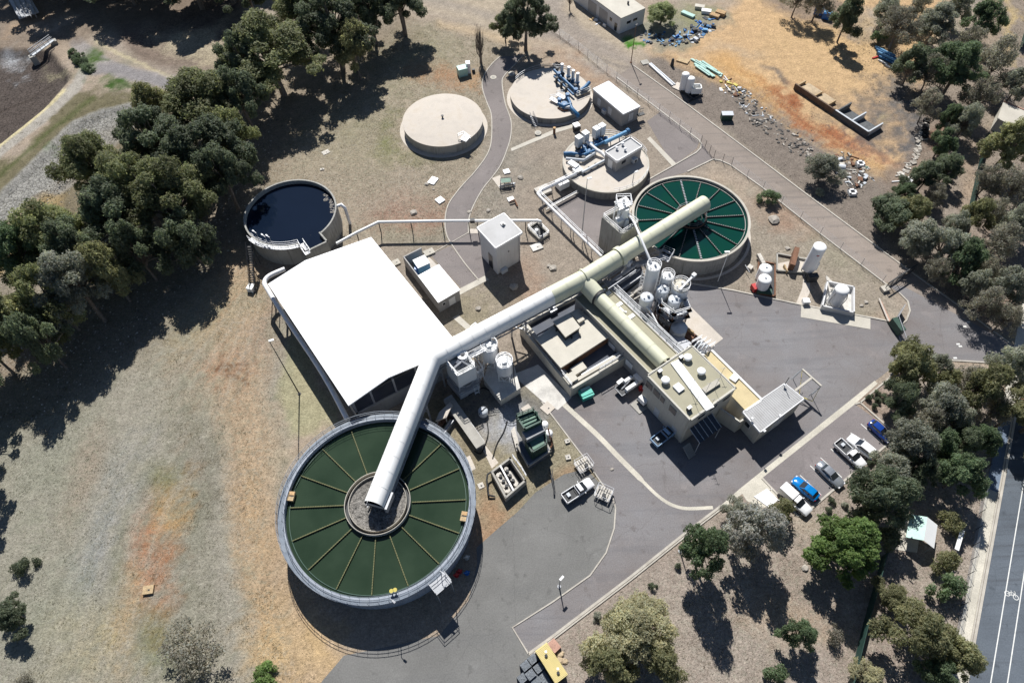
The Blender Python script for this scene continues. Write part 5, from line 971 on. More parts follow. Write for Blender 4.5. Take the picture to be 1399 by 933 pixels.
# ---------------- lime and dosing silos (north-east group)
def silo(name,label,px,py,zt,zb,r,mt='silo_grey',legs=0,cone=True,cage=False,group=None,top='white_paint',hh=.5,hand=True):
    p=G(px,py,zt); t=thing(name,label,'silo',(p.x,p.y,0),group=group)
    part('vessel',t,mt,lambda b:(b.cyl((p.x,p.y,zb),(p.x,p.y,zt),r,n=28,caps=False),b.cyl((p.x,p.y,zb),(p.x,p.y,zb-r*1.5 if cone else zb-.05),r,.18 if cone else r,28)))
    part('lid',t,top,lambda b:b.dome((p.x,p.y,zt),r,hh,28,5))
    part('vent',t,mt,lambda b:(b.cyl((p.x+.2,p.y+.1,zt+hh*.6),(p.x+.2,p.y+.1,zt+hh+.5),.22,n=10),b.cyl((p.x-.5*r,p.y-.3*r,zt+hh*.4),(p.x-.5*r,p.y-.3*r,zt+hh+.2),.12,n=8)))
    if hand: part('guard_rail',t,'white_steel',lambda b:b.rail([(x,y,zt) for x,y,_ in circ((p.x,p.y),r,zt,14)],1.0,.8,.035,True))
    if legs:
        for i in range(legs):
            a=2*PI*i/legs+.6; x,y=p.x+r*.92*math.cos(a),p.y+r*.92*math.sin(a); b=MB(); b.mat('white_steel').beam((x,y,0),(x,y,zb+.3),.16,.16); b.build('leg',t)
        part('brace',t,'white_steel',lambda b:[(b.beam((p.x+r*.92*math.cos(2*PI*i/legs+.6),p.y+r*.92*math.sin(2*PI*i/legs+.6),z0),(p.x+r*.92*math.cos(2*PI*(i+1)/legs+.6),p.y+r*.92*math.sin(2*PI*(i+1)/legs+.6),z1),.08,.08)) for i in range(legs) for z0,z1 in ((.4,zb-.3),(zb-.3,.4),(zb*.5,zb*.5))])
    if cage: part('ladder_cage',t,'white_steel',lambda b:([b.ring((p.x-r-.35,p.y-.3),.33,.36,z,z+.06,10) for z in np.arange(1,zt,.9)],[b.beam((p.x-r-.35+.35*math.cos(a),p.y-.3+.35*math.sin(a),.8),(p.x-r-.35+.35*math.cos(a),p.y-.3+.35*math.sin(a),zt+.8),.04,.04) for a in (0,1.3,2.6,3.9,5.2)]))
    return t,p
silo('lime_silo','tallest slim grey silo with a caged white top under the slanting thin pipe',893,365,10.0,4.6,1.2,mt='white_steel',legs=4,cage=True,hh=.4)
silo('lime_silo','slim silo with white railed lid, middle of the rear row beside the teal tank',912,378,8.6,4.4,1.1,legs=4,cage=True,mt='white_steel')
t,p=silo('lime_silo','wide railed silo with a yellowish cluttered lid, nearest the teal tank shadow',930,391,8.2,4.6,1.5,legs=4,mt='white_steel',top='cream_roof',cage=True)
part('lid_conveyor',t,'galv_steel',lambda b:(b.beam((p.x-.6,p.y-1.4,8.9),(p.x+2.2,p.y+1.3,9.3),.35,.3),b.mat('white_paint'),b.box((p.x+2.2,p.y+1.3,9.4),(.7,.6,.6),.7)))
silo('dosing_silo','front left grey silo with flat pale lid, closest to the handrail walkway',884,406,7.4,4.9,1.12,mt='white_steel',legs=4,hh=.22,hand=False,top='silo_grey')
silo('dosing_silo','front middle grey silo with flat pale lid on a red brown lattice frame',906,395,7.8,5.4,1.08,mt='white_steel',legs=4,hh=.22,hand=False,top='silo_grey')
silo('dosing_silo','front right grey silo with flat pale lid on a tall red brown lattice frame',922,409,7.4,5.0,1.08,mt='white_steel',legs=4,hh=.22,hand=False,top='silo_grey')
t=thing('lattice_frame','cluttered red brown and white steel lattice with platforms wrapped between the slim silos','frame',(*G(908,430)[:2],0))
rs=random.Random(5); base0=G(886,424,0); 
cs=[G(x,y,0) for x,y in ((893,432),(910,424),(926,436),(932,452),(912,458),(896,446))]
part('column',t,'rust',lambda b:[b.beam((q.x,q.y,0),(q.x,q.y,6.6),.16,.16) for q in cs])
part('platform',t,'galv_steel',lambda b:[b.prism([c_.xy for c_ in cs],z-.06,z,bot=True) if z<3 else b.walls([c_.xy for c_ in cs],z-.06,z,.9) for z in (2.2,4.4,6.2)])
part('brace',t,'rust',lambda b:[b.beam((cs[i].x,cs[i].y,z),(cs[(i+1)%6].x,cs[(i+1)%6].y,z+2.0),.09,.09) for i in range(6) for z in (.1,2.2,4.2)])
part('handrail',t,'white_paint',lambda b:[b.rail([(c_.x,c_.y,z) for c_ in cs]+[(cs[0].x,cs[0].y,z)],1.0,.9,.04) for z in (2.2,4.4,6.2)])
part('pipework',t,'white_steel',lambda b:[b.tube([(q.x,q.y,rs.uniform(.5,2)),(q.x+rs.uniform(-.6,.6),q.y+rs.uniform(-.6,.6),rs.uniform(3,5)),(q.x+rs.uniform(-1.2,1.2),q.y+rs.uniform(-1.2,1.2),rs.uniform(5,7.5))],.09,6) for q in [cs[i%6].lerp(cs[(i+2)%6],.3+.1*(i%4)) for i in range(22)]])
for q in [cs[i%6].lerp(cs[(i+2)%6],rs.random()) for i in range(24)]: part('valve_box',t,'rubble_pale',lambda b:b.box((q.x,q.y,rs.uniform(2.6,6.9)),(.6,.5,.5),rs.uniform(0,3)))
part('screw_conveyor',t,'rubble_pale',lambda b:(b.beam(G(862,403,3),G(884,388,4.5),.45,.4),b.beam(G(866,409,3),G(888,396,4.5),.2,.2),b.box(G(860,404,3),(1.0,1.0,.9),.5)))
p=G(928,447,3.6); t=thing('dosing_tank','pale blue tank with a faceted domed lid at the foot of the lattice frame','tank',(p.x,p.y,0))
part('vessel',t,'car_paleblue_tank' if 'car_paleblue_tank' in MATS else 'silo_grey',lambda b:b.cyl((p.x,p.y,0),(p.x,p.y,3.6),1.45,n=8,smooth=False)); part('lid',t,'light_grey_blue' if 'light_grey_blue' in MATS else 'silo_grey',lambda b:b.cyl((p.x,p.y,3.6),(p.x,p.y,4.1),1.5,.2,8,smooth=False))
p=G(927,467,2.8); b=MB(); b.mat('silo_grey').box((p.x,p.y,1.35),(3.2,2.4,2.7),-.78); b.mat('galv_steel').box((p.x,p.y,2.78),(3.4,2.6,.12),-.78)
b.build('dosing_shed',label='small flat grey roofed shed squeezed between walkway and control building',cat='shed')
b=MB(); b.mat('rust').box((*G(939,462,0)[:2],.6),(2.6,1.6,1.2),-.78); b.mat('timber').box((*G(940,458,0)[:2],.9),(1.6,.3,1.8),-.78); b.mat('pink_brick').box((*G(936,467,0)[:2],.4),(1.4,1.2,.8),.2)
b.build('rust_bin',label='rusty brown bin with timber edge beside the pale faceted tank',cat='bin')
# ---------------- south silos
zt=7.2; T=[G(609,494,zt),G(625,513,zt),G(649,500.5,zt),G(632,482,zt)]
t=thing('screening_tower','square white railed tower topped by a dark grey hood, left of the twin south silos','tower',(*((T[0]+T[2])/2)[:2],0))
part('body',t,'white_paint',lambda b:(b.walls([p[:2] for p in T],3.4,zt,.15),b.prism([p[:2] for p in T],zt-.6,zt-.5))); cc=(T[0]+T[2])/2
part('hood',t,'dark_roof',lambda b:(b.box((cc.x,cc.y,zt+.1),(2.0,1.8,1.1),-.6,.55),b.mat('galv_steel'),b.beam((cc.x-1.4,cc.y-1.2,zt+.2),(cc.x+.2,cc.y-.2,zt+.9),.3,.2),b.beam((cc.x+1.5,cc.y-.4,zt),(cc.x+.2,cc.y,zt+.9),.3,.2)))
part('brace_rod',t,'white_steel',lambda b:[b.beam((T[i].x,T[i].y,z0),(T[(i+1)%4].x,T[(i+1)%4].y,z1),.07,.07) for i in range(4) for z0,z1 in ((1.3,2.3),(2.3,1.3))])
part('handrail',t,'white_paint',lambda b:(b.rail([*T,T[0]],1.0,1.2,.045),b.mat('white_steel'),b.ring((cc.x+.4,cc.y+1.2),.4,.9,zt+.0,zt+.9,16)))
for p in T: part('leg',t,'silo_grey',lambda b:b.beam((p.x,p.y,0),(p.x,p.y,3.4),.22,.22))
part('lower_deck',t,'galv_steel',lambda b:(b.prism([tuple((p+(p-cc)*.25)[:2]) for p in T],2.2,2.35,bot=True),b.rail([Vector((*(p+(p-cc)*.25)[:2],2.35)) for p in T+T[:1]],1.0,1.2,.04)))
part('plinth',t,'wall_white',lambda b:b.prism([tuple((p+(p-cc)*.18)[:2]) for p in T],-.05,1.3))
part('brace',t,'white_steel',lambda b:[b.beam((T[i].x,T[i].y,a_),(T[(i+1)%4].x,T[(i+1)%4].y,b_),.09,.09) for i in range(4) for a_,b_ in ((1.3,3.4),(3.4,1.3),(3.5,6.9),(6.9,3.5))])
pl=[G(661,518,1.8),G(684,547,1.8),G(711,530,1.8),G(702,498,1.8),G(690,480,1.8),G(668,492,1.8)]
b=MB(); b.mat('slab_splash').prism([p[:2] for p in pl],-.05,1.8); b.build('silo_plinth',label='raised grey concrete plinth carrying the two white south silos',cat='plinth')
for k,(x,y,zt_,zb_,r_,lb) in enumerate(((668,473,7.0,3.9,1.4,'rear south silo with white dished lid, half hidden behind a stair tower'),(689,495,6.6,4.2,1.35,'front south silo with white dished lid and hoop ladder, on the concrete plinth'))):
    t,p=silo('polymer_silo',lb,x,y,zt_,zb_,r_,mt='white_steel',legs=4,hh=.3)
    part('lid_filter',t,'silo_grey',lambda b:b.box((p.x,p.y-.4,zt_+.5),(.7,.6,.9),.3)); part('ladder_hoop',t,'white_paint',lambda b:[b.tube([(p.x+s_*r_*.9,p.y+.5,zt_),(p.x+s_*r_*.9,p.y+.6,zt_+1.4),(p.x+s_*r_*.9+.5,p.y+.5,zt_+1.6),(p.x+s_*r_*.9+.7,p.y,zt_+1.2),(p.x+s_*r_*.9+.7,p.y,zt_)],.05,6) for s_ in (.4,)])
    part('drop_pipe',t,'dark_steel',lambda b:b.tube([(p.x+r_+.1,p.y-.4,zt_),(p.x+r_+.15,p.y-.5,1.2)],.1,6))
st=[G(648,486,0),G(658,500,0),G(664,496,0),G(654,481,0)]
t=thing('stair_tower','spindly white stair tower between the square tower and the south silos','stair',(*((st[0]+st[2])/2)[:2],0))
part('post',t,'white_steel',lambda b:[b.beam((q.x,q.y,0),(q.x,q.y,8.4),.12,.12) for q in st]); part('flight',t,'galv_steel',lambda b:[ladder_steps(b,(*(st[0].lerp(st[3],.5) if i%2 else st[1].lerp(st[2],.5))[:2],8-1.6*i),(*(st[1].lerp(st[2],.5) if i%2 else st[0].lerp(st[3],.5))[:2],6.4-1.6*i),.7,7) for i in range(5)])
part('landing',t,'white_steel',lambda b:[b.walls([q[:2] for q in st],z,z+.08,.15) for z in (1.6,3.2,4.8,6.4,8)]); part('stair_rail',t,'white_paint',lambda b:[b.rail([(q.x,q.y,z) for q in st+st[:1]],1.0,.7,.05) for z in (1.6,3.2,4.8,6.4,8)])
part('bridge',t,'white_steel',lambda b:(b.beam(G(640,488,7),G(664,476,7.6),.8,.1),b.rail([G(640,486,7),G(663,474,7.6)],1.0,1,.04),b.rail([G(641,491,7),G(666,479,7.6)],1.0,1,.04)))
t=thing('service_gantry','low white gantry of pipes and ladders between the square tower and grey plinth','gantry',(*G(652,520)[:2],0)); rs=random.Random(12)
gq=[G(641,512,0),G(655,530,0),G(662,524,0),G(650,505,0)]
part('post',t,'white_steel',lambda b:[b.beam((q.x,q.y,0),(q.x,q.y,5.2),.12,.12) for q in gq]); part('handrail',t,'white_paint',lambda b:[b.rail([(q.x,q.y,z) for q in gq+gq[:1]],1.0,.8,.05) for z in (2.2,4.2)])
part('pipework',t,'white_steel',lambda b:[b.tube([(q.x,q.y,rs.uniform(.3,1)),(q.x+rs.uniform(-.5,.5),q.y+rs.uniform(-.5,.5),rs.uniform(2,3.4)),(q.x+rs.uniform(-1.4,1.4),q.y+rs.uniform(-1.2,1.2),rs.uniform(3,5))],.08,6) for q in [gq[i%4].lerp(gq[(i+2)%4],.2+.1*(i%6)) for i in range(16)]])
part('ladder',t,'white_paint',lambda b:ladder_steps(b,(gq[0].x,gq[0].y,4.2),(gq[1].x-.3,gq[1].y-1.2,.1),.7,10))
b=MB(); p=G(660,562,.8); b.mat('white_paint').cyl((p.x,p.y,0),(p.x,p.y,1.0),.8,n=20); b.mat('silo_grey').dome((p.x,p.y,1.0),.8,.3,20,4); b.mat('dark_steel').tube([(p.x-.6,p.y-.6,1.0),(p.x,p.y,1.4),(p.x+.5,p.y+.5,1.2),(p.x+1,p.y+1.2,.3)],.08,6)
b.build('mixing_tank',label='small round white tank alone on ground coloured dark for shade below the silos',cat='tank')
for i,(P_,lb) in enumerate(((((665,574),(667,590),(664,604),(657,619),(648,616)),'black hose looping from the small round tank down to the slab'),(((693,575),(688,590),(679,606),(673,626)),'second black hose, nearer the green unit'),(((640,540),(660,530),(678,540)),'dark hose running under the stair tower'))):
    b=MB(); b.mat('tyre').tube(smooth([G(x,y,.12) for x,y in P_],6),.09,6); b.build('hose',label=lb,cat='hose')
b=MB(); p=[G(x,y,1.9) for x,y in ((606,521),(640,567),(660,600),(656,604),(648,600))]; b.mat('galv_steel').beam(G(612,545,.8),G(657,609,.8),1.5,1.5) ; b.mat('concrete').beam(G(612,545,1.6),G(657,609,1.6),1.7,.15)
b.build('trough_channel',label='raised grey covered channel running diagonally from the square tower to a slab',cat='channel')
b=MB(); p=G(604,563,2.6); b.mat('concrete_tan').prism([G(x,y,2.6)[:2] for x,y in ((595,575),(600,563),(615,549),(618,553),(610,570))],2.3,2.6,bot=True); [b.cyl((*G(x,y,2.6)[:2],0),G(x,y,2.6),.1,n=6) for x,y in ((597,573),(615,552),(609,569))]
b.build('pale_canopy',label='small pale angular canopy just outside the big clarifier rim',cat='canopy')
t=thing('valve_pit','open pit of rusty brown valves touching the big clarifier rim under the pale canopy','valve pit',(*G(607,578)[:2],0))
part('wall',t,'galv_steel',lambda b:b.walls([G(x,y,1.0)[:2] for x,y in ((593,584),(606,592),(622,570),(610,562))],0,1.0,.2)); part('valves',t,'rust',lambda b:(b.tube([G(600,584,.6),G(612,569,.6)],.3,10),[b.cyl((*G(x,y,0)[:2],0),(*G(x,y,0)[:2],1.3),.28,n=10) for x,y in ((601,583),(605,579),(611,571))])); part('pipe',t,'concrete_tan',lambda b:b.tube([G(616,574,.7),G(604,592,.7)],.25,8))
# ---------------- green dryer unit on plinth
zp=1.7; pl=[G(706,607,zp),G(722,636,zp),G(752,615.5,zp),G(738,589,zp)]
t=thing('green_unit','tall dark green machine with stepped trays and open front, on a dark concrete plinth','machine',(*((pl[0]+pl[2])/2)[:2],0))
part('plinth',t,'dark_roof',lambda b:(b.prism([p[:2] for p in pl],-.05,zp),b.mat('concrete'),b.walls([p[:2] for p in pl],zp-.3,zp+.06,.25)))
zt=6.4; U=[G(706,569,zt),G(717,586,zt),G(740,575,zt),G(729,560,zt)]
def inset_(P_,k): c_3=sum(P_,Vector())/len(P_); return [tuple((p+(c_3-p)*k)[:2]) for p in P_]
part('upper_body',t,'green_steel',lambda b:(b.walls([p[:2] for p in U],zp,zt,.15),b.prism([p[:2] for p in U],zt-1.0,zt-.9))); part('tray',t,'green_top',lambda b:(b.prism(inset_(U,.12),zt-.5,zt-.35),[b.beam(U[0].lerp(U[1],k)-Vector((0,0,.2)),U[3].lerp(U[2],k)-Vector((0,0,.2)),.12,.12) for k in (.25,.5,.75)]))
part('rim',t,'green_steel',lambda b:b.walls([p[:2] for p in U],zt-.1,zt+.1,.25))
M_=[G(713,590,5.4),G(720,601,5.4),G(745,588,5.4),G(738,576,5.4)]; part('grey_hood',t,'mid_steel',lambda b:b.prism([p[:2] for p in M_],zp,5.4))
Lw=[G(718,602,4.3),G(727,618,4.3),G(747,606,4.3),G(745,590,4.3)]
part('lower_tier',t,'green_steel',lambda b:[b.walls([p[:2] for p in Lw],z,z+.25,.18) for z in (1.8,2.3,2.8,3.3,3.8,4.15)]); part('lower_louvre',t,'dark_steel',lambda b:b.prism(inset_(Lw,.1),zp,4.1)); part('lower_lid',t,'green_top',lambda b:b.prism(inset_(Lw,.25),4.1,4.25))
for x,y in ((744,578),(750,590)): p=G(x,y,2.6); part('side_tank',t,'white_steel',lambda b:(b.cyl((p.x,p.y,.4),(p.x,p.y,2.3),.62,n=16),b.dome((p.x,p.y,2.3),.62,.3,16,4)))
part('pipework',t,'rust',lambda b:(b.tube([G(753,598,1.5),G(754,608,1.2),G(750,615,1.0)],.15,8),b.tube([G(749,585,3),G(752,600,2)],.12,8)))
part('handrail',t,'green_steel',lambda b:(b.rail([U[0],U[3]],.9,1.0,.05),b.tube([G(731,562,6.4),G(734,563,7.2),G(733,570,6.6)],.1,6)))
b=MB(); b.mat('rubble_pale'); rs=random.Random(9)
b.prism([G(x,y,1.1)[:2] for x,y in ((698,588),(703,582),(710,610),(706,616))],0,1.1); b.build('pale_slab_block',label='pale weathered slab block leaning along the left of the green machine plinth',cat='slab')
b=MB(); b.mat('dark_steel').tube([G(751,640,.4),G(757,668,.4),G(757,676,.4)],.13,8); b.tube([G(754,640,1.2),G(757,660,1.2)],.06,6); b.build('drain_pipe',label='dark drain pipe on the ground right of the green machine shadow',cat='pipe')
# ---------------- pump pit
zp=1.6; P=[G(672,644,zp),G(691,679,zp),G(717.5,656,zp),G(697,625.5,zp)]
t=thing('pump_pit','open walled pit crowded with cream and black pumps, below the green machine','pump pit',(*((P[0]+P[2])/2)[:2],0))
part('wall',t,'concrete',lambda b:b.walls([p[:2] for p in P],-.05,zp,.3)); part('divider',t,'white_steel',lambda b:b.beam(Vector((*P[0].lerp(P[3],.45)[:2],zp-.1)),Vector((*P[1].lerp(P[2],.4)[:2],zp-.1)),.25,.25)); part('floor',t,'dark_steel',lambda b:b.prism(inset_(P,.05),.0,.08))
def pit(u,v,z=0): q=P[0].lerp(P[1],u).lerp(P[3].lerp(P[2],u),v); return (q.x,q.y,z)
part('pump_row',t,'rubble_pale',lambda b:([b.cyl(pit(u,v,.1),pit(u,v,1.2),.33,n=12) for u in (.2,.42,.64,.85) for v in (.2,.62)],b.tube([pit(.1,.3,.8),pit(.9,.3,.8)],.22,10),b.tube([pit(.15,.12,1),pit(.85,.1,1)],.15,8),b.tube([pit(.3,.7,.6),pit(.85,.72,.6)],.2,8))); part('motor',t,'dark_steel',lambda b:[b.cyl(pit(u,v,1.0),pit(u,v,1.55),.24,n=10) for u in (.3,.5,.7) for v in (.25,.6)])
b=MB(); b.mat('dark_steel').tube([G(673,643,1.2),G(666,648,1.2),G(665,655,1.0),G(667,676,.5),G(676,678,.3)],.14,8); b.build('bent_pipe',label='black pipe loop outside the left corner of the open pump pit',cat='pipe')
b=MB(); b.mat('galv_steel').rail([G(700,624,zp),G(712,640,zp),G(719,652,zp)],1.0,1,.04); b.build('hand_rail',label='handrail along the upper right wall of the open pump pit',cat='handrail')
# ---------------- thin overhead pipe
zq=3.3; W=[G(459.5,333,3.6),G(487,318,3.4),G(517,303.6,zq),G(606,302,zq),G(700,301.5,zq),G(734,301.5,zq),G(738,303,zq-.2),G(738.5,304,1.6),G(738.5,304,-.2)]
t=thing('overhead_pipe','long thin white pipe on slender posts from the black water tank across the service path','pipe',(*G(606,330)[:2],0))
part('pipe',t,'white_paint',lambda b:b.tube(W,.28,12)); part('valve',t,'dark_steel',lambda b:b.box((W[3]+(W[4]-W[3])*.42),(.9,.7,.7),.0))
for x,y in ((487,318),(517,303.6),(561,303),(604,302.3),(640,302),(652,302),(718,301.6)): q=G(x,y,zq-.3); part('post',t,'dark_steel',lambda b:(b.beam((q.x,q.y,0),(q.x,q.y,q.z),.16,.16),b.beam((q.x,q.y-.35,q.z),(q.x,q.y+.35,q.z),.12,.1)))
Wp=[G(721,311,.5),G(738,327,.5),G(750,319,.5),G(734,303,.5)]; t=thing('pipe_pit','small square railed pit where the thin white pipe goes underground','pit',(*((Wp[0]+Wp[2])/2)[:2],0))
part('wall',t,'concrete',lambda b:b.walls([p[:2] for p in Wp],-.05,.5,.25)); part('floor',t,'dark_steel',lambda b:b.prism([p[:2] for p in Wp],.0,.05)); part('guard_rail',t,'white_steel',lambda b:b.rail([*Wp,Wp[0]],.8,1.2,.04)); part('valve',t,'silo_grey',lambda b:b.cyl((*G(733,318,0)[:2],0),(*G(733,318,0)[:2],.9),.35,n=12))
# low pipe bridge
zq=2.4; W=[G(787,238,zq),G(740,260.5,zq),G(735,264.5,zq),G(738,269,zq),G(780,310,zq),G(822,350.5,zq)]
t=thing('pipe_bridge','pale pipe bridge with handrail posts turning a right angle beside the mauve asphalt bay','pipe bridge',(*G(760,300)[:2],0))
part('duct',t,'white_steel',lambda b:b.tube(W,.3,8)); part('handrail',t,'galv_steel',lambda b:(b.rail([p+Vector((.3,.3,0)) for p in W],.9,2.4,.03)))
for a_,q_ in ((W[0],W[1]),(W[3],W[4]),(W[4],W[5])):
    for k in (.1,.4,.7,1.0): q=a_.lerp(q_,k); part('post',t,'galv_steel',lambda b:b.beam((q.x,q.y,0),(q.x,q.y,zq),.14,.14))
b=MB(); b.mat('rubble_pale').beam(G(790,263,.5),G(746,287,.5),.35,.3); b.mat('galv_steel').rail([G(748,286,.5),G(788,264,.5)],.7,2,.03); b.build('low_rail',label='low kerb rail parallel to the top leg of the pale pipe bridge',cat='rail')
b=MB(); b.mat('white_paint').box((*G(768,249,1.3)[:2],.9),(2.4,2.0,1.4),.55); b.build('junction_box',label='white box on the tan slab side, beneath the pipe bridge top leg',cat='box')
b=MB(); b.mat('rubble_pale').box((*G(742,259,.6)[:2],.3),(3.0,2.4,.6),.5); b.build('junction_box',label='pale flat concrete box at the corner bend of the pipe bridge',cat='box')
# ---------------- vehicles (built at the origin, nose towards +x)
def loft(b,S,mt,smooth_=False,cap=True):
    """S: (x, half width bottom, half width shoulder, half width top, z bottom, z shoulder, z top)"""
    vs=[];n=8
    for x,w0,w1,w2,z0,z1,z2 in S:
        vs+=[(x,-w0,z0),(x,-w1,(z0*.4+z1*.6)),(x,-w1*.99,z1),(x,-w2,z2),(x,w2,z2),(x,w1*.99,z1),(x,w1,(z0*.4+z1*.6)),(x,w0,z0)]
    k=len(S); b.mat(mt).add(vs,[(i*n+j,i*n+(j+1)%n,(i+1)*n+(j+1)%n,(i+1)*n+j) for i in range(k-1) for j in range(n)],smooth_)
    if cap: b.add(vs[:n],[tuple(range(n))[::-1]]); b.add(vs[-n:],[tuple(range(n))])
def wheel(t,x,y,r=.34):
    s=1 if y>0 else -1
    b=MB(); b.mat('tyre').cyl((x,y-s*.2,r),(x,y+s*.03,r),r,n=20); w_=b.build('wheel',t,local=True); b=MB(); b.mat('rim').cyl((x,y,r),(x,y+s*.045,r),r*.6,n=14); b.build('rim',w_,local=True)
def car(kind,paint,label,group,P,Q,L=None,W=1.8,z_=0):
    """P rear, Q front (site points); length from the photo"""
    P,Q=Vector(P),Vector(Q); d=Q-P; L=L or d.length; c=(P+Q)/2; rz=math.atan2(d.y,d.x); hl=L/2; w=W/2
    nm={'hatch':'parked_car','sedan':'parked_car','suv':'parked_car','ute':'parked_ute','canopy':'parked_ute'}[kind]
    t=thing(nm,label,'car' if nm=='parked_car' else 'ute',(c.x,c.y,z_),rz,group)
    def add(name,fn,parent=None,lab=None): b=MB(); fn(b); return b.build(name,parent or t,local=True,label=lab)
    hi=.0 if kind in('hatch','sedan') else .12
    if kind in ('hatch','sedan','suv'):
        zb,zs,zh=.28+hi,.72+hi,.92+hi
        body=[(-hl,w*.72,w*.80,w*.66,zb+.12,zs,zh-.05),(-hl+.18,w*.84,w*.93,w*.8,zb,zs+.02,zh+.04),(-hl*.55,w*.93,w,w*.86,zb-.05,zs+.04,zh+.08),(0,w*.93,w,w*.86,zb-.05,zs+.02,zh+.05),(hl*.45,w*.93,w,w*.86,zb-.05,zs,zh+.0),(hl-.45,w*.88,w*.95,w*.78,zb,zs-.06,zh-.1),(hl-.1,w*.76,w*.84,w*.66,zb+.05,zs-.12,zh-.22),(hl,w*.62,w*.7,w*.52,zb+.12,zs-.18,zh-.32)]
        add('body',lambda b:loft(b,body,paint,True))
        r0,r1=(-hl+.30,hl*.30) if kind=='hatch' else ((-hl*.62,hl*.34) if kind=='sedan' else (-hl+.25,hl*.34)); ht=1.42+hi*2.2
        add('glasshouse',lambda b:loft(b,[(r0,w*.78,w*.74,w*.70,zh,zh+.05,zh+.1),(r0+.42,w*.84,w*.72,w*.64,zh,ht-.12,ht-.04),(r0+(r1-r0)*.55,w*.86,w*.72,w*.64,zh,ht-.08,ht-.02),(r1-.62,w*.84,w*.70,w*.62,zh,ht-.1,ht-.05),(r1+.18,w*.78,w*.74,w*.70,zh-.05,zh+.02,zh+.06)],'dark_glass'))
        add('roof',lambda b:loft(b,[(r0+.40,w*.66,w*.68,w*.6,ht-.1,ht-.06,ht-.015),(r0+.8,w*.7,w*.71,w*.62,ht-.1,ht-.04,ht+.02),(r1-.95,w*.7,w*.71,w*.62,ht-.1,ht-.04,ht+.02),(r1-.55,w*.66,w*.67,w*.6,ht-.1,ht-.07,ht-.03)],paint,False))
        add('pillars',lambda b:[b.mat(paint).beam((x0,s*w*.75,zh),(x1,s*w*.66,ht-.06),.09,.05) for s in (-1,1) for x0,x1 in ((r0+.05,r0+.42),(r1+.12,r1-.6),((r0+r1)/2,(r0+r1)/2-.05))])
    else:
        zb,zs,zh=.42,.88,1.08; cb=-hl*.06
        tray0=-hl
        add('body',lambda b:loft(b,[(cb,w*.92,w*.97,w*.86,zb,zs+.04,zh+.06),(hl*.42,w*.93,w*.97,w*.86,zb,zs,zh+.02),(hl-.5,w*.9,w*.95,w*.78,zb+.02,zs-.04,zh-.06),(hl-.12,w*.8,w*.88,w*.68,zb+.05,zs-.1,zh-.16),(hl,w*.68,w*.76,w*.56,zb+.1,zs-.16,zh-.26)],paint,True))
        r0,r1=cb,hl*.46; ht=1.76
        add('glasshouse',lambda b:loft(b,[(r0+.02,w*.84,w*.80,w*.74,zh,zh+.1,zh+.2),(r0+.14,w*.86,w*.74,w*.66,zh,ht-.12,ht-.06),(r1-.75,w*.86,w*.74,w*.66,zh,ht-.1,ht-.06),(r1+.05,w*.80,w*.76,w*.7,zh-.05,zh+.03,zh+.08)],'dark_glass'))
        add('roof',lambda b:loft(b,[(r0+.08,w*.68,w*.7,w*.62,ht-.12,ht-.07,ht-.02),(r0+.4,w*.72,w*.73,w*.64,ht-.12,ht-.05,ht+.02),(r1-1.0,w*.72,w*.73,w*.64,ht-.12,ht-.05,ht+.02),(r1-.66,w*.68,w*.7,w*.6,ht-.12,ht-.08,ht-.04)],paint))
        if kind=='ute':
            add('tray',lambda b:(b.mat(paint).walls([(tray0,-w*.92),(cb-.06,-w*.92),(cb-.06,w*.92),(tray0,w*.92)],zb+.1,1.1,.1),b.mat('dark_steel'),b.box(((tray0+cb)/2,0,zb+.32),(cb-tray0-.1,W*.86,.1)),b.mat('silo_grey'),b.box((tray0+.9,.15,zb+.55),(.5,.6,.35))))
            add('sports_bar',lambda b:(b.mat('galv_steel').beam((cb-.2,-w*.85,1.5),(cb-.2,w*.85,1.5),.08,.08),[b.beam((cb-.2,s*w*.85,1.1),(cb-.2,s*w*.85,1.5),.08,.08) for s in (-1,1)]))
        else: add('canopy',lambda b:loft(b,[(tray0,w*.9,w*.92,w*.8,zb+.1,1.1,ht+.02),(tray0+.1,w*.93,w*.95,w*.82,zb+.05,1.2,ht+.12),(cb-.06,w*.93,w*.95,w*.82,zb+.05,1.2,ht+.12)],paint))
    for s in (-1,1):
        for x in (-hl*.58,hl*.6): wheel(t,x,s*(w-.02),.36 if hi else .31)
        add('headlight',lambda b:b.mat('lamp_clear').box((hl-.16,s*w*.66,.66+hi),(.22,.3,.14))); add('tail_light',lambda b:b.mat('lamp_red').box((-hl+.04,s*w*.74,.8+hi),(.1,.22,.16)))
        add('mirror',lambda b:b.mat(paint).box((hl*.24,s*(w+.1),1.0+hi),(.12,.2,.14)))
    return t
g_='vehicles parked in the marked bays'
def gp(x,y,z=.8): q=G(x,y,z); q.z=0; return q
car('hatch','car_blue','small dark blue hatchback in the top corner bay by the kerb',g_,gp(1192,578),gp(1215,599),4.1,1.72)
car('suv','car_white','white wagon nose out, in the bay right of the white tray ute',g_,gp(1193,622),gp(1163,598),4.75,1.9)
car('ute','car_white','white ute with an open tray, parked between silver sedan and white wagon',g_,gp(1146,605),gp(1178,635),5.2,1.86)
car('sedan','car_silver','silver grey sedan alone in the middle of the bays',g_,gp(1119.5,633),gp(1150,662),4.7,1.82)
car('hatch','car_cyan','bright sky blue hatchback beside the white canopy ute',g_,gp(1114.5,678),gp(1087,655),4.3,1.78)
car('canopy','car_white','white ute with a closed white canopy in the lowest bay',g_,gp(1070,668),gp(1103,698),5.25,1.88)
car('ute','car_white','white tray ute alone on the grey hardstand below the green machine','utes in the yard',gp(773.5,680),gp(806,659),5.2,1.86)
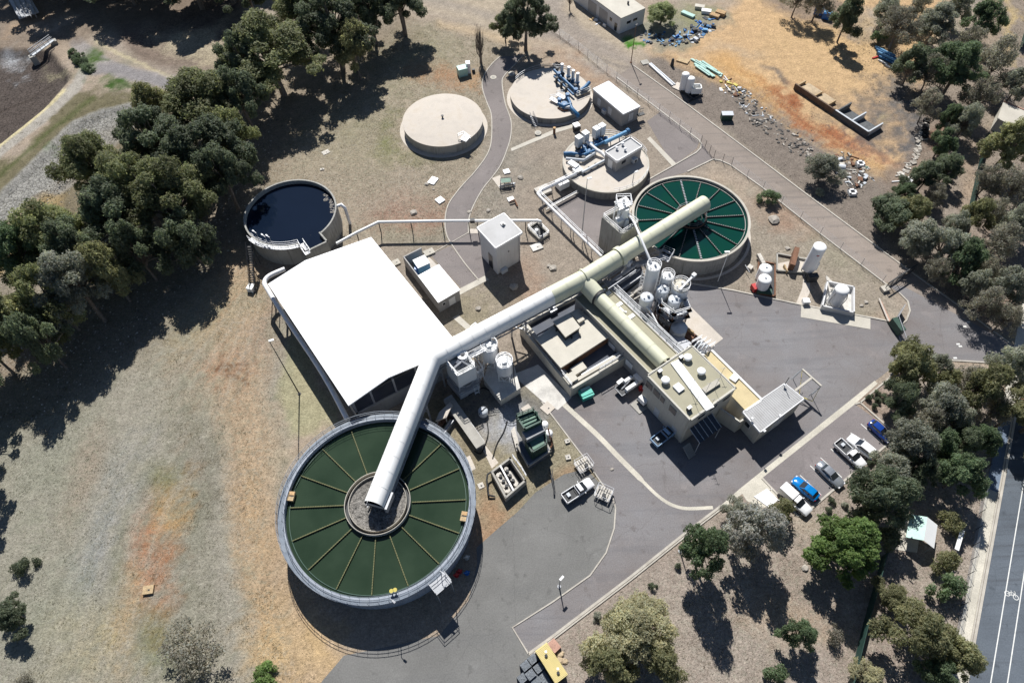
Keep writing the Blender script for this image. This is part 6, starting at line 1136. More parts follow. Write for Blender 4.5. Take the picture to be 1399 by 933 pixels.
car('ute','car_paleblue','pale ute in the shadow at the foot of the control building','utes in the yard',gp(895,604),gp(922,583),4.9,1.86)
# service truck with tool bodies
P,Q=gp(849,532,1.2),gp(876,514,1.2); d=Q-P; c=(P+Q)/2; t=thing('service_truck','white service truck with open tool boxes, backed up beside the shaded trench','truck',(c.x,c.y,0),math.atan2(d.y,d.x))
def lp(name,fn,parent=None): b=MB(); fn(b); return b.build(name,parent or t,local=True)
lp('cab',lambda b:loft(b,[(.9,.8,.86,.74,.5,1.1,1.85),(1.7,.82,.88,.74,.5,1.1,1.8),(2.25,.82,.88,.8,.5,1.05,1.2),(2.9,.72,.78,.66,.55,.95,1.05)],'car_white')); lp('windscreen',lambda b:b.mat('dark_glass').add([(1.78,-.66,1.8),(1.78,.66,1.8),(2.3,.78,1.2),(2.3,-.78,1.2)],[(0,1,2,3)]))
lp('tray',lambda b:(b.mat('dark_steel').box((-1.0,0,.85),(3.6,1.9,.15)),b.mat('galv_steel').walls([(-2.8,-.95),(.8,-.95),(.8,.95),(-2.8,.95)],.9,1.1,.06)))
lp('tool_box',lambda b:b.mat('car_white').box((-.6,-.66,1.4),(2.4,.55,.85))); lp('tool_box',lambda b:b.mat('car_white').box((-.2,.7,1.4),(1.6,.5,.85))); lp('lid',lambda b:b.mat('white_paint').box((-1.5,1.15,1.7),(1.3,.6,.06),.1)); lp('crane',lambda b:b.mat('galv_steel').beam((-2.0,.1,1.0),(-.2,.3,1.7),.18,.2))
for s in (-1,1):
    for x in (-1.4,1.9): wheel(t,x,s*.9,.4)
# tank trailer
P,Q=gp(868,541,1),gp(887,552,1); c=(P+Q)/2; t=thing('tank_trailer','square white tank trailer standing behind the service truck by the control building','trailer',(*G(880,549)[:2],0),.62)
lp('tank',lambda b:(b.mat('white_paint').box((0,0,1.3),(2.0,1.5,1.0),0,.94),b.mat('silo_grey').cyl((.3,.2,1.8),(.3,.2,1.9),.25,n=14))); lp('frame',lambda b:(b.mat('dark_steel').box((0,0,.65),(2.2,1.6,.2)),b.beam((1.1,0,.6),(2.2,0,.5),.1,.1),b.mat('concrete').box((-.9,-.1,.08),(2.6,2.2,.12))))
for s in (-1,1): wheel(t,0,s*.8,.33)
# skip bins
b=MB(); q=G(801,536,1.2); b.mat('teal').box((q.x,q.y,.6),(1.9,1.6,1.2),.4,1.12); b.mat('teal').box((q.x,q.y,1.25),(2.1,1.0,.12),.4); b.mat('pale_green').box((q.x-.1,q.y+.6,1.36),(1.7,.5,.1),.4)
b.build('skip_bin',label='teal green lidded skip bin at the end of the drain strip',cat='bin')
b=MB(); q=G(791,523,.9); b.mat('bright_blue').box((q.x,q.y,.55),(.9,.9,1.1),.4); b.mat('silo_grey').box((q.x-.8,q.y+.8,.6),(.8,.7,1.2),.3); b.mat('hazard_yellow').box((q.x+.1,q.y-.9,.4),(.9,.6,.8),.5)
b.build('equipment_stack',label='blue, grey and yellow boxes in shade left of the teal bin',cat='boxes')
b=MB(); q=G(880,532,.8); b.mat('red_paint').cyl((q.x,q.y,0),(q.x,q.y,1.1),.28,n=12); b.mat('white_paint').cyl((q.x,q.y,1.1),(q.x,q.y,1.2),.3,n=12); b.mat('red_paint').box((q.x-.5,q.y+.4,.5),(.5,.5,1.0),.3); b.mat('white_paint').box((q.x+.1,q.y+.5,.5),(.3,.4,1.0),.3)
b.build('gas_bottles',label='red and white bottles between the service truck and the control building',cat='bottles')
# parked frame trailers on the hardstand
for x,y,r,lb in ((797,637,.5,'small low slatted frame trailer, upper of the two by the kerb'),(824,676,-.5,'slatted frame trailer with drum, lower of the two by the curved kerb')):
    q=G(x,y,0); t=thing('frame_trailer',lb,'trailer',(q.x,q.y,0),r)
    lp('deck',lambda b:(b.mat('rubble_pale'),[b.box((-1+.4*i,0,.75),(.28,1.9,.06)) for i in range(6)],b.mat('galv_steel'),b.walls([(-1.2,-1),(1.2,-1),(1.2,1),(-1.2,1)],.6,.7,.08))); lp('railing',lambda b:b.mat('galv_steel').rail([(-1.2,-1,.7),(1.2,-1,.7),(1.2,1,.7),(-1.2,1,.7),(-1.2,-1,.7)],1.0,1.2,.03,mid=False)); lp('drum',lambda b:b.mat('dark_steel').cyl((.2,-.4,.75),(.2,-.4,1.2),.3,n=12)); 
    for s in (-1,1): wheel(t,.1,s*1.05,.28)
# hydrants in the tank's shade
for x,y,mt,lb in ((628,781,'red_paint','red hydrant valve, larger of the two red ones behind the big clarifier'),(624,786,'red_paint','small red hydrant valve nearest the big clarifier wall'),(638,783,'bright_blue','blue hydrant valve behind the big clarifier'),(638,762,'rubble_pale','small pale valve post behind the big clarifier, above the blue valve')):
    q=G(x,y,0); b=MB(); b.mat(mt).cyl((q.x,q.y,0),(q.x,q.y,.9),.14,n=10); b.dome((q.x,q.y,.9),.2,.15,10,3); b.cyl((q.x-.45,q.y-.1,.6),(q.x+.45,q.y+.1,.6),.13,n=8); b.cyl((q.x,q.y,.02),(q.x,q.y,.1),.35,n=12); b.build('hydrant_valve',label=lb,cat='valve')
# ---------------- east tank compound
p=G(1121,336,7.4); t=thing('gas_silo','tallest white cylinder with a red mark and shaded legs in the east compound','silo',(p.x,p.y,0)); r=1.15
part('vessel',t,'white_steel',lambda b:b.cyl((p.x,p.y,1.2),(p.x,p.y,7.2),r,n=32,caps=False)); part('lid',t,'white_paint',lambda b:b.dome((p.x,p.y,7.2),r,.3,32,4)); part('base_dome',t,'silo_grey',lambda b:b.dome((p.x,p.y,1.2),r,-.4,32,4))
for a in (.4,2.5,4.6): part('leg',t,'silo_grey',lambda b:b.beam((p.x+r*.85*math.cos(a),p.y+r*.85*math.sin(a),0),(p.x+r*.85*math.cos(a),p.y+r*.85*math.sin(a),1.6),.2,.2))
part('red_mark',t,'red_paint',lambda b:b.box((p.x-.25,p.y-r+.01,6.0),(.5,.06,.22))); part('evaporator',t,'dark_steel',lambda b:(b.box((p.x+.3,p.y-1.9,.8),(1.8,1.0,1.5),.1),b.tube([(p.x-.7,p.y-1.2,1),(p.x-1,p.y-1.8,.5),(p.x,p.y-2,.5)],.12,8)))
part('level_gauge',t,'white_paint',lambda b:b.beam((p.x+r*.8,p.y-.7,1.6),(p.x+r*.8,p.y-.7,3.4),.4,.25))
for k,(x,y) in enumerate(((1047,365.5),(1046,380))):
    p=G(x,y,3.3); t=thing('chemical_tank',('upper','lower')[k]+' of two squat white tanks on a red skid near the teal clarifier','tank',(p.x,p.y,0),group='two squat white tanks'); r=1.18
    part('vessel',t,'white_steel',lambda b:b.cyl((p.x,p.y,.4),(p.x,p.y,3.0),r,n=32,caps=False)); part('lid',t,'white_paint',lambda b:b.dome((p.x,p.y,3.0),r,.4,32,5)); part('cap',t,'silo_grey',lambda b:b.cyl((p.x,p.y,3.35),(p.x,p.y,3.55),.2,n=12))
b=MB(); q=G(1045,383,0); b.mat('rust').walls([G(x,y)[:2] for x,y in ((1036,358),(1034,402),(1058,406),(1058,362))],0,.45,.25); b.mat('dark_steel').prism([G(x,y)[:2] for x,y in ((1036,358),(1034,402),(1058,406),(1058,362))],0,.2); b.mat('red_paint').box((*G(1031,396)[:2],.7),(1.4,1.3,1.0),.3); b.mat('green_steel').box((*G(1043,401)[:2],.5),(2.6,1.0,.9),-.2)
b.build('tank_skid',label='rusty red skid with a green box beneath the two squat white tanks',cat='skid')
b=MB(); q=G(1038,355,1); b.mat('rubble_pale').beam(G(1036,348,.8),G(1043,361,.8),.7,.7); b.build('dosing_trough',label='short pale trough leading up-left from the squat white tanks',cat='trough')
b=MB(); b.mat('rubble_pale').box((*G(1024,367)[:2],.3),(1.0,.9,.6),.8); b.mat('galv_steel').beam(G(1018,362,1),G(1024,372,1),.1,.1); b.build('valve_box',label='pale valve box in the edge of the teal clarifier shadow',cat='box')
P=[G(x,y,1.2) for x,y in ((1124,417.5),(1167,426.5),(1167,391.5),(1131,384))]
t=thing('bunded_tank','white domed tank with hoses inside a white walled bund, east compound','tank',(*((P[0]+P[2])/2)[:2],0)); part('bund_wall',t,'wall_white',lambda b:b.walls([q[:2] for q in P],-.05,1.2,.25)); part('bund_floor',t,'slab_splash',lambda b:b.prism([q[:2] for q in P],-.02,.08))
p=G(1152,394,4.3); r=1.25; part('vessel',t,'white_steel',lambda b:b.cyl((p.x,p.y,.1),(p.x,p.y,3.9),r,n=32,caps=False)); part('lid',t,'white_paint',lambda b:b.dome((p.x,p.y,3.9),r,.55,32,5)); part('hose',t,'rubble_pale',lambda b:(b.tube([(p.x+.6,p.y-1.1,4.0),(p.x+.7,p.y-1.4,3),(p.x+.2,p.y-1.6,1)],.08,6),b.tube([(p.x-1.2,p.y-.5,3.5),(p.x-1.6,p.y-.6,1.5),(p.x-1.0,p.y-1.4,.6),(p.x+.6,p.y-1.8,.6)],.08,6))); part('tank_ladder',t,'silo_grey',lambda b:(b.beam((p.x-1.5,p.y+.2,.1),(p.x-1.3,p.y+.1,4.2),.08,.08),b.beam((p.x-1.5,p.y+.7,.1),(p.x-1.3,p.y+.6,4.2),.08,.08)))
b=MB(); b.mat('rubble_pale').prism([G(x,y,.5)[:2] for x,y in ((1129,376),(1131,393),(1137,396),(1158,392),(1138,385))],.0,.5); b.beam(G(1129,379,1),G(1134,399,1),.25,.25); b.build('slide_plate',label='pale wedge shaped plate beside the domed white bunded tank',cat='plate')
b=MB(); q=G(1082,359,1.1); b.mat('rust').beam(G(1084,350,0),G(1079,369,0),.9,2.1,up=True); b.build('switch_cabinet',label='dark brown upright cabinet on the tan slab between twin tanks and tall silo',cat='cabinet')
b=MB(); b.mat('timber').beam(G(1071,363,.4),G(1075,372,.4),.25,.8); b.build('bollard_rail',label='short dark post rail left of the dark brown cabinet',cat='rail')
b=MB(); b.mat('concrete').walls([G(x,y)[:2] for x,y in ((1061,348),(1102,356),(1101,374),(1061,371))],0,.45,.25,True); b.build('bund_wall',label='low concrete kerb wall around the tan slab with the dark cabinet',cat='wall')
b=MB(); q=G(1101,412,.5); b.mat('white_paint').box((q.x,q.y,.45),(1.2,1.0,.9),.0); b.mat('galv_steel').box((q.x,q.y-.5,.5),(.8,.1,.6)); b.build('meter_box',label='small white box on the kerb where the tan path meets the yard',cat='box')
def rocks(name,lst,mt='stone',cat='rock'):
    for x,y,r,lb in lst: q=G(x,y,0); b=MB(); b.mat(mt).rock((q.x,q.y,0),r,.65); b.build(name,label=lb,cat=cat)
rocks('boulder',[(1183,413,.45,'upper boulder of the pair in the grass right of the domed white tank'),(1177,418,.4,'lower boulder of the pair in the grass right of the domed white tank'),(1057,301,1.2,'broad flat pale rock below the lone green bush by the teal clarifier'),(1076,340,.5,'pale stone in the grass above the tan slab'),(565,291,.75,'rusty brown boulder left of the service path, below the two white lids'),(583,252,.5,'dark stone beside the upper white lid'),(592,259,.25,'small dark stone between the two white lids'),(756,367,.8,'twin boulder left of the cream gallery, on open gravel'),(750,364,.5,'smaller pale stone touching the boulder left of the cream gallery'),(702,393,.9,'dark boulder lying in the tower shadow'),(654,422,.6,'lone boulder below the blower house, just above the white gallery'),(667,288,.5,'boulder right of the service path bend'),(641,290,.45,'boulder beside the kerb above the thin white pipe'),(711,243,.65,'round dark boulder on open gravel left of the tan slab tank'),(1100,776,.55,'lone dark rock on the bare lawn left of the bright green tree'),(836,641,.3,'small stone by the curved kerb')])
def plates(lst):
    for x,y,sx,sy,rz,z,mt,lb in lst: q=G(x,y,z); b=MB(); b.mat(mt).box((q.x,q.y,z/2),(sx,sy,z),rz); b.mat('dark_steel').box((q.x+sx*.1,q.y-sy*.05,z+.012),(.25,.2,.03),rz); b.build('access_cover',label=lb,cat='lid')
plates([(591.5,246.5,1.5,2.0,-.5,.25,'white_steel','upper rectangular white pit lid left of the service path'),(601,273,1.5,1.5,.7,.3,'white_steel','lower square white pit lid left of the service path'),(202,805,1.5,1.2,.1,.4,'timber','lone cream wooden lid on the red soil patch in the meadow'),(692,234,1.3,1.2,.3,.25,'white_steel','small white square lid just above the caged valve by the path'),(733,337,2.2,1.6,.4,.25,'slab_splash','tilted pale slab below the small railed pit'),(698,272,1.3,1.2,.4,.3,'white_steel','white lid with short rust pipe, below the caged valve'),(586,344,2.0,1.4,.5,.35,'concrete_pale','pale slab on the kerb above the blower house bay'),(541,358,1.4,1.3,.5,.3,'concrete_pale','small pale slab between huge white roof and blower house'),(637,585,1.0,.8,.3,.5,'rubble_pale','small pale box on the gravel by the trough channel'),(657,663,.9,.9,.4,.1,'rubble_pale','tiny pale square on bare soil left of the pump pit'),(440,231,.9,.5,.2,.2,'rubble_pale','pale little slab in the meadow right of the tree belt'),(445,208,1.6,1.2,.6,.12,'rubble_pale','pale flat slab at the edge of the tree belt shade'),(721,560,1.5,1.8,.6,.2,'concrete_tan','tan slab on the kerb above the green machine'),(668,475,.1,.1,0,.1,'concrete','tiny plate')][:-1])
plates([(748,557,1.8,1.8,.75,.12,'concrete_tan','square tan slab at the kerb corner by the splash slab'),(775,602,.8,.7,.3,.3,'rubble_pale','small pale block on the grass right of the green machine'),(776,624,.8,.8,.2,.3,'rubble_pale','pale block on the grass above the upper frame trailer'),(860,661,.1,.1,0,.1,'concrete','x')][:-1])
# manholes on the path
for x,y,r,lb in ((674,106,.75,'pale round manhole cover in the service path near its top end'),(699,102,.8,'raised round manhole on the verge between path and slab tank'),(735,183,.75,'round manhole cover in front of the shaded slab tank')):
    q=G(x,y,0); b=MB(); b.mat('concrete_pale').cyl((q.x,q.y,0),(q.x,q.y,.06 if x<690 else .3),r,n=24); b.mat('concrete').cyl((q.x,q.y,.05),(q.x,q.y,.08 if x<690 else .34),r*.6,n=20); b.build('manhole',label=lb,cat='manhole')
# caged valve
q=G(692,254,0); t=thing('valve_cage','caged valve set with a green pallet by the service path','valve cage',(q.x,q.y,0)); part('cage',t,'dark_steel',lambda b:(b.rail([(q.x+a_,q.y+c_2,0) for a_,c_2 in ((-1.3,-1.2),(1.3,-.8),(1.1,1.2),(-1.2,1.0),(-1.3,-1.2))],1.2,.8,.05),b.mat('green_top'),b.box((q.x-.1,q.y+.3,1.2),(2.0,1.2,.06),.1))); part('valve',t,'silo_grey',lambda b:(b.tube([(q.x-1.5,q.y-.6,.4),(q.x,q.y-.3,.6),(q.x+1.8,q.y+.2,.4)],.18,8),b.cyl((q.x+1.5,q.y-.3,0),(q.x+1.5,q.y-.3,.9),.15,n=8)))
part('base_slab',t,'concrete_tan',lambda b:b.prism([G(x,y)[:2] for x,y in ((672,244),(683,240),(690,256),(684,260))],-.02,.08))
b=MB(); b.mat('rust').tube([G(696,276,.5),G(703,273,.6),G(707,282,.3)],.16,8); b.build('valve_pipe',label='short rusty bent pipe right of the white lid near the tower',cat='pipe')
b=MB(); q=G(757,182,0); b.mat('rust').cyl((q.x,q.y-.2,0),(q.x,q.y-.2,1.5),.28,n=12); b.mat('orange_wood').cyl((q.x,q.y-.2,1.5),(q.x,q.y-.2,1.65),.32,n=12); b.build('marker_post',label='stubby rust brown post on the concrete walkway between slab tanks',cat='post')
b=MB(); q=G(352,383,.8); b.mat('white_paint').box((q.x-1,q.y-1.6,.55),(1.2,1.3,1.1),-.3); b.build('control_cabinet',label='small white cabinet in the grass at the foot of the dark stair',cat='cabinet')
# white cabinet pair beside the bare poplar
t=thing('field_cabinet','pale green topped cabinet with a taller white one attached, on grass above the roofed reservoir','cabinet',(*G(634,98)[:2],0)); q=G(631,92,2.0); part('green_box',t,'pale_green',lambda b:b.box((q.x,q.y,1.0),(2.2,1.8,2.0),.35)); q=G(639,84,2.6); part('white_box',t,'white_steel',lambda b:b.box((q.x,q.y-.4,1.3),(1.0,1.3,2.6),.1)); part('meter',t,'dark_steel',lambda b:b.box((*G(647,99)[:2],.4),(.7,.5,.8),.2))
# ---------------- lamp posts
def lamp(x,y,h_,lb,arm=(1.2,.4),head='white_paint',mt='galv_steel'):
    q=G(x,y,0); t=thing('lamp_post',lb,'lamp post',(q.x,q.y,0)); part('pole',t,mt,lambda b:(b.cyl((q.x,q.y,0),(q.x,q.y,h_),.11,.06,10),b.beam((q.x,q.y,h_),(q.x+arm[0],q.y+arm[1],h_+.1),.06,.06),b.cyl((q.x,q.y,0),(q.x,q.y,.08),.28,n=12)))
    part('lamp_head',t,head,lambda b:b.box((q.x+arm[0],q.y+arm[1],h_+.12),(.75,.32,.14),math.atan2(arm[1],arm[0])))
lamp(409,538,16,'very tall thin pole standing alone in the meadow left of the big shed',(.3,.1),mt='dark_steel'); lamp(764,801,3.6,'short lamp post straddling the kerb near the bottom of the yard',(.2,.2)); lamp(929,753,3.4,'short lamp post on the lawn left of the dark tree by the kerb',(.2,.2)); lamp(795,321,14.5,'tall thin mast rising in front of the tan slab tank',(.4,.1)); lamp(862,262,5,'slim post between tan slab tank and teal clarifier',(.5,.3)); lamp(862,86,9.5,'timber power pole by the joint in the access road',(.1,.1),mt='rust',head='dark_steel')
lamp(989,405,9.0 if False else .2,'x') if False else None
# ---------------- container and pallets at the bottom edge
zc=2.7; P=[G(731,889,zc),G(747,877,zc),G(776,921,zc),G(759,934,zc)]
t=thing('storage_container','bright yellow ribbed storage container with two black roof dots at the bottom edge','container',(*((P[0]+P[2])/2)[:2],0)); part('wall',t,'container_side',lambda b:b.prism(inset_(P,.03),0,zc-.1)); part('roof',t,'container_yellow',lambda b:(b.prism([q.xy for q in P],zc-.12,zc,bot=True),[b.beam(P[0].lerp(P[3],i/26)+Vector((0,0,.02)),P[1].lerp(P[2],i/26)+Vector((0,0,.02)),.07,.05) for i in range(1,26)]))
for x,y in ((746,895.5),(762.5,919)): q=G(x,y,zc); part('roof_vent',t,'dark_steel',lambda b:(b.cyl((q.x,q.y,zc),(q.x,q.y,zc+.25),.2,n=14),b.mat('white_paint'),b.box((q.x,q.y+.5,zc+.03),(.3,.3,.05))))
k=0
for x,y,n_ in ((728,900,2),(736,912,3),(718,909,4),(725,921,4),(742,924,2),(732,930,3),(714,926,3),(748,934,2)):
    z=n_*.32+.5; q=G(x,y,z); b=MB(); 
    for i in range(n_): b.mat('pallet_dark').box((q.x,q.y,.2+i*(z-.2)/n_),(1.15,1.15,(z-.2)/n_-.04),-.95)
    b.mat('pallet_top'); [b.box((q.x+math.cos(-.95)*(.13*j-.46),q.y+math.sin(-.95)*(.13*j-.46),z+.0),(.09,1.15,.05),-.95) for j in range(8)]
    lbs=['dark pallet stack nearest the kerb corner, above the others','dark pallet stack against the yellow container, second from the kerb','tallest dark pallet stack at the outer left, upper','dark pallet stack in the middle of the outer row','dark pallet stack touching the container at the picture edge','dark pallet stack cut by the bottom edge, centre','dark pallet stack at the far lower left','lowest dark pallet stack by the container end']
    b.build('pallet_stack',label=lbs[k],cat='pallets',group='dark pallets beside the yellow container'); k+=1
b=MB(); q=G(757,882,.5); b.mat('pink_brick').box((q.x,q.y,.4),(1.5,1.2,.8),-.9); b.build('brick_stack',label='stack of pinkish bricks beside the yellow container head',cat='bricks')
b=MB(); q=G(765,893,.3); b.mat('sand').rock((q.x,q.y,0),.6); b.rock((q.x+.6,q.y-.9,0),.45); b.rock((q.x-.1,q.y-.7,0),.5); b.build('sand_bags',label='small heap of sandy bags right of the yellow container',cat='bags')
# ---------------- gates, fences, shed in the gardens
t=thing('sliding_gate','dark framed gate standing open beside the road at the compound corner','gate',(*G(1225,400)[:2],0)); g0,g1=G(1208,396,0),G(1246,371,0); part('frame',t,'dark_steel',lambda b:(b.beam(g0+Vector((0,0,2.0)),g1+Vector((0,0,2.0)),.2,.18),b.beam(g0+Vector((0,0,.25)),g1+Vector((0,0,.25)),.16,.18),[b.beam(g0.lerp(g1,k/5)+Vector((0,0,.2)),g0.lerp(g1,k/5)+Vector((0,0,2)),.1,.1) for k in range(6)])); part('mesh',t,'dark_steel',lambda b:[b.beam(g0.lerp(g1,k/22)+Vector((0,0,.2)),g0.lerp(g1,k/22)+Vector((0,0,2)),.025,.025) for k in range(22)]+[b.beam(g0+Vector((0,0,.5*i)),g1+Vector((0,0,.5*i)),.03,.03) for i in (1,2,3)]); part('motor_box',t,'concrete_pale',lambda b:b.box((*G(1208,396)[:2],.3),(1.4,1.2,.6),.3))
t=thing('sliding_gate','narrow dark gate with a guard box below the rounded kerb end','gate',(*G(1222,455)[:2],0)); g0,g1=G(1221,441,0),G(1231,470,0); part('frame',t,'galv_steel',lambda b:(b.beam(g0+Vector((0,0,2.0)),g1+Vector((0,0,2.0)),.1,.12),b.beam(g0+Vector((0,0,.2)),g1+Vector((0,0,.2)),.1,.12),[b.beam(g0.lerp(g1,k/14)+Vector((0,0,.2)),g0.lerp(g1,k/14)+Vector((0,0,2)),.03,.03) for k in range(15)])); part('guard_box',t,'green_steel',lambda b:b.beam(G(1219,444,.2),G(1227,455,.2),1.0,1.6,up=True)); part('side_panel',t,'galv_steel',lambda b:b.beam(G(1221,441,.1),G(1230,425,.1),.1,2.0,up=True))
b=MB(); b.mat('concrete_tan').tube([G(1201,408,.4),G(1214,439,.4)],.16,8); b.mat('pink_brick').beam(G(1203,412,.2),G(1216,441,.2),.3,.3); b.build('boom_barrier',label='pink and cream barrier pole lying across the verge beside the gate',cat='barrier')
def fence(pts,h_,name,label,mt='green_fence',post='dark_steel',sp=2.5,solid=True,cat='fence'):
    P=[G(x,y,0) for x,y in pts]; t=thing(name,label,cat,(*P[0][:2],0)) 
    if solid: part('screen',t,mt,lambda b:[b.beam(a+Vector((0,0,.05)),q+Vector((0,0,.05)),.07,h_-.05,up=True) for a,q in zip(P,P[1:])])
    else: part('wire_mesh',t,mt,lambda b:[b.beam(a+Vector((0,0,z)),q+Vector((0,0,z)),.02,.02) for a,q in zip(P,P[1:]) for z in np.linspace(.1,h_-.1,7)])
    bb=[]
    for a,q in zip(P,P[1:]):
        n_=max(1,round((q-a).length/sp)); bb+= [a.lerp(q,i/n_) for i in range(n_)]
    for p_ in bb+[P[-1]]: part('post',t,post,lambda b:b.cyl(p_,p_+Vector((0,0,h_+.1)),.045,n=6))
fence([(1345,190),(1322,290),(1297,385)],2.1,'screen_fence','long dark green mesh fence running down through the eastern trees to the road')
fence([(1420,-30),(1392,70)],2.1,'screen_fence','dark green mesh fence at the top right corner of the picture')
fence([(1205,760),(1180,850),(1160,930),(1145,990)],2.1,'screen_fence','dark green mesh fence below the bright green tree')
fence([(1347,640),(1330,745),(1305,870),(1296,930)],1.7,'roadside_fence','bluish mesh fence along the left of the roadside footpath',mt='galv_steel',solid=False)
fence([(752,40),(790,68),(842,110),(900,153),(957,196)],2.0,'chain_link_fence','wire fence along the upper left kerb of the access road',mt='galv_steel',post='galv_steel',solid=False,sp=3.5)
fence([(957,196),(975,216),(999,226)],2.0,'chain_link_fence','short wire gate fence across the link road mouth',mt='dark_steel',post='dark_steel',solid=False,sp=2)
fence([(999,226),(1042,258),(1120,320),(1205,385)],1.9,'chain_link_fence','wire fence between access road and teal clarifier lawn',mt='galv_steel',post='galv_steel',solid=False,sp=5)
# green gabled shelter
z0,z1=2.0,3.1; A_,B2,C2,D2=G(1262,705,z1),G(1256,741,z0),G(1276,744,z0),G(1281,712,z0)
o=G(1263,722,0); t=thing('picnic_shelter','small gabled shelter, one roof slope white and the other green, in the garden','shelter',(o.x,o.y,0))
R0_,R1_=G(1267,706,3.2),G(1262,738,3.2); d=(R1_-R0_); d.z=0; sd=Vector((d.y,-d.x,0)).normalized(); sd=sd if sd.x>0 else -sd
part('roof_slope',t,'white_paint',lambda b:b.add([R0_,R1_,R1_+sd*1.9-Vector((0,0,1.1)),R0_+sd*1.9-Vector((0,0,1.1))],[(0,1,2,3)])); part('roof_slope',t,'pale_green',lambda b:b.add([R0_,R1_,R1_-sd*1.9-Vector((0,0,1.1)),R0_-sd*1.9-Vector((0,0,1.1))],[(0,1,2,3)]),label='green roof slope')
for s in (-1,1):
    for q in (R0_,R1_): part('post',t,'galv_steel',lambda b:b.cyl((q.x+sd.x*1.6*s,q.y+sd.y*1.6*s,0),(q.x+sd.x*1.6*s,q.y+sd.y*1.6*s,2.2),.07,n=6))
part('table',t,'concrete_pale',lambda b:(b.box((o.x-.3,o.y-.4,.35),(1.6,.9,.7),.2),b.prism([tuple((R0_-sd*2.4)[:2]),tuple((R1_-sd*2.4+d.normalized()*1.5)[:2]),tuple((R1_+sd*.6+d.normalized()*.6)[:2]),tuple((R0_+sd*.6)[:2])],-.02,.06)))
t=thing('notice_board','long narrow white board on posts beside the roadside fence','sign',(*G(1311,738)[:2],0)); a_,b_=G(1315,724,1.9),G(1307,751,1.9); part('board',t,'white_paint',lambda b:b.beam(a_,b_,.55,.12)); part('post',t,'galv_steel',lambda b:b.cyl((a_.x,a_.y,0),a_,.06,n=6)); part('post',t,'galv_steel',lambda b:b.cyl((b_.x,b_.y,0),b_,.06,n=6))
b=MB(); b.mat('white_steel').prism([G(x,y,2.4)[:2] for x,y in ((1030,678),(1048,667),(1063,682),(1052,694))],2.2,2.4,bot=True); [b.cyl((*G(x,y)[:2],0),(*G(x,y)[:2],2.2),.08,n=6) for x,y in ((1034,684),(1048,675),(1058,690),(1050,696))]
b.build('small_shelter',label='small white flat canopy half hidden by trees beside the car park corner',cat='shelter')
t=thing('garden_pavilion','pale flat roofed slab building half under trees at the right edge','building',(*G(1385,150)[:2],0)); P=[G(1371,139,3),G(1410,155,3),G(1400,180,3),G(1363,162,3)]
part('roof',t,'concrete_pale',lambda b:b.prism([q.xy for q in P],2.8,3,bot=True)); part('wall',t,'wall_cream',lambda b:b.walls(inset_(P,.08),0,2.8,.2)); part('fascia',t,'pink_brick',lambda b:b.beam(P[0],P[1],.25,.3))
# power line pole at the highway
t=thing('power_pole','leaning dark timber power pole with cross arms above the road verge trees','power pole',(*G(1352,560)[:2],0)); q=G(1358,585,0)
part('pole',t,'rust',lambda b:b.cyl(q,(q.x,q.y,10),.16,.1,8)); part('cross_arm',t,'rust',lambda b:b.beam((q.x-1.2,q.y+.3,9.3),(q.x+1.2,q.y-.3,9.3),.12,.12)); part('street_light',t,'galv_steel',lambda b:(b.beam((q.x,q.y,8),(q.x+3.4,q.y-.8,8.8),.08,.08),b.box((q.x+3.6,q.y-.85,8.8),(.8,.35,.15),-.2)))
# ---------------- stockpile yard
def scatter(poly_,n_,seed,fn):
    rs=random.Random(seed); xs=[p[0] for p in poly_]; ys=[p[1] for p in poly_]; out=[]; g=0
    while len(out)<n_ and g<5000:
        g+=1; x,y=rs.uniform(min(xs),max(xs)),rs.uniform(min(ys),max(ys)); ins=False
        for i in range(len(poly_)):
            x0,y0=poly_[i]; x1,y1=poly_[(i+1)%len(poly_)]
            if (y0>y)!=(y1>y) and x<(x1-x0)*(y-y0)/(y1-y0)+x0: ins=not ins
        if ins: out.append((x,y)); fn(rs,G(x,y,0))
def debris(polyg,n_,seed,mats,label,group,name,cat,s=(.25,.7),boxy=.5,tall=.5):
    s=(s[0]*.8,s[1]*.82)
    def fn(rs,q):
        b=MB(); b.mat(rs.choice(mats)); sz=rs.uniform(*s)
        if rs.random()<boxy:
            k=rs.random(); dims=(sz*2,sz*rs.uniform(.5,1.6),sz*tall*rs.uniform(.4,1.6)) if k<.6 else ((sz*4,sz*.35,sz*.35) if k<.85 else (sz*2.4,sz*1.6,.1))
            b.box((q.x,q.y,dims[2]/2),dims,rs.uniform(0,3.1))
        else: b.rock((q.x,q.y,0),sz,.6)
        b.build(name,label=label,cat=cat,group=group)
    scatter(polyg,n_,seed,fn)
debris([(925,48),(960,22),(985,25),(975,42),(940,62),(905,62)],85,1,['bright_blue','blue_pipe','pallet_dark','silo_grey','blue_pipe','pallet_dark','rubble_dark','light_blue'],'blue or grey scrap piece in the crowded heap right of the pale green tree','blue scrap heap','scrap_piece','scrap',(.3,.75),.8,.8)
debris([(880,42),(912,40),(940,55),(925,64),(885,60),(872,50)],64,2,['blue_pipe','pallet_dark','light_blue','rubble_dark','rubble_dark','blue_pipe'],'scrap piece in the loose spread just right of the workshop','loose scrap by the workshop','scrap_piece','scrap',(.2,.55),.7,.6)
debris([(990,118),(1010,116),(1040,140),(1060,165),(1040,170),(1012,150)],115,3,['stone','stone','rubble_dark','rubble_dark','silo_grey'],'broken concrete or metal piece in the rubble rows above the access road','rubble rows','rubble_piece','rubble',(.22,.55),.5,.6)
debris([(1020,160),(1060,165),(1110,190),(1110,215),(1080,210),(1030,172)],110,4,['rubble_dark','rubble_dark','stone'],'small rubble piece on the gravel between access road and red track','scattered rubble','rubble_piece','rubble',(.18,.5),.4,.6)
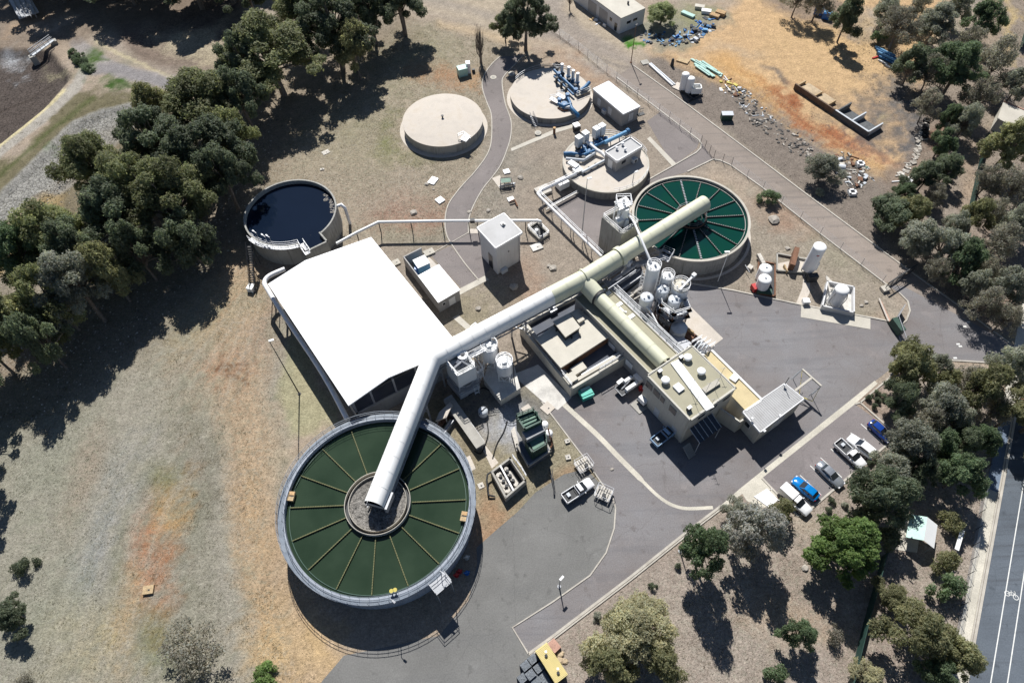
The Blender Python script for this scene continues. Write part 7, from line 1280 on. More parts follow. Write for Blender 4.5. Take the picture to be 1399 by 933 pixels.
debris([(1140,205),(1165,212),(1195,235),(1190,250),(1165,262),(1140,240)],95,5,['rubble_pale','rubble_dark','rust','stone','green_top','rubble_dark','silo_grey'],'scrap or block in the dump beside the grey green tree','mixed dump','scrap_piece','scrap',(.25,.7),.7,.7)
debris([(1262,165),(1270,170),(1258,205),(1243,235),(1230,240),(1250,200)],62,6,['rubble_pale','stone','stone'],'pale block in the curving row along the yard edge','pale block row','concrete_block','block',(.35,.75),.8,.6)
debris([(1222,238),(1248,240),(1244,252),(1215,256)],9,7,['rubble_pale','white_steel'],'large pale slab piece in the group at the yard bottom','pale slabs','concrete_slab','slab',(.6,.9),1,.4)
debris([(984,100),(1000,108),(1018,130),(1006,134),(985,126)],26,8,['orange_wood','timber','rust','hazard_yellow','white_steel'],'yellow or rusty timber offcut beside the pale green bundles','yellow timber scrap','timber_piece','timber',(.3,.8),.9,.4)
debris([(808,20),(826,34),(830,40),(820,38),(806,28)],9,10,['white_steel','timber','car_white'],'pale item in the small pile before the workshop doors','items by the workshop','scrap_piece','scrap',(.3,.6),.7,1)
for k,(x,y) in enumerate(((1265,166),(1264,174),(1263,180),(1263,186))):
    b=MB(); q=G(x,y,0); b.mat('tyre').ring((q.x,q.y),.35,.7,0,.5,20); b.build('old_tyre',label='dark ring in the short line at the yard right edge',cat='tyre',group='dark rings in a line')
for i,(x0,y0,x1,y1,mt,lb) in enumerate(((889,87,922,116,'silo_grey','upper long grey pipe lying beside the access road'),(887,88,919,117,'white_steel','lower long pale pipe lying beside the access road'))):
    b=MB(); b.mat(mt).cyl(G(x0,y0,.25),G(x1,y1,.25),.24,n=12); b.build('long_pipe',label=lb,cat='pipe',group='two long pipes')
rs=random.Random(4)
for i in range(14):
    k=i/14; x0=945+k*22+rs.uniform(-2,2); y0=86+k*5+rs.uniform(-6,5); b=MB(); z=.15+.12*(i%3); b.mat('pale_green').beam(G(x0,y0,z),G(x0+20,y0+13+rs.uniform(-3,2),z),.5,.2); b.build('plastic_trough',label='pale green length in the fanned stack above the white twin tanks',cat='pipe',group='pale green lengths')
t=thing('portable_plant','two tall white tanks with a hopper on a dark skid beside the access road','plant',(*G(943,124)[:2],0))
for x,y,zt_,r in ((937.5,100,4.6,.85),(945,106,4.2,.85)): p=G(x,y,zt_); part('tank',t,'white_steel',lambda b:(b.cyl((p.x,p.y,.5),(p.x,p.y,zt_-.3),r,n=24,caps=False),b.mat('white_paint').dome((p.x,p.y,zt_-.3),r,.35,24,4)))
p=G(952,118,2.4); part('hopper',t,'white_paint',lambda b:(b.walls([(p.x-1,p.y-.8),(p.x+1,p.y-.8),(p.x+1,p.y+.8),(p.x-1,p.y+.8)],1.0,2.4,.2),b.mat('dark_steel').box((p.x,p.y,.6),(1.6,1.2,1.0)))); part('skid',t,'dark_steel',lambda b:(b.beam(G(932,124,.4),G(948,136,.4),.25,.4),b.beam(G(941,138,.3),G(960,129,.3),.25,.4),b.box((*G(940,127)[:2],.4),(3.0,1.8,.5),-.6)))
b=MB(); b.mat('concrete_tan').box((*G(929,120)[:2],.1),(3,2.4,.2),-.7); b.build('slab_piece',label='tan slab under the corner of the white twin tanks',cat='slab')
q=G(993,159,.8); b=MB(); b.mat('teal_dark' if 'teal_dark' in MATS else 'green_steel').box((q.x,q.y,.75),(2.4,1.3,1.5),-.05); b.mat('silo_grey').box((q.x,q.y,1.55),(2.5,1.4,.1),-.05); b.build('tool_chest',label='lone grey green chest in the gravel right of the access road',cat='box')
q=G(918,90,0); b=MB(); b.mat('dark_steel').cyl((q.x,q.y,0),(q.x,q.y,1.6),.45,.3,12); b.dome((q.x,q.y,1.6),.3,.3,12,3); b.build('black_drum',label='black upright drum standing above the two long pipes',cat='drum')
b=MB(); b.mat('timber').box((*G(933,84)[:2],.15),(2.8,1.6,.3),-.55); b.build('timber_stack',label='tan timber frame lying right of the black drum',cat='timber')
b=MB(); b.mat('concrete').box((*G(881,86)[:2],.1),(1.8,1.6,.2),.3); b.build('slab_piece',label='square slab on the gravel near the timber power pole',cat='slab')
for x,y,z,lb in ((985,16,.9,'tall orange wooden crate at the scrap heap right end'),(977,20,.6,'lower orange wooden crate left of the tall one')):
    q=G(x,y,z); b=MB(); b.mat('orange_wood').box((q.x,q.y,z/2),(2.4,1.5,z),-.6); b.mat('timber'); [b.box((q.x+math.cos(-.6)*(j*.4-1),q.y+math.sin(-.6)*(j*.4-1),z+.03),(.12,1.5,.06),-.6) for j in range(6)]; b.build('wooden_crate',label=lb,cat='crate')
for x,y,lb in ((956,9,'cream tray above the blue scrap heap, left'),(965,15,'small white tub above the blue scrap heap, right')): b=MB(); q=G(x,y,.6); b.mat('white_paint' if x>960 else 'cream_roof').box((q.x,q.y,.4),(2.2,1.2,.8),-.3,1.1); b.build('white_tub',label=lb,cat='tub')
b=MB(); q=G(940,20,.3); b.mat('pale_green').box((q.x,q.y,.3),(3.6,1.2,.5),-.75); b.build('green_cover',label='dull green cover sheet at the left of the blue scrap heap',cat='cover')
# concrete storage bunker
t=thing('storage_bunker','long open bunker of low dark walls with sand and gravel bays','bunker',(*G(1140,150)[:2],0)); zb_=1.4; b0,b1=G(1085,122,0),G(1183,187,0); d=(b1-b0); Lb=d.length; d.normalize(); nb=Vector((-d.y,d.x,0)); nb=nb if nb.y>0 else -nb
part('back_wall',t,'bunker_brown',lambda b:(b.beam(b0,b0+d*Lb*.56,.35,zb_,up=True),b.mat('coal_gravel'),b.beam(b0+d*Lb*.56,b1,.4,zb_,up=True),b.mat('silo_grey'),b.beam(b0+d*Lb*.56+Vector((0,0,zb_)),b1+Vector((0,0,zb_)),.42,.06)))
for k,mt in ((0,'timber'),(.24,'timber'),(.43,'timber'),(.58,'coal_gravel'),(.78,'silo_grey'),(1,'silo_grey')): part('bay_wall',t,mt,lambda b:b.beam(b0+d*Lb*k,b0+d*Lb*k+nb*(4.6 if k>.5 else 3.4),.3,zb_ if k>.5 else .8,up=True))
for k0,k1,mt in ((.02,.22,'sand'),(.25,.42,'sand'),(.6,.77,'coal_gravel'),(.8,.98,'coal_gravel')):
    def f(b):
        rs=random.Random(int(k0*100)); n_=9; mm=5; vs=[]
        for i in range(n_):
            for j in range(mm): u=k0+(k1-k0)*i/(n_-1); v=j/(mm-1); zz=.75*(1-v)**1.1*(.75+.3*rs.random())*(.5+.5*math.sin(PI*i/(n_-1)))+.02; q=b0+d*Lb*u+nb*(.2+4.2*v); vs.append((q.x,q.y,zz))
        b.mat(mt).add(vs,[(i*mm+j,i*mm+j+1,(i+1)*mm+j+1,(i+1)*mm+j) for i in range(n_-1) for j in range(mm-1)],True)
    part('sand_heap' if mt=='sand' else 'gravel_heap',t,mt,f)
# blue pipe bundle
for i in range(7):
    x0,y0=(1196+i*1.2,64+i*3.3) if i<5 else (1197+i*1.2-5,66+(i-5)*3.3+2); z=.3 if i<5 else .8; b=MB(); b.mat('blue_pipe' if i%3 else 'light_blue').cyl(G(x0,y0,z),G(x0+27,y0+13,z),.28,n=12); b.build('blue_pipe_length',label='dark blue pipe in the tight bundle under the eastern trees',cat='pipe',group='bundle of blue pipes')
for x0,y0,x1,y1,mt,lb in ((1192,80,1201,77,'red_paint','red strip at the left end of the blue pipe bundle'),(1200,82,1212,88,'white_steel','white offcut below the blue pipe bundle, left'),(1210,89,1219,94,'white_paint','white offcut below the blue pipe bundle, right')): b=MB(); b.mat(mt).beam(G(x0,y0,.15),G(x1,y1,.15),.35,.25); b.build('waste_plank',label=lb,cat='offcut')
for x,y,lb in ((1120,12,'blue covered tank in shade, left of the pair at the yard top'),(1131,18,'blue and white tank, right of the pair at the yard top')): b=MB(); q=G(x,y,1.5); b.mat('bright_blue').box((q.x,q.y,.9),(2.0,1.6,1.5),-.5); b.mat('light_blue').box((q.x,q.y,1.7),(2.1,1.0,.15),-.5); b.build('water_cube',label=lb,cat='tank')
b=MB(); q=G(1300,8,1.6); 
for x,y,z,mt,rz_ in ((1139,259,.6,'silo_grey',0),): 
    q=G(1145,232,0); b=MB(); b.mat('silo_grey').cyl((q.x-1,q.y,.7),(q.x+1,q.y-.4,.7),.7,n=16); b.build('grey_drum',label='grey drum lying in the shade under the grey green dump tree',cat='drum')
for x,y,lb in ((1176,223,'white square collar with a hole, upper in the mixed dump'),(1165,262,'white square collar with a hole, lower in the mixed dump'),(1241,246,'white square collar with a hole among the pale slabs')):
    q=G(x,y,.5); b=MB(); b.mat('white_steel').walls([(q.x-.6,q.y-.6),(q.x+.6,q.y-.6),(q.x+.6,q.y+.6),(q.x-.6,q.y+.6)],0,.6,.35); b.mat('dark_steel').box((q.x,q.y,.2),(1,1,.3)); b.build('pit_collar',label=lb,cat='collar')
# sluice bridge and shaded walkway in the north-west
t=thing('sluice_bridge','narrow railed footbridge over the dry pond edge, top left','footbridge',(*G(57,66)[:2],0)); a_,b_=G(43,76,1.0),G(72,55,1.0); part('deck',t,'silo_grey',lambda b:b.beam(a_,b_,1.2,.15)); part('handrail',t,'galv_steel',lambda b:[b.rail([a_+Vector((dx,dy,.1)),b_+Vector((dx,dy,.1))],1.0,1.5,.06) for dx,dy in ((-.5,.6),(.5,-.5))]); part('abutment',t,'concrete',lambda b:b.box((a_.x,a_.y,-.2),(1.4,1.4,2.2),.6)); part('abutment',t,'concrete',lambda b:b.box((b_.x,b_.y,-.2),(1.4,1.4,2.2),.6))
b=MB(); b.mat('galv_steel').beam(G(16,-20,1.6),G(40,22,1.6),5.0,.2); [b.beam(G(8+i*8,-20,1.9),G(29+i*7,24,1.9),.1,.5) for i in range(4)]; b.build('weir_deck',label='ribbed grey weir deck in deep shade at the top left corner',cat='deck')
# ---------------- trees
def leafmat(name,col,tr=.5):
    m=bpy.data.materials.new(name); m.use_nodes=True; n=m.node_tree.nodes; l=m.node_tree.links; b=n['Principled BSDF']; b.inputs['Roughness'].default_value=.65; b.inputs['Specular IOR Level'].default_value=.3
    at=n.new('ShaderNodeAttribute'); at.attribute_name='tint'; oi=n.new('ShaderNodeObjectInfo'); mr=n.new('ShaderNodeMapRange'); mr.inputs[3].default_value=.82; mr.inputs[4].default_value=1.18; l.new(oi.outputs['Random'],mr.inputs[0])
    a=n.new('ShaderNodeVectorMath'); a.operation='MULTIPLY'; a.inputs[1].default_value=tuple(x*1.28 for x in col); l.new(at.outputs['Color'],a.inputs[0]); s2=n.new('ShaderNodeVectorMath'); s2.operation='SCALE'; l.new(a.outputs[0],s2.inputs[0]); l.new(mr.outputs[0],s2.inputs['Scale']); l.new(s2.outputs[0],b.inputs['Base Color'])
    t=n.new('ShaderNodeBsdfTranslucent'); s3=n.new('ShaderNodeVectorMath'); s3.operation='MULTIPLY'; s3.inputs[1].default_value=(1.45,1.5,1.2); l.new(s2.outputs[0],s3.inputs[0]); l.new(s3.outputs[0],t.inputs[0]); mx=n.new('ShaderNodeMixShader'); mx.inputs[0].default_value=tr; l.new(b.outputs[0],mx.inputs[1]); l.new(t.outputs[0],mx.inputs[2]); l.new(mx.outputs[0],n['Material Output'].inputs[0]); MATS[name]=m
KIND={'euc':(.15,.16,.085),'dark':(.105,.125,.082),'green':(.105,.142,.08),'bright':(.125,.185,.06),'grey':(.22,.225,.19),'olive':(.18,.18,.10),'yellow':(.29,.275,.18),'bare':(.20,.19,.16),'pale':(.27,.30,.16),'purple':(.27,.265,.25)}
for k,v in KIND.items(): leafmat('leaf_'+k,v)
def crown_mesh(name,kind,seed,R,Hc,base,nc,nl,ls,cr,flat=.62,spread=1.0):
    """leaf faces in clumps over a dome-shaped volume: R radius, Hc crown height, base height of crown underside"""
    r=np.random.RandomState(seed); cl_=[]
    for i in range(nc*8):
        if len(cl_)>=nc: break
        a=r.uniform(0,2*PI); u=r.uniform(0,1)**.55; hgt=r.uniform(0,1); rad=u*R*(1-.5*max(0,hgt-.35)/.65)*spread*(.95+.22*math.sin(a*2+seed)+.16*math.sin(a*5+seed*2)); p=np.array([rad*math.cos(a),rad*math.sin(a),base+hgt*Hc*(1-.35*(u**2))])
        if any(np.linalg.norm((p-q)*(1,1,1.3))<cr*.72 for q in [c_[0] for c_ in cl_]): continue
        cl_.append((p,cr*r.uniform(.65,1.25),r.uniform(.72,1.25)))
    V=[];T=[]
    tot=sum(c_[1]**2 for c_ in cl_)
    for p,cs,tn in cl_:
        k=int(nl*cs**2/tot); d=r.normal(size=(k,3)); d/=np.linalg.norm(d,axis=1)[:,None]; rr=cs*r.uniform(.2,1.0,(k,1))**.35; sub=1+.35*np.sin(d[:,0:1]*5+seed)*np.cos(d[:,1:2]*6)
        c0=p+d*rr*sub*np.array([1,1,flat]); c0[:,2]-=.15*rr[:,0]*(np.abs(d[:,0])+np.abs(d[:,1]))
        n_=r.normal(size=(k,3))*.75+d*.9+np.array([0,.15,.9]); n_/=np.linalg.norm(n_,axis=1)[:,None]; t1=np.cross(n_,r.normal(size=(k,3))); t1/=np.linalg.norm(t1,axis=1)[:,None]; t2=np.cross(n_,t1); s=ls*r.uniform(.6,1.35,(k,1))
        q=np.stack([c0-t1*s,c0-t2*s*.5,c0+t1*s,c0+t2*s*.5],1); V.append(q.reshape(-1,3)); tt=tn*r.uniform(.75,1.28,k); hue=r.uniform(-.08,.08,k)
        T.append(np.repeat(np.stack([tt*(1+hue),tt,tt*(1-hue),np.ones(k)],1),4,0))
    V=np.concatenate(V); T=np.concatenate(T); nf=len(V)//4; me=bpy.data.meshes.new(name)
    me.vertices.add(len(V)); me.vertices.foreach_set('co',V.astype(np.float32).ravel()); me.loops.add(len(V)); me.loops.foreach_set('vertex_index',np.arange(len(V),dtype=np.int32)); me.polygons.add(nf); me.polygons.foreach_set('loop_start',np.arange(0,len(V),4,dtype=np.int32)); me.polygons.foreach_set('loop_total',np.full(nf,4,dtype=np.int32)); me.update(calc_edges=True)
    ca=me.color_attributes.new('tint','FLOAT_COLOR','POINT'); ca.data.foreach_set('color',T.astype(np.float32).ravel()); me.materials.append(MATS['leaf_'+kind]); return me,cl_
def trunk_mesh(name,cl_,base,r0,seed,mt='bark',forks=1,twigs=0):
    rs=random.Random(seed); b=MB(); b.mat(mt); stems=[]
    for f in range(forks):
        a=rs.uniform(0,6.3); ox,oy=(math.cos(a)*.9*forks*.3,math.sin(a)*.9*forks*.3) if forks>1 else (rs.uniform(-.4,.4),rs.uniform(-.4,.4)); top=Vector((ox*1.5,oy*1.5,base*1.05)); pts=[Vector((0,0,-.2)),Vector((ox*.3,oy*.3,base*.35)),Vector((ox,oy,base*.75)),top]; b.tube(pts,[r0*1.25,r0,r0*.8,r0*.6],8); stems.append((pts,top))
    for i,(p,cs,_) in enumerate(cl_):
        pts,top=stems[i%forks]; p=Vector(p); st=pts[2].lerp(top,rs.uniform(0,1)); mid=st.lerp(p,.5)+Vector((rs.uniform(-.4,.4),rs.uniform(-.4,.4),rs.uniform(.1,.7))); b.tube([st,mid,p],[r0*.38,r0*.22,r0*.07],5,caps=False)
        for k in range(2+twigs): e=p+Vector((rs.uniform(-1,1),rs.uniform(-1,1),rs.uniform(-.2,.8)))*cs; b.tube([mid.lerp(p,.5+.1*k),mid.lerp(e,.75),e],[r0*.10,r0*.06,.015],4,caps=False)
    me=b.build(name,mt=mt,loc=(0,0,0),local=True); d=me.data; bpy.data.objects.remove(me); return d
PROTO={}
def proto(kind,size,var):
    key=(kind,size,var)
    if key in PROTO: return PROTO[key]
    sd=sum(map(ord,kind))*7+var*31+{'L':1,'M':2,'S':3}[size]
    if size=='L': R,Hc,base,nc,nl,ls,cr,r0=7,8.5,6.5,54,36000,.2,1.45,.42
    elif size=='M': R,Hc,base,nc,nl,ls,cr,r0=4,4.8,2.6,36,17000,.155,.98,.2
    else: R,Hc,base,nc,nl,ls,cr,r0=1.5,1.6,.5,14,3600,.11,.6,.06
    tw=0
    if kind in('bare',): nl=int(nl*.33); tw=4
    if kind in('grey','purple') and size!='S': nl=int(nl*.85); tw=1; 
    if kind=='bright': nc=int(nc*1.9); nl=int(nl*1.9); cr*=.85; Hc*=1.15
    cm,cl_=crown_mesh('crown_'+kind,kind,sd,R,Hc,base,nc,nl,ls,cr); tm=trunk_mesh('trunk_'+kind,cl_,base,r0,sd,'bark_pale' if kind in('purple',) else 'bark',2 if size=='L' and var%2 else 1,tw)
    PROTO[key]=(cm,tm,R,base+Hc); return PROTO[key]
ti=0
def tree(cx,cy,rp,h_,kind,label,size=None,var=None,group=None,sx=1.0):
    global ti; ti+=1
    q=G(cx,cy,h_*.62); dep=(q-Vector((0,0,H))).dot(F0); R_=rp*dep/FP; q.z=0
    size=size or ('L' if R_>4.8 else 'M' if R_>2.0 else 'S'); cm,tm,R0,H0=proto(kind,size,(ti%3) if var is None else var)
    nm={'S':'shrub'}.get(size,'tree') if h_<4 else {'euc':'gum_tree','olive':'gum_tree','bare':'bare_tree'}.get(kind,'broadleaf_tree')
    t=thing(nm,label,'shrub' if nm=='shrub' else 'tree',(q.x,q.y,0),(ti*2.399)%6.28,group); k=R_/R0*(1.14 if cx<560 else 1.06); t.scale=(k*sx,k,h_/H0)
    for n_,me_ in (('crown',cm),('trunk',tm)): o=bpy.data.objects.new(n_,me_); C.objects.link(o); o.parent=t
    return t
TREES=(
(366,66,60,19.4,'euc','rounded gum tree with a visible trunk, third from the top in the left belt'),
(452,30,48,19.4,'dark','dark gum with a forked trunk at the top edge, right of the rounded one'),
(410,8,34,17.1,'euc','gum crown at the top edge between the two tall forked ones'),
(545,-8,36,17.1,'dark','dark gum cut by the top edge, its shade reaching the meadow'),
(502,4,34,17.1,'dark','dark gum at the top edge just left of the meadow shade'),
(272,135,52,17.1,'euc','yellowish gum beside the left end of the grey track'),
(325,125,32,16,'dark','small dark gum tucked below the rounded gum'),
(205,190,52,18.3,'dark','broad dark gum just below the end of the cracked mud channel'),
(122,222,44,17.1,'euc','gum overhanging the pale mud channel at its lower side'),
(275,205,52,18.3,'dark','broad dark gum in the belt, upper left of the black water tank'),
(232,268,54,19.4,'euc','broad gum in the middle of the left belt'),
(155,290,48,18.3,'dark','dark gum between the mud slope and the middle of the belt'),
(312,178,30,14.9,'euc','narrow gum at the meadow side of the belt above the black tank'),
(68,322,44,18.3,'euc','gum at the corner of the tan slope in the left belt'),
(96,385,44,18.3,'grey','greyish gum with long bare limbs, left belt'),
(18,345,40,18.3,'green','greener gum cut by the left edge, below the tan slope'),
(12,425,36,17.1,'olive','olive gum cut by the left edge, above a bare limb'),
(140,365,32,16,'olive','small olive gum on the shaded side of the greyish gum'),
(180,335,32,16,'dark','small dark gum inside the belt, right of the greyish gum'),
(205,140,26,12.6,'olive','low olive gum at the tip of the cracked mud channel'),
(250,318,34,16,'dark','dark gum on the inner side of the belt left of the black tank'),
(45,460,30,16,'dark','dark gum low at the left edge with thin stems'),
(718,20,36,15,'dark','dark tree standing behind the shaded slab tank'),
(690,32,17,8,'euc','small slender tree left of the dark one by the slab tank'),
(905,16,21,5.5,'pale','pale green feathery tree beside the workshop'),
(1127,226,23,6.7,'grey','grey green tree growing in the mixed dump'),
(1119,262,7,1.6,'grey','tiny grey bush at the road edge below the dump tree'),
(1053,267,12,3.3,'green','lone round green bush between teal clarifier and road'),
(1160,18,22,12.2,'dark','dark narrow tree shading the yard top beside blue tanks'),
(1122,-6,20,11,'bare','thin brownish tree cut by the top edge above the blue tanks'),
(1092,-8,18,9.8,'bare','thin brown tree at the top edge, left of the blue tanks'),
(1205,47,9.4,3.5,'green','little green tree just above the blue pipe bundle'),
(1232,32,30.7,11,'bare','leafless grey tree right of the little green tree'),
(1250,84,26,9.8,'dark','dark tree touching the right end of the blue pipe bundle'),
(1312,88,34.5,13.4,'green','airy green tree with a dark trunk in the north east corner'),
(1283,28,28.4,11,'grey','thin grey green tree near the top edge, above the airy green one'),
(1348,22,22.4,11,'green','green tree near the top right corner left of the screen fence'),
(1368,78,28.4,12.2,'bare','dark leafless tree left of the top right screen fence'),
(1345,128,24.3,11,'bare','dark leafless tree just above the pale pavilion roof'),
(1275,95,20.3,9.8,'bare','bare tree between the dark tree and the airy green tree'),
(1302,158,17.3,7.3,'green','green tree at the top right corner of the yard row'),
(1290,192,19.3,7.3,'green','green tree behind the upper part of the pale block row'),
(1298,225,20.3,7.3,'dark','dark green tree right of the pale block row, middle'),
(1268,238,23.3,7.3,'dark','dark green tree behind the pale slabs group'),
(1218,284,29.5,7.3,'dark','dark green tree beside the road, lower end of the dump'),
(1250,284,23.6,7.3,'olive','olive tree joined to the right of the dark roadside tree'),
(1385,192,30.4,12.2,'olive','olive tree hanging over the pale pavilion roof'),
(1355,240,20.3,8.5,'bare','thin dark tree right of the long screen fence, upper'),
(1390,250,26.4,9.8,'bare','thin grey tree at the right edge below the pavilion'),
(1258,322,28.4,8.5,'grey','pale grey green tree beside the road above the gate'),
(1296,330,27.4,9.8,'grey','pale grey green tree left of the long screen fence'),
(1340,290,18.2,8.5,'olive','small olive tree right of the middle of the screen fence'),
(1322,350,28.4,9.8,'green','blue green tree over the lower end of the screen fence'),
(1372,325,28.4,9.8,'bare','brownish thin tree at right, beside the reddish bare soil'),
(1385,388,25.4,9.8,'grey','grey tree at the right edge above the road mouth'),
(1350,412,22.4,8.5,'bare','thin grey tree by the right kerb of the road near its mouth'),
(1355,368,20.3,8.5,'bare','thin brown tree in the middle of the eastern thicket'),
(1247,497,32,11,'olive','olive tree at the kerb corner opposite the narrow gate'),
(1232,545,24,9.8,'dark','dark tree in shade directly below the olive corner tree'),
(1283,500,18,8.5,'grey','thin grey tree right of the olive corner tree'),
(1287,548,30,9.8,'grey','broad grey green tree in the middle of the thicket by the car park'),
(1330,520,24,8.5,'bare','dry brown tree just below the road mouth kerb'),
(1350,525,30,12.2,'olive','open olive tree with pale limbs near the power pole'),
(1388,498,28,12.2,'grey','airy grey green tree at the right edge by the driveway'),
(1252,602,32,10.4,'grey','grey green tree right of the dark blue hatchback'),
(1288,604,24,8.5,'green','brighter green tree in the thicket near the footpath'),
(1345,598,23,8.5,'green','green tree leaning over the upper footpath'),
(1318,645,32,9.8,'green','domed blue green tree left of the shaded footpath'),
(1208,670,40,12.8,'dark','large dark green tree just right of the silver sedan bays'),
(1262,640,20,7.3,'dark','small dark tree between the large dark tree and the domed one'),
(1162,744,44,12,'bright','bright lime green rounded tree, the greenest in the picture'),
(970,748,33,15,'green','dark green oval tree by the kerb with a very long shadow'),
(1040,722,42,12.5,'purple','grey purple flowering tree next to the dark oval tree'),
(1010,700,20,5.5,'grey','small grey tree at the kerb above the grey purple tree'),
(1066,700,18,5,'olive','small olive tree beside the white canopy near the car park'),
(868,862,54,9.6,'yellow','large yellowish tree with pinkish twigs at the bottom edge'),
(838,905,34,8.4,'olive','olive tree at the bottom edge joined to the yellowish one'),
(905,905,30,8.4,'olive','olive tree at the bottom edge, right part of the yellowish group'),
(845,842,18,6,'yellow','small yellowish tree at the upper left of the yellowish group'),
(1094,865,23,7.2,'green','small round green tree alone on the lower lawn'),
(1061,922,16,4,'green','small green bush at the bottom edge left of the lone tree'),
(1221,815,22,4,'olive','low olive bush right of the screen fence below the lime tree'),
(1297,797,19,4.5,'green','dark green bush left of the bright footpath'),
(1297,765,15,3.5,'olive','small olive bush below the white notice board'),
(1262,862,42,9.8,'olive','large olive tree with bare limbs near the bottom right'),
(1312,895,30,8.5,'olive','olive tree overhanging the footpath at the bottom right'),
(1285,920,26,7.3,'green','green tree at the bottom edge below the large olive tree'),
(1143,868,13,2.4,'bare','grey dry bush left of the screen fence'),
(1190,922,22,3.5,'yellow','pale yellow green bush at the bottom edge by the fence'),
(1293,905,16,5,'grey','grey tree low beside the footpath at the bottom'),
(255,888,38,6,'bare','dark grey bushy tree at the bottom of the meadow'),
(14,838,23,5,'dark','dark green tree cut by the left edge near the bottom'),
(29,773,11,2.4,'dark','small round dark bush alone in the meadow'),
(32,928,11,2,'bare','small dark bush in the bottom left corner'),
(358,928,16,2.5,'bright','bright green low bush at the bottom edge of the meadow'),
(1238,478,16,7.3,'olive','small olive crown at the upper edge of the corner tree'),
(1185,700,18,5,'dark','low dark crown at the left foot of the large dark tree'),
(1215,735,16,4.5,'dark','dark bush in shade right of the lime green tree'),
(1305,715,14,3.5,'olive','olive bush behind the white notice board'),
(1270,140,17.2,9,'bare','thin bare tree just below the airy green one, above the yard corner'),
(1325,160,18.9,9,'grey','grey green tree between the airy green one and the pavilion'),
(1395,110,20.6,10,'grey','grey tree at the right edge above the pavilion roof'),
(1330,55,18.9,9,'bare','leafless tree between the two green ones in the north east corner'),
(1215,12,20,8,'grey','pale grey tree at the top edge right of the dark narrow tree'),
(1260,5,18.9,9,'bare','bare brown tree at the top edge, north east corner'),
(1310,5,18.9,9,'grey','grey green tree at the top edge, north east corner'),
(1240,262,16,5,'green','low green bush filling behind the pale slabs'),
(1282,262,15.5,6,'bare','dry bush between green yard trees and screen fence'),
(1392,300,20.6,9,'grey','grey tree at the right edge, level with the bare red soil'),
(1335,385,18.9,8,'grey','grey tree just above the road kerb below the screen fence'),
(1282,365,17.2,7,'bare','thin dry tree beside the foot of the screen fence'),
(1378,430,18.9,8,'bare','thin dry tree at the right edge just above the road mouth'),
(1310,305,17.2,7,'grey','blue grey bush left of the middle of the screen fence'),
(1362,285,17.2,8,'bare','dry tree right of the middle of the screen fence'),
(1310,570,22,8,'grey','grey green tree in the middle of the car park thicket'),
(1270,575,22,8,'bare','dry brown tree in the car park thicket'),
(1365,560,22,8,'bare','dry tree beside the leaning power pole'),
(1295,520,20,7,'olive','small olive tree in the thicket below the driveway'),
(1320,605,22,8,'dark','dark tree in the thicket left of the upper footpath'),
(1225,640,24,8,'grey','grey tree between the dark blue hatchback thicket and large dark tree'),
(300,235,36,16.8,'dark','dark gum low in the belt just above the black water tank'),
(180,250,44,19.3,'euc','gum in the heart of the left belt'),
(100,340,40,17.6,'dark','dark gum between the greyish gum and the mud channel'),
(60,400,38,17.6,'euc','gum left of the greyish gum with long limbs'),
(330,85,34,17.6,'dark','dark gum behind the rounded one'),
(482,60,26,15.1,'olive','small olive gum right of the forked dark gum'),
)
for a in TREES: tree(*a)
# crowns just outside the picture whose shade falls into it
for x,y,r_,h_,k_,lb in ((60,-48,40,16,'dark','dark gum cut by the top edge over the weir deck'),(205,-52,44,17,'dark','dark gum cut by the top edge over the track head'),(300,-48,40,16,'dark','dark gum cut by the top edge above the mud bank'),(120,-58,40,16,'dark','dark gum cut by the top edge left of the track head'),(110,-92,55,16,'dark','gum beyond the top edge, left one shading the pond'),(205,-100,58,17,'dark','gum beyond the top edge, shading the track head'),(300,-70,50,16,'dark','gum beyond the top edge, shading the pale mud bank'),(20,-80,50,18,'euc','gum beyond the top left corner'),(160,-45,44,16,'dark','lower dark gum at the top edge over the shaded track'),(255,-40,42,16,'dark','dark gum at the top edge above the pale mud bank'),(335,-18,34,14,'dark','dark gum at the top edge left of the rounded gum'),(-62,520,46,16,'dark','gum beyond the left edge, upper'),(-70,610,46,16,'dark','gum beyond the left edge, lower'),(-30,470,34,15,'euc','gum at the left edge with thin stems'),(1436,560,44,12,'olive','tree beyond the right edge, shading the highway'),(1440,650,30,10,'olive','tree beyond the right edge, lower')): tree(x,y,r_,h_,k_,lb)
for x,y,lb in ((1188,543,'lowest of the small bushes in the bed above the dark blue hatchback'),(1198,536,'round small bush in the bed, upper left'),(1200,546,'small bush in the middle of the bed above the blue hatchback'),(1196,554,'larger small bush low in the bed above the blue hatchback'),(1208,541,'small bush in the bed nearest the shaded tree'),(1190,631,'dark bush at the nose of the white ute'),(1176,645,'small dark bush below the white tray ute nose'),(1137,683,'bush on the lawn right of the bright blue car'),(1134,696,'second bush on the lawn below the bright blue car'),(1202,632,'bush beside the white wagon tail'),(892,800,'small bush by the kerb above the yellowish tree'),(816,842,'grey bush at the kerb left of the yellowish tree'),(926,772,'little bush near the short lamp on the lawn'),(1157,690,'pale bush at the left foot of the large dark tree')):
    tree(x,y,4.5 if x!=816 else 6,1.0,'grey' if x in(816,1157) else 'dark',lb,size='S')
for x,y,r_,lb in ((98,70,6,'dark shrub at the head of the pond hedge'),(106,76,7,'second shrub of the pond hedge'),(113,82,7,'third shrub of the pond hedge, nearest the grey track'),(119,90,8,'largest green shrub at the lower end of the pond hedge'),(104,82,5,'low shrub on the pond side of the hedge')): tree(x,y,r_,1.6,'green',lb,size='S')
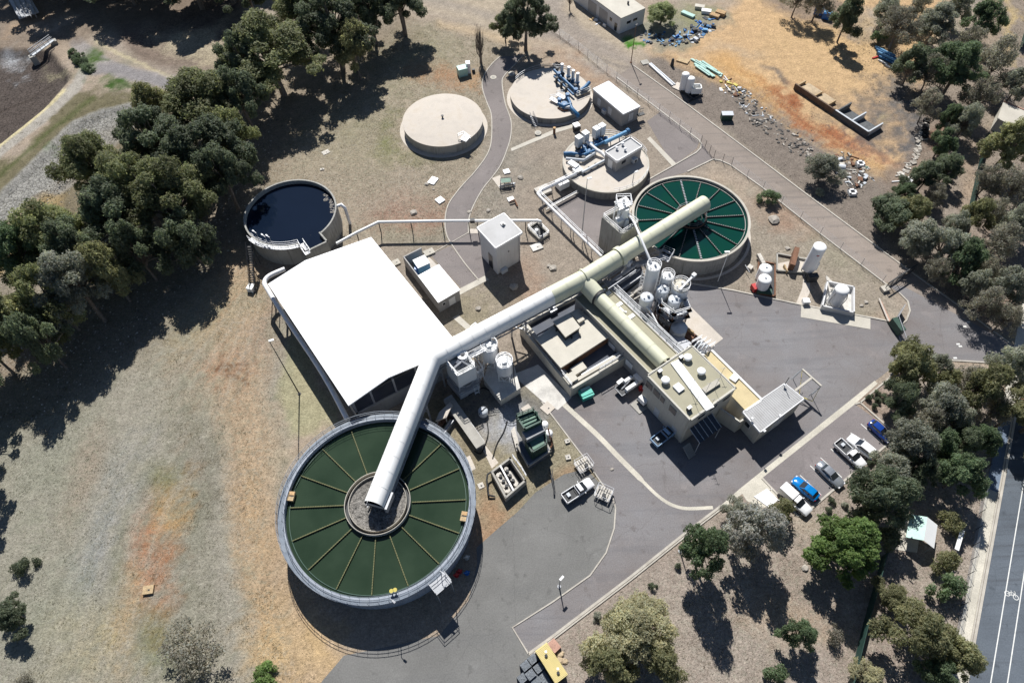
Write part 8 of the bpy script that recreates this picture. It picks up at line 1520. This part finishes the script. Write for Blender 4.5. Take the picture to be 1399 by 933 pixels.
# bare poplar by the path head
q=G(657,86,0); t=thing('poplar_tree','tall leafless poplar with upright bare branches beside the path head','tree',(q.x,q.y,0)); rs=random.Random(2)
part('trunk',t,'bark',lambda b:b.tube([(q.x,q.y,-.1),(q.x+.1,q.y,3),(q.x,q.y+.1,8)],[.32,.24,.08],8))
part('crown',t,'bark',lambda b:[b.tube([(q.x,q.y,z0),(q.x+math.cos(a)*rr*.8,q.y+math.sin(a)*rr*.8,z0+1.6),(q.x+math.cos(a)*rr,q.y+math.sin(a)*rr,z0+L_)],[.075,.05,.02],4,caps=False) for z0,a,rr,L_ in [(rs.uniform(.8,5),rs.uniform(0,6.3),rs.uniform(.3,1.1),rs.uniform(3,5.5)) for _ in range(80)]])
q=G(778,14,0); t=thing('poplar_tree','small leafless tree with drooping bare twigs above the dirt track','tree',(q.x,q.y,0))
part('trunk',t,'bark',lambda b:b.tube([(q.x,q.y,-.1),(q.x,q.y,2.5)],[.16,.1],6)); part('crown',t,'bark',lambda b:[b.tube([(q.x,q.y,z0),(q.x+math.cos(a)*rr*.6,q.y+math.sin(a)*rr*.6,z0+1.2),(q.x+math.cos(a)*rr,q.y+math.sin(a)*rr,z0+L_)],[.04,.03,.012],4,caps=False) for z0,a,rr,L_ in [(rs.uniform(1.2,2.5),rs.uniform(0,6.3),rs.uniform(.8,1.8),rs.uniform(1,2.6)) for _ in range(46)]])
# ---------------- ground cover
def inpoly(x,y,poly_): return poly_sd(x,y,poly_)>0
PAVED=[[(740,549),(712,512),(740,470),(850,395),(890,375),(935,386),(1214,439),(1243,425),(1234,391),(1379,468),(1420,505),(1222,500),(1218,602),(1104,697),(1041,654),(722,893),(745,990),(450,990),(470,895),(640,820),(652,748),(770,648),(841,694)],[(842,105),(866,90),(1106,269),(1379,468),(1205,384),(1042,257),(974,219),(884,246),(790,262),(748,284),(818,349),(870,262)],[(683,78),(659,120),(672,180),(612,281),(610,320),(654,383),(690,330),(640,319),(641,298),(698,185),(686,114),(715,76)],[(1364,703),(1331,885),(1322,933),(1450,933),(1450,540),(1385,570)],[(1309,933),(1337,690),(1358,690),(1324,933)],[(367,387),(507,325),(612,463),(476,554)],[(700,440),(800,380),(960,480),(1098,545),(1038,600),(940,600),(780,535)]]
CIR=[(BIGC,BIGR+1.2),(GRC,GRR+1.5),(DKC,DKR+1),(STC,STR+1),(NTC,NTR+1),(cg((-.13791,1.26546),2.3),9.9)]
def cover(name,zones,mats,shape,seed):
    r=np.random.RandomState(seed); Vs=[];Ts=[]
    for poly_,n_,cols,sz in zones:
        W=np.array([G(*p)[:2] for p in poly_]); lo,hi=W.min(0),W.max(0); P=r.uniform(lo,hi,(n_*3,2)); px,py=proj(P[:,0],P[:,1]); ok=inpoly(px,py,poly_)
        for pv in PAVED: ok&=~inpoly(px,py,pv)
        for c_,rr in CIR: ok&=np.hypot(P[:,0]-c_[0],P[:,1]-c_[1])>rr
        dens=fbm(P[:,0],P[:,1],.15,4,seed*3)+.25*fbm(P[:,0],P[:,1],.8,2,seed); ok&=dens>r.uniform(-.9,.55,len(P)); P=P[ok][:n_]; k=len(P); s=r.uniform(sz[0],sz[1],k)
        for j in range(3 if shape=='tuft' else 1):
            a=r.uniform(0,2*PI,k); dx,dy=np.cos(a)*s,np.sin(a)*s
            if shape=='tuft': tri=np.stack([np.stack([P[:,0]-dx*.35,P[:,1]-dy*.35,np.full(k,-.06)],1),np.stack([P[:,0]+dx*.35,P[:,1]+dy*.35,np.full(k,-.06)],1),np.stack([P[:,0]+dx*.9-dy*.4,P[:,1]+dy*.9+dx*.4,s*r.uniform(.4,.8,k)],1)],1); Vs.append(tri.reshape(-1,3)); nn=3
            else:
                z=s*r.uniform(.35,.7,k); A=np.stack([P[:,0]-dx,P[:,1]-dy,np.full(k,-.05)],1); B2=np.stack([P[:,0]+dy*.9,P[:,1]-dx*.9,np.full(k,-.05)],1); C2=np.stack([P[:,0]+dx,P[:,1]+dy,np.full(k,-.05)],1); D2=np.stack([P[:,0]-dy*.9,P[:,1]+dx*.9,np.full(k,-.05)],1); E2=np.stack([P[:,0]+dx*.2,P[:,1]+dy*.2,z],1)
                tri=np.stack([A,B2,E2,B2,C2,E2,C2,D2,E2,D2,A,E2],1); Vs.append(tri.reshape(-1,3)); nn=12
            ci=r.randint(0,len(cols),k); cc=np.array([lin(c_) for c_ in cols])[ci]*.8*r.uniform(.75,1.25,(k,1)); Ts.append(np.repeat(np.concatenate([cc,np.ones((k,1))],1),nn,0))
    V=np.concatenate(Vs); T=np.concatenate(Ts); nf=len(V)//3; me=bpy.data.meshes.new(name); me.vertices.add(len(V)); me.vertices.foreach_set('co',V.astype(np.float32).ravel()); me.loops.add(len(V)); me.loops.foreach_set('vertex_index',np.arange(len(V),dtype=np.int32)); me.polygons.add(nf); me.polygons.foreach_set('loop_start',np.arange(0,len(V),3,dtype=np.int32)); me.polygons.foreach_set('loop_total',np.full(nf,3,dtype=np.int32)); me.update(calc_edges=True)
    ca=me.color_attributes.new('tint','FLOAT_COLOR','POINT'); ca.data.foreach_set('color',T.astype(np.float32).ravel()); me.materials.append(MATS['leaf_cover']); o=bpy.data.objects.new(name,me); C.objects.link(o); o['kind']='stuff'; return o
leafmat('leaf_cover',(1,1,1),.1)
o=cover('dry_grass',[([(-60,470),(200,330),(330,340),(390,440),(390,700),(440,950),(-60,980)],52000,[(150,142,116),(128,130,98),(172,160,136),(110,112,86)],(.07,.17)),([(330,330),(330,250),(480,90),(560,20),(690,60),(690,330),(520,330)],30000,[(150,142,118),(128,130,96),(168,154,132)],(.07,.17)),([(730,900),(985,700),(1100,705),(1216,600),(1345,500),(1360,700),(1325,940),(730,960)],36000,[(158,148,128),(180,168,146),(128,120,102),(110,104,84)],(.07,.16)),([(1000,-60),(1250,60),(1420,-60),(1420,470),(1300,410),(1240,250),(1265,190)],30000,[(140,128,112),(118,112,92),(160,148,132)],(.08,.2)),([(-60,230),(150,110),(240,120),(420,40),(560,20),(330,330),(100,560),(-60,600)],20000,[(120,116,84),(140,130,110),(104,108,74)],(.08,.22)),([(1025,262),(1205,390),(1220,435),(1095,415),(1002,396),(1030,330)],7000,[(146,142,118),(164,152,134)],(.06,.15)),([(560,560),(650,740),(830,660),(700,520)],6000,[(140,140,104),(160,150,124)],(.06,.15))],None,'tuft',5); o['label']='dry grass tufts over the open ground'
o=cover('loose_gravel',[([(866,92),(905,72),(1090,130),(1240,250),(1379,468),(1106,269)],13000,[(140,132,124),(110,104,98),(170,160,148),(90,84,80)],(.05,.16)),([(660,90),(850,110),(950,230),(830,400),(640,460),(500,320)],13000,[(150,142,132),(176,166,152),(120,112,104)],(.05,.14)),([(1000,-60),(1420,-60),(1420,470),(1290,400),(1250,200)],9000,[(170,160,150),(110,98,90),(84,76,70)],(.06,.2)),([(-50,345),(240,120),(420,40),(330,330),(100,560),(-60,600)],7000,[(190,184,174),(110,100,90),(150,140,130)],(.07,.28)),([(730,900),(1216,600),(1360,700),(1325,940)],9000,[(186,176,160),(104,92,84),(150,138,126)],(.04,.13))],None,'stone',8); o['label']='loose gravel and litter on bare ground'
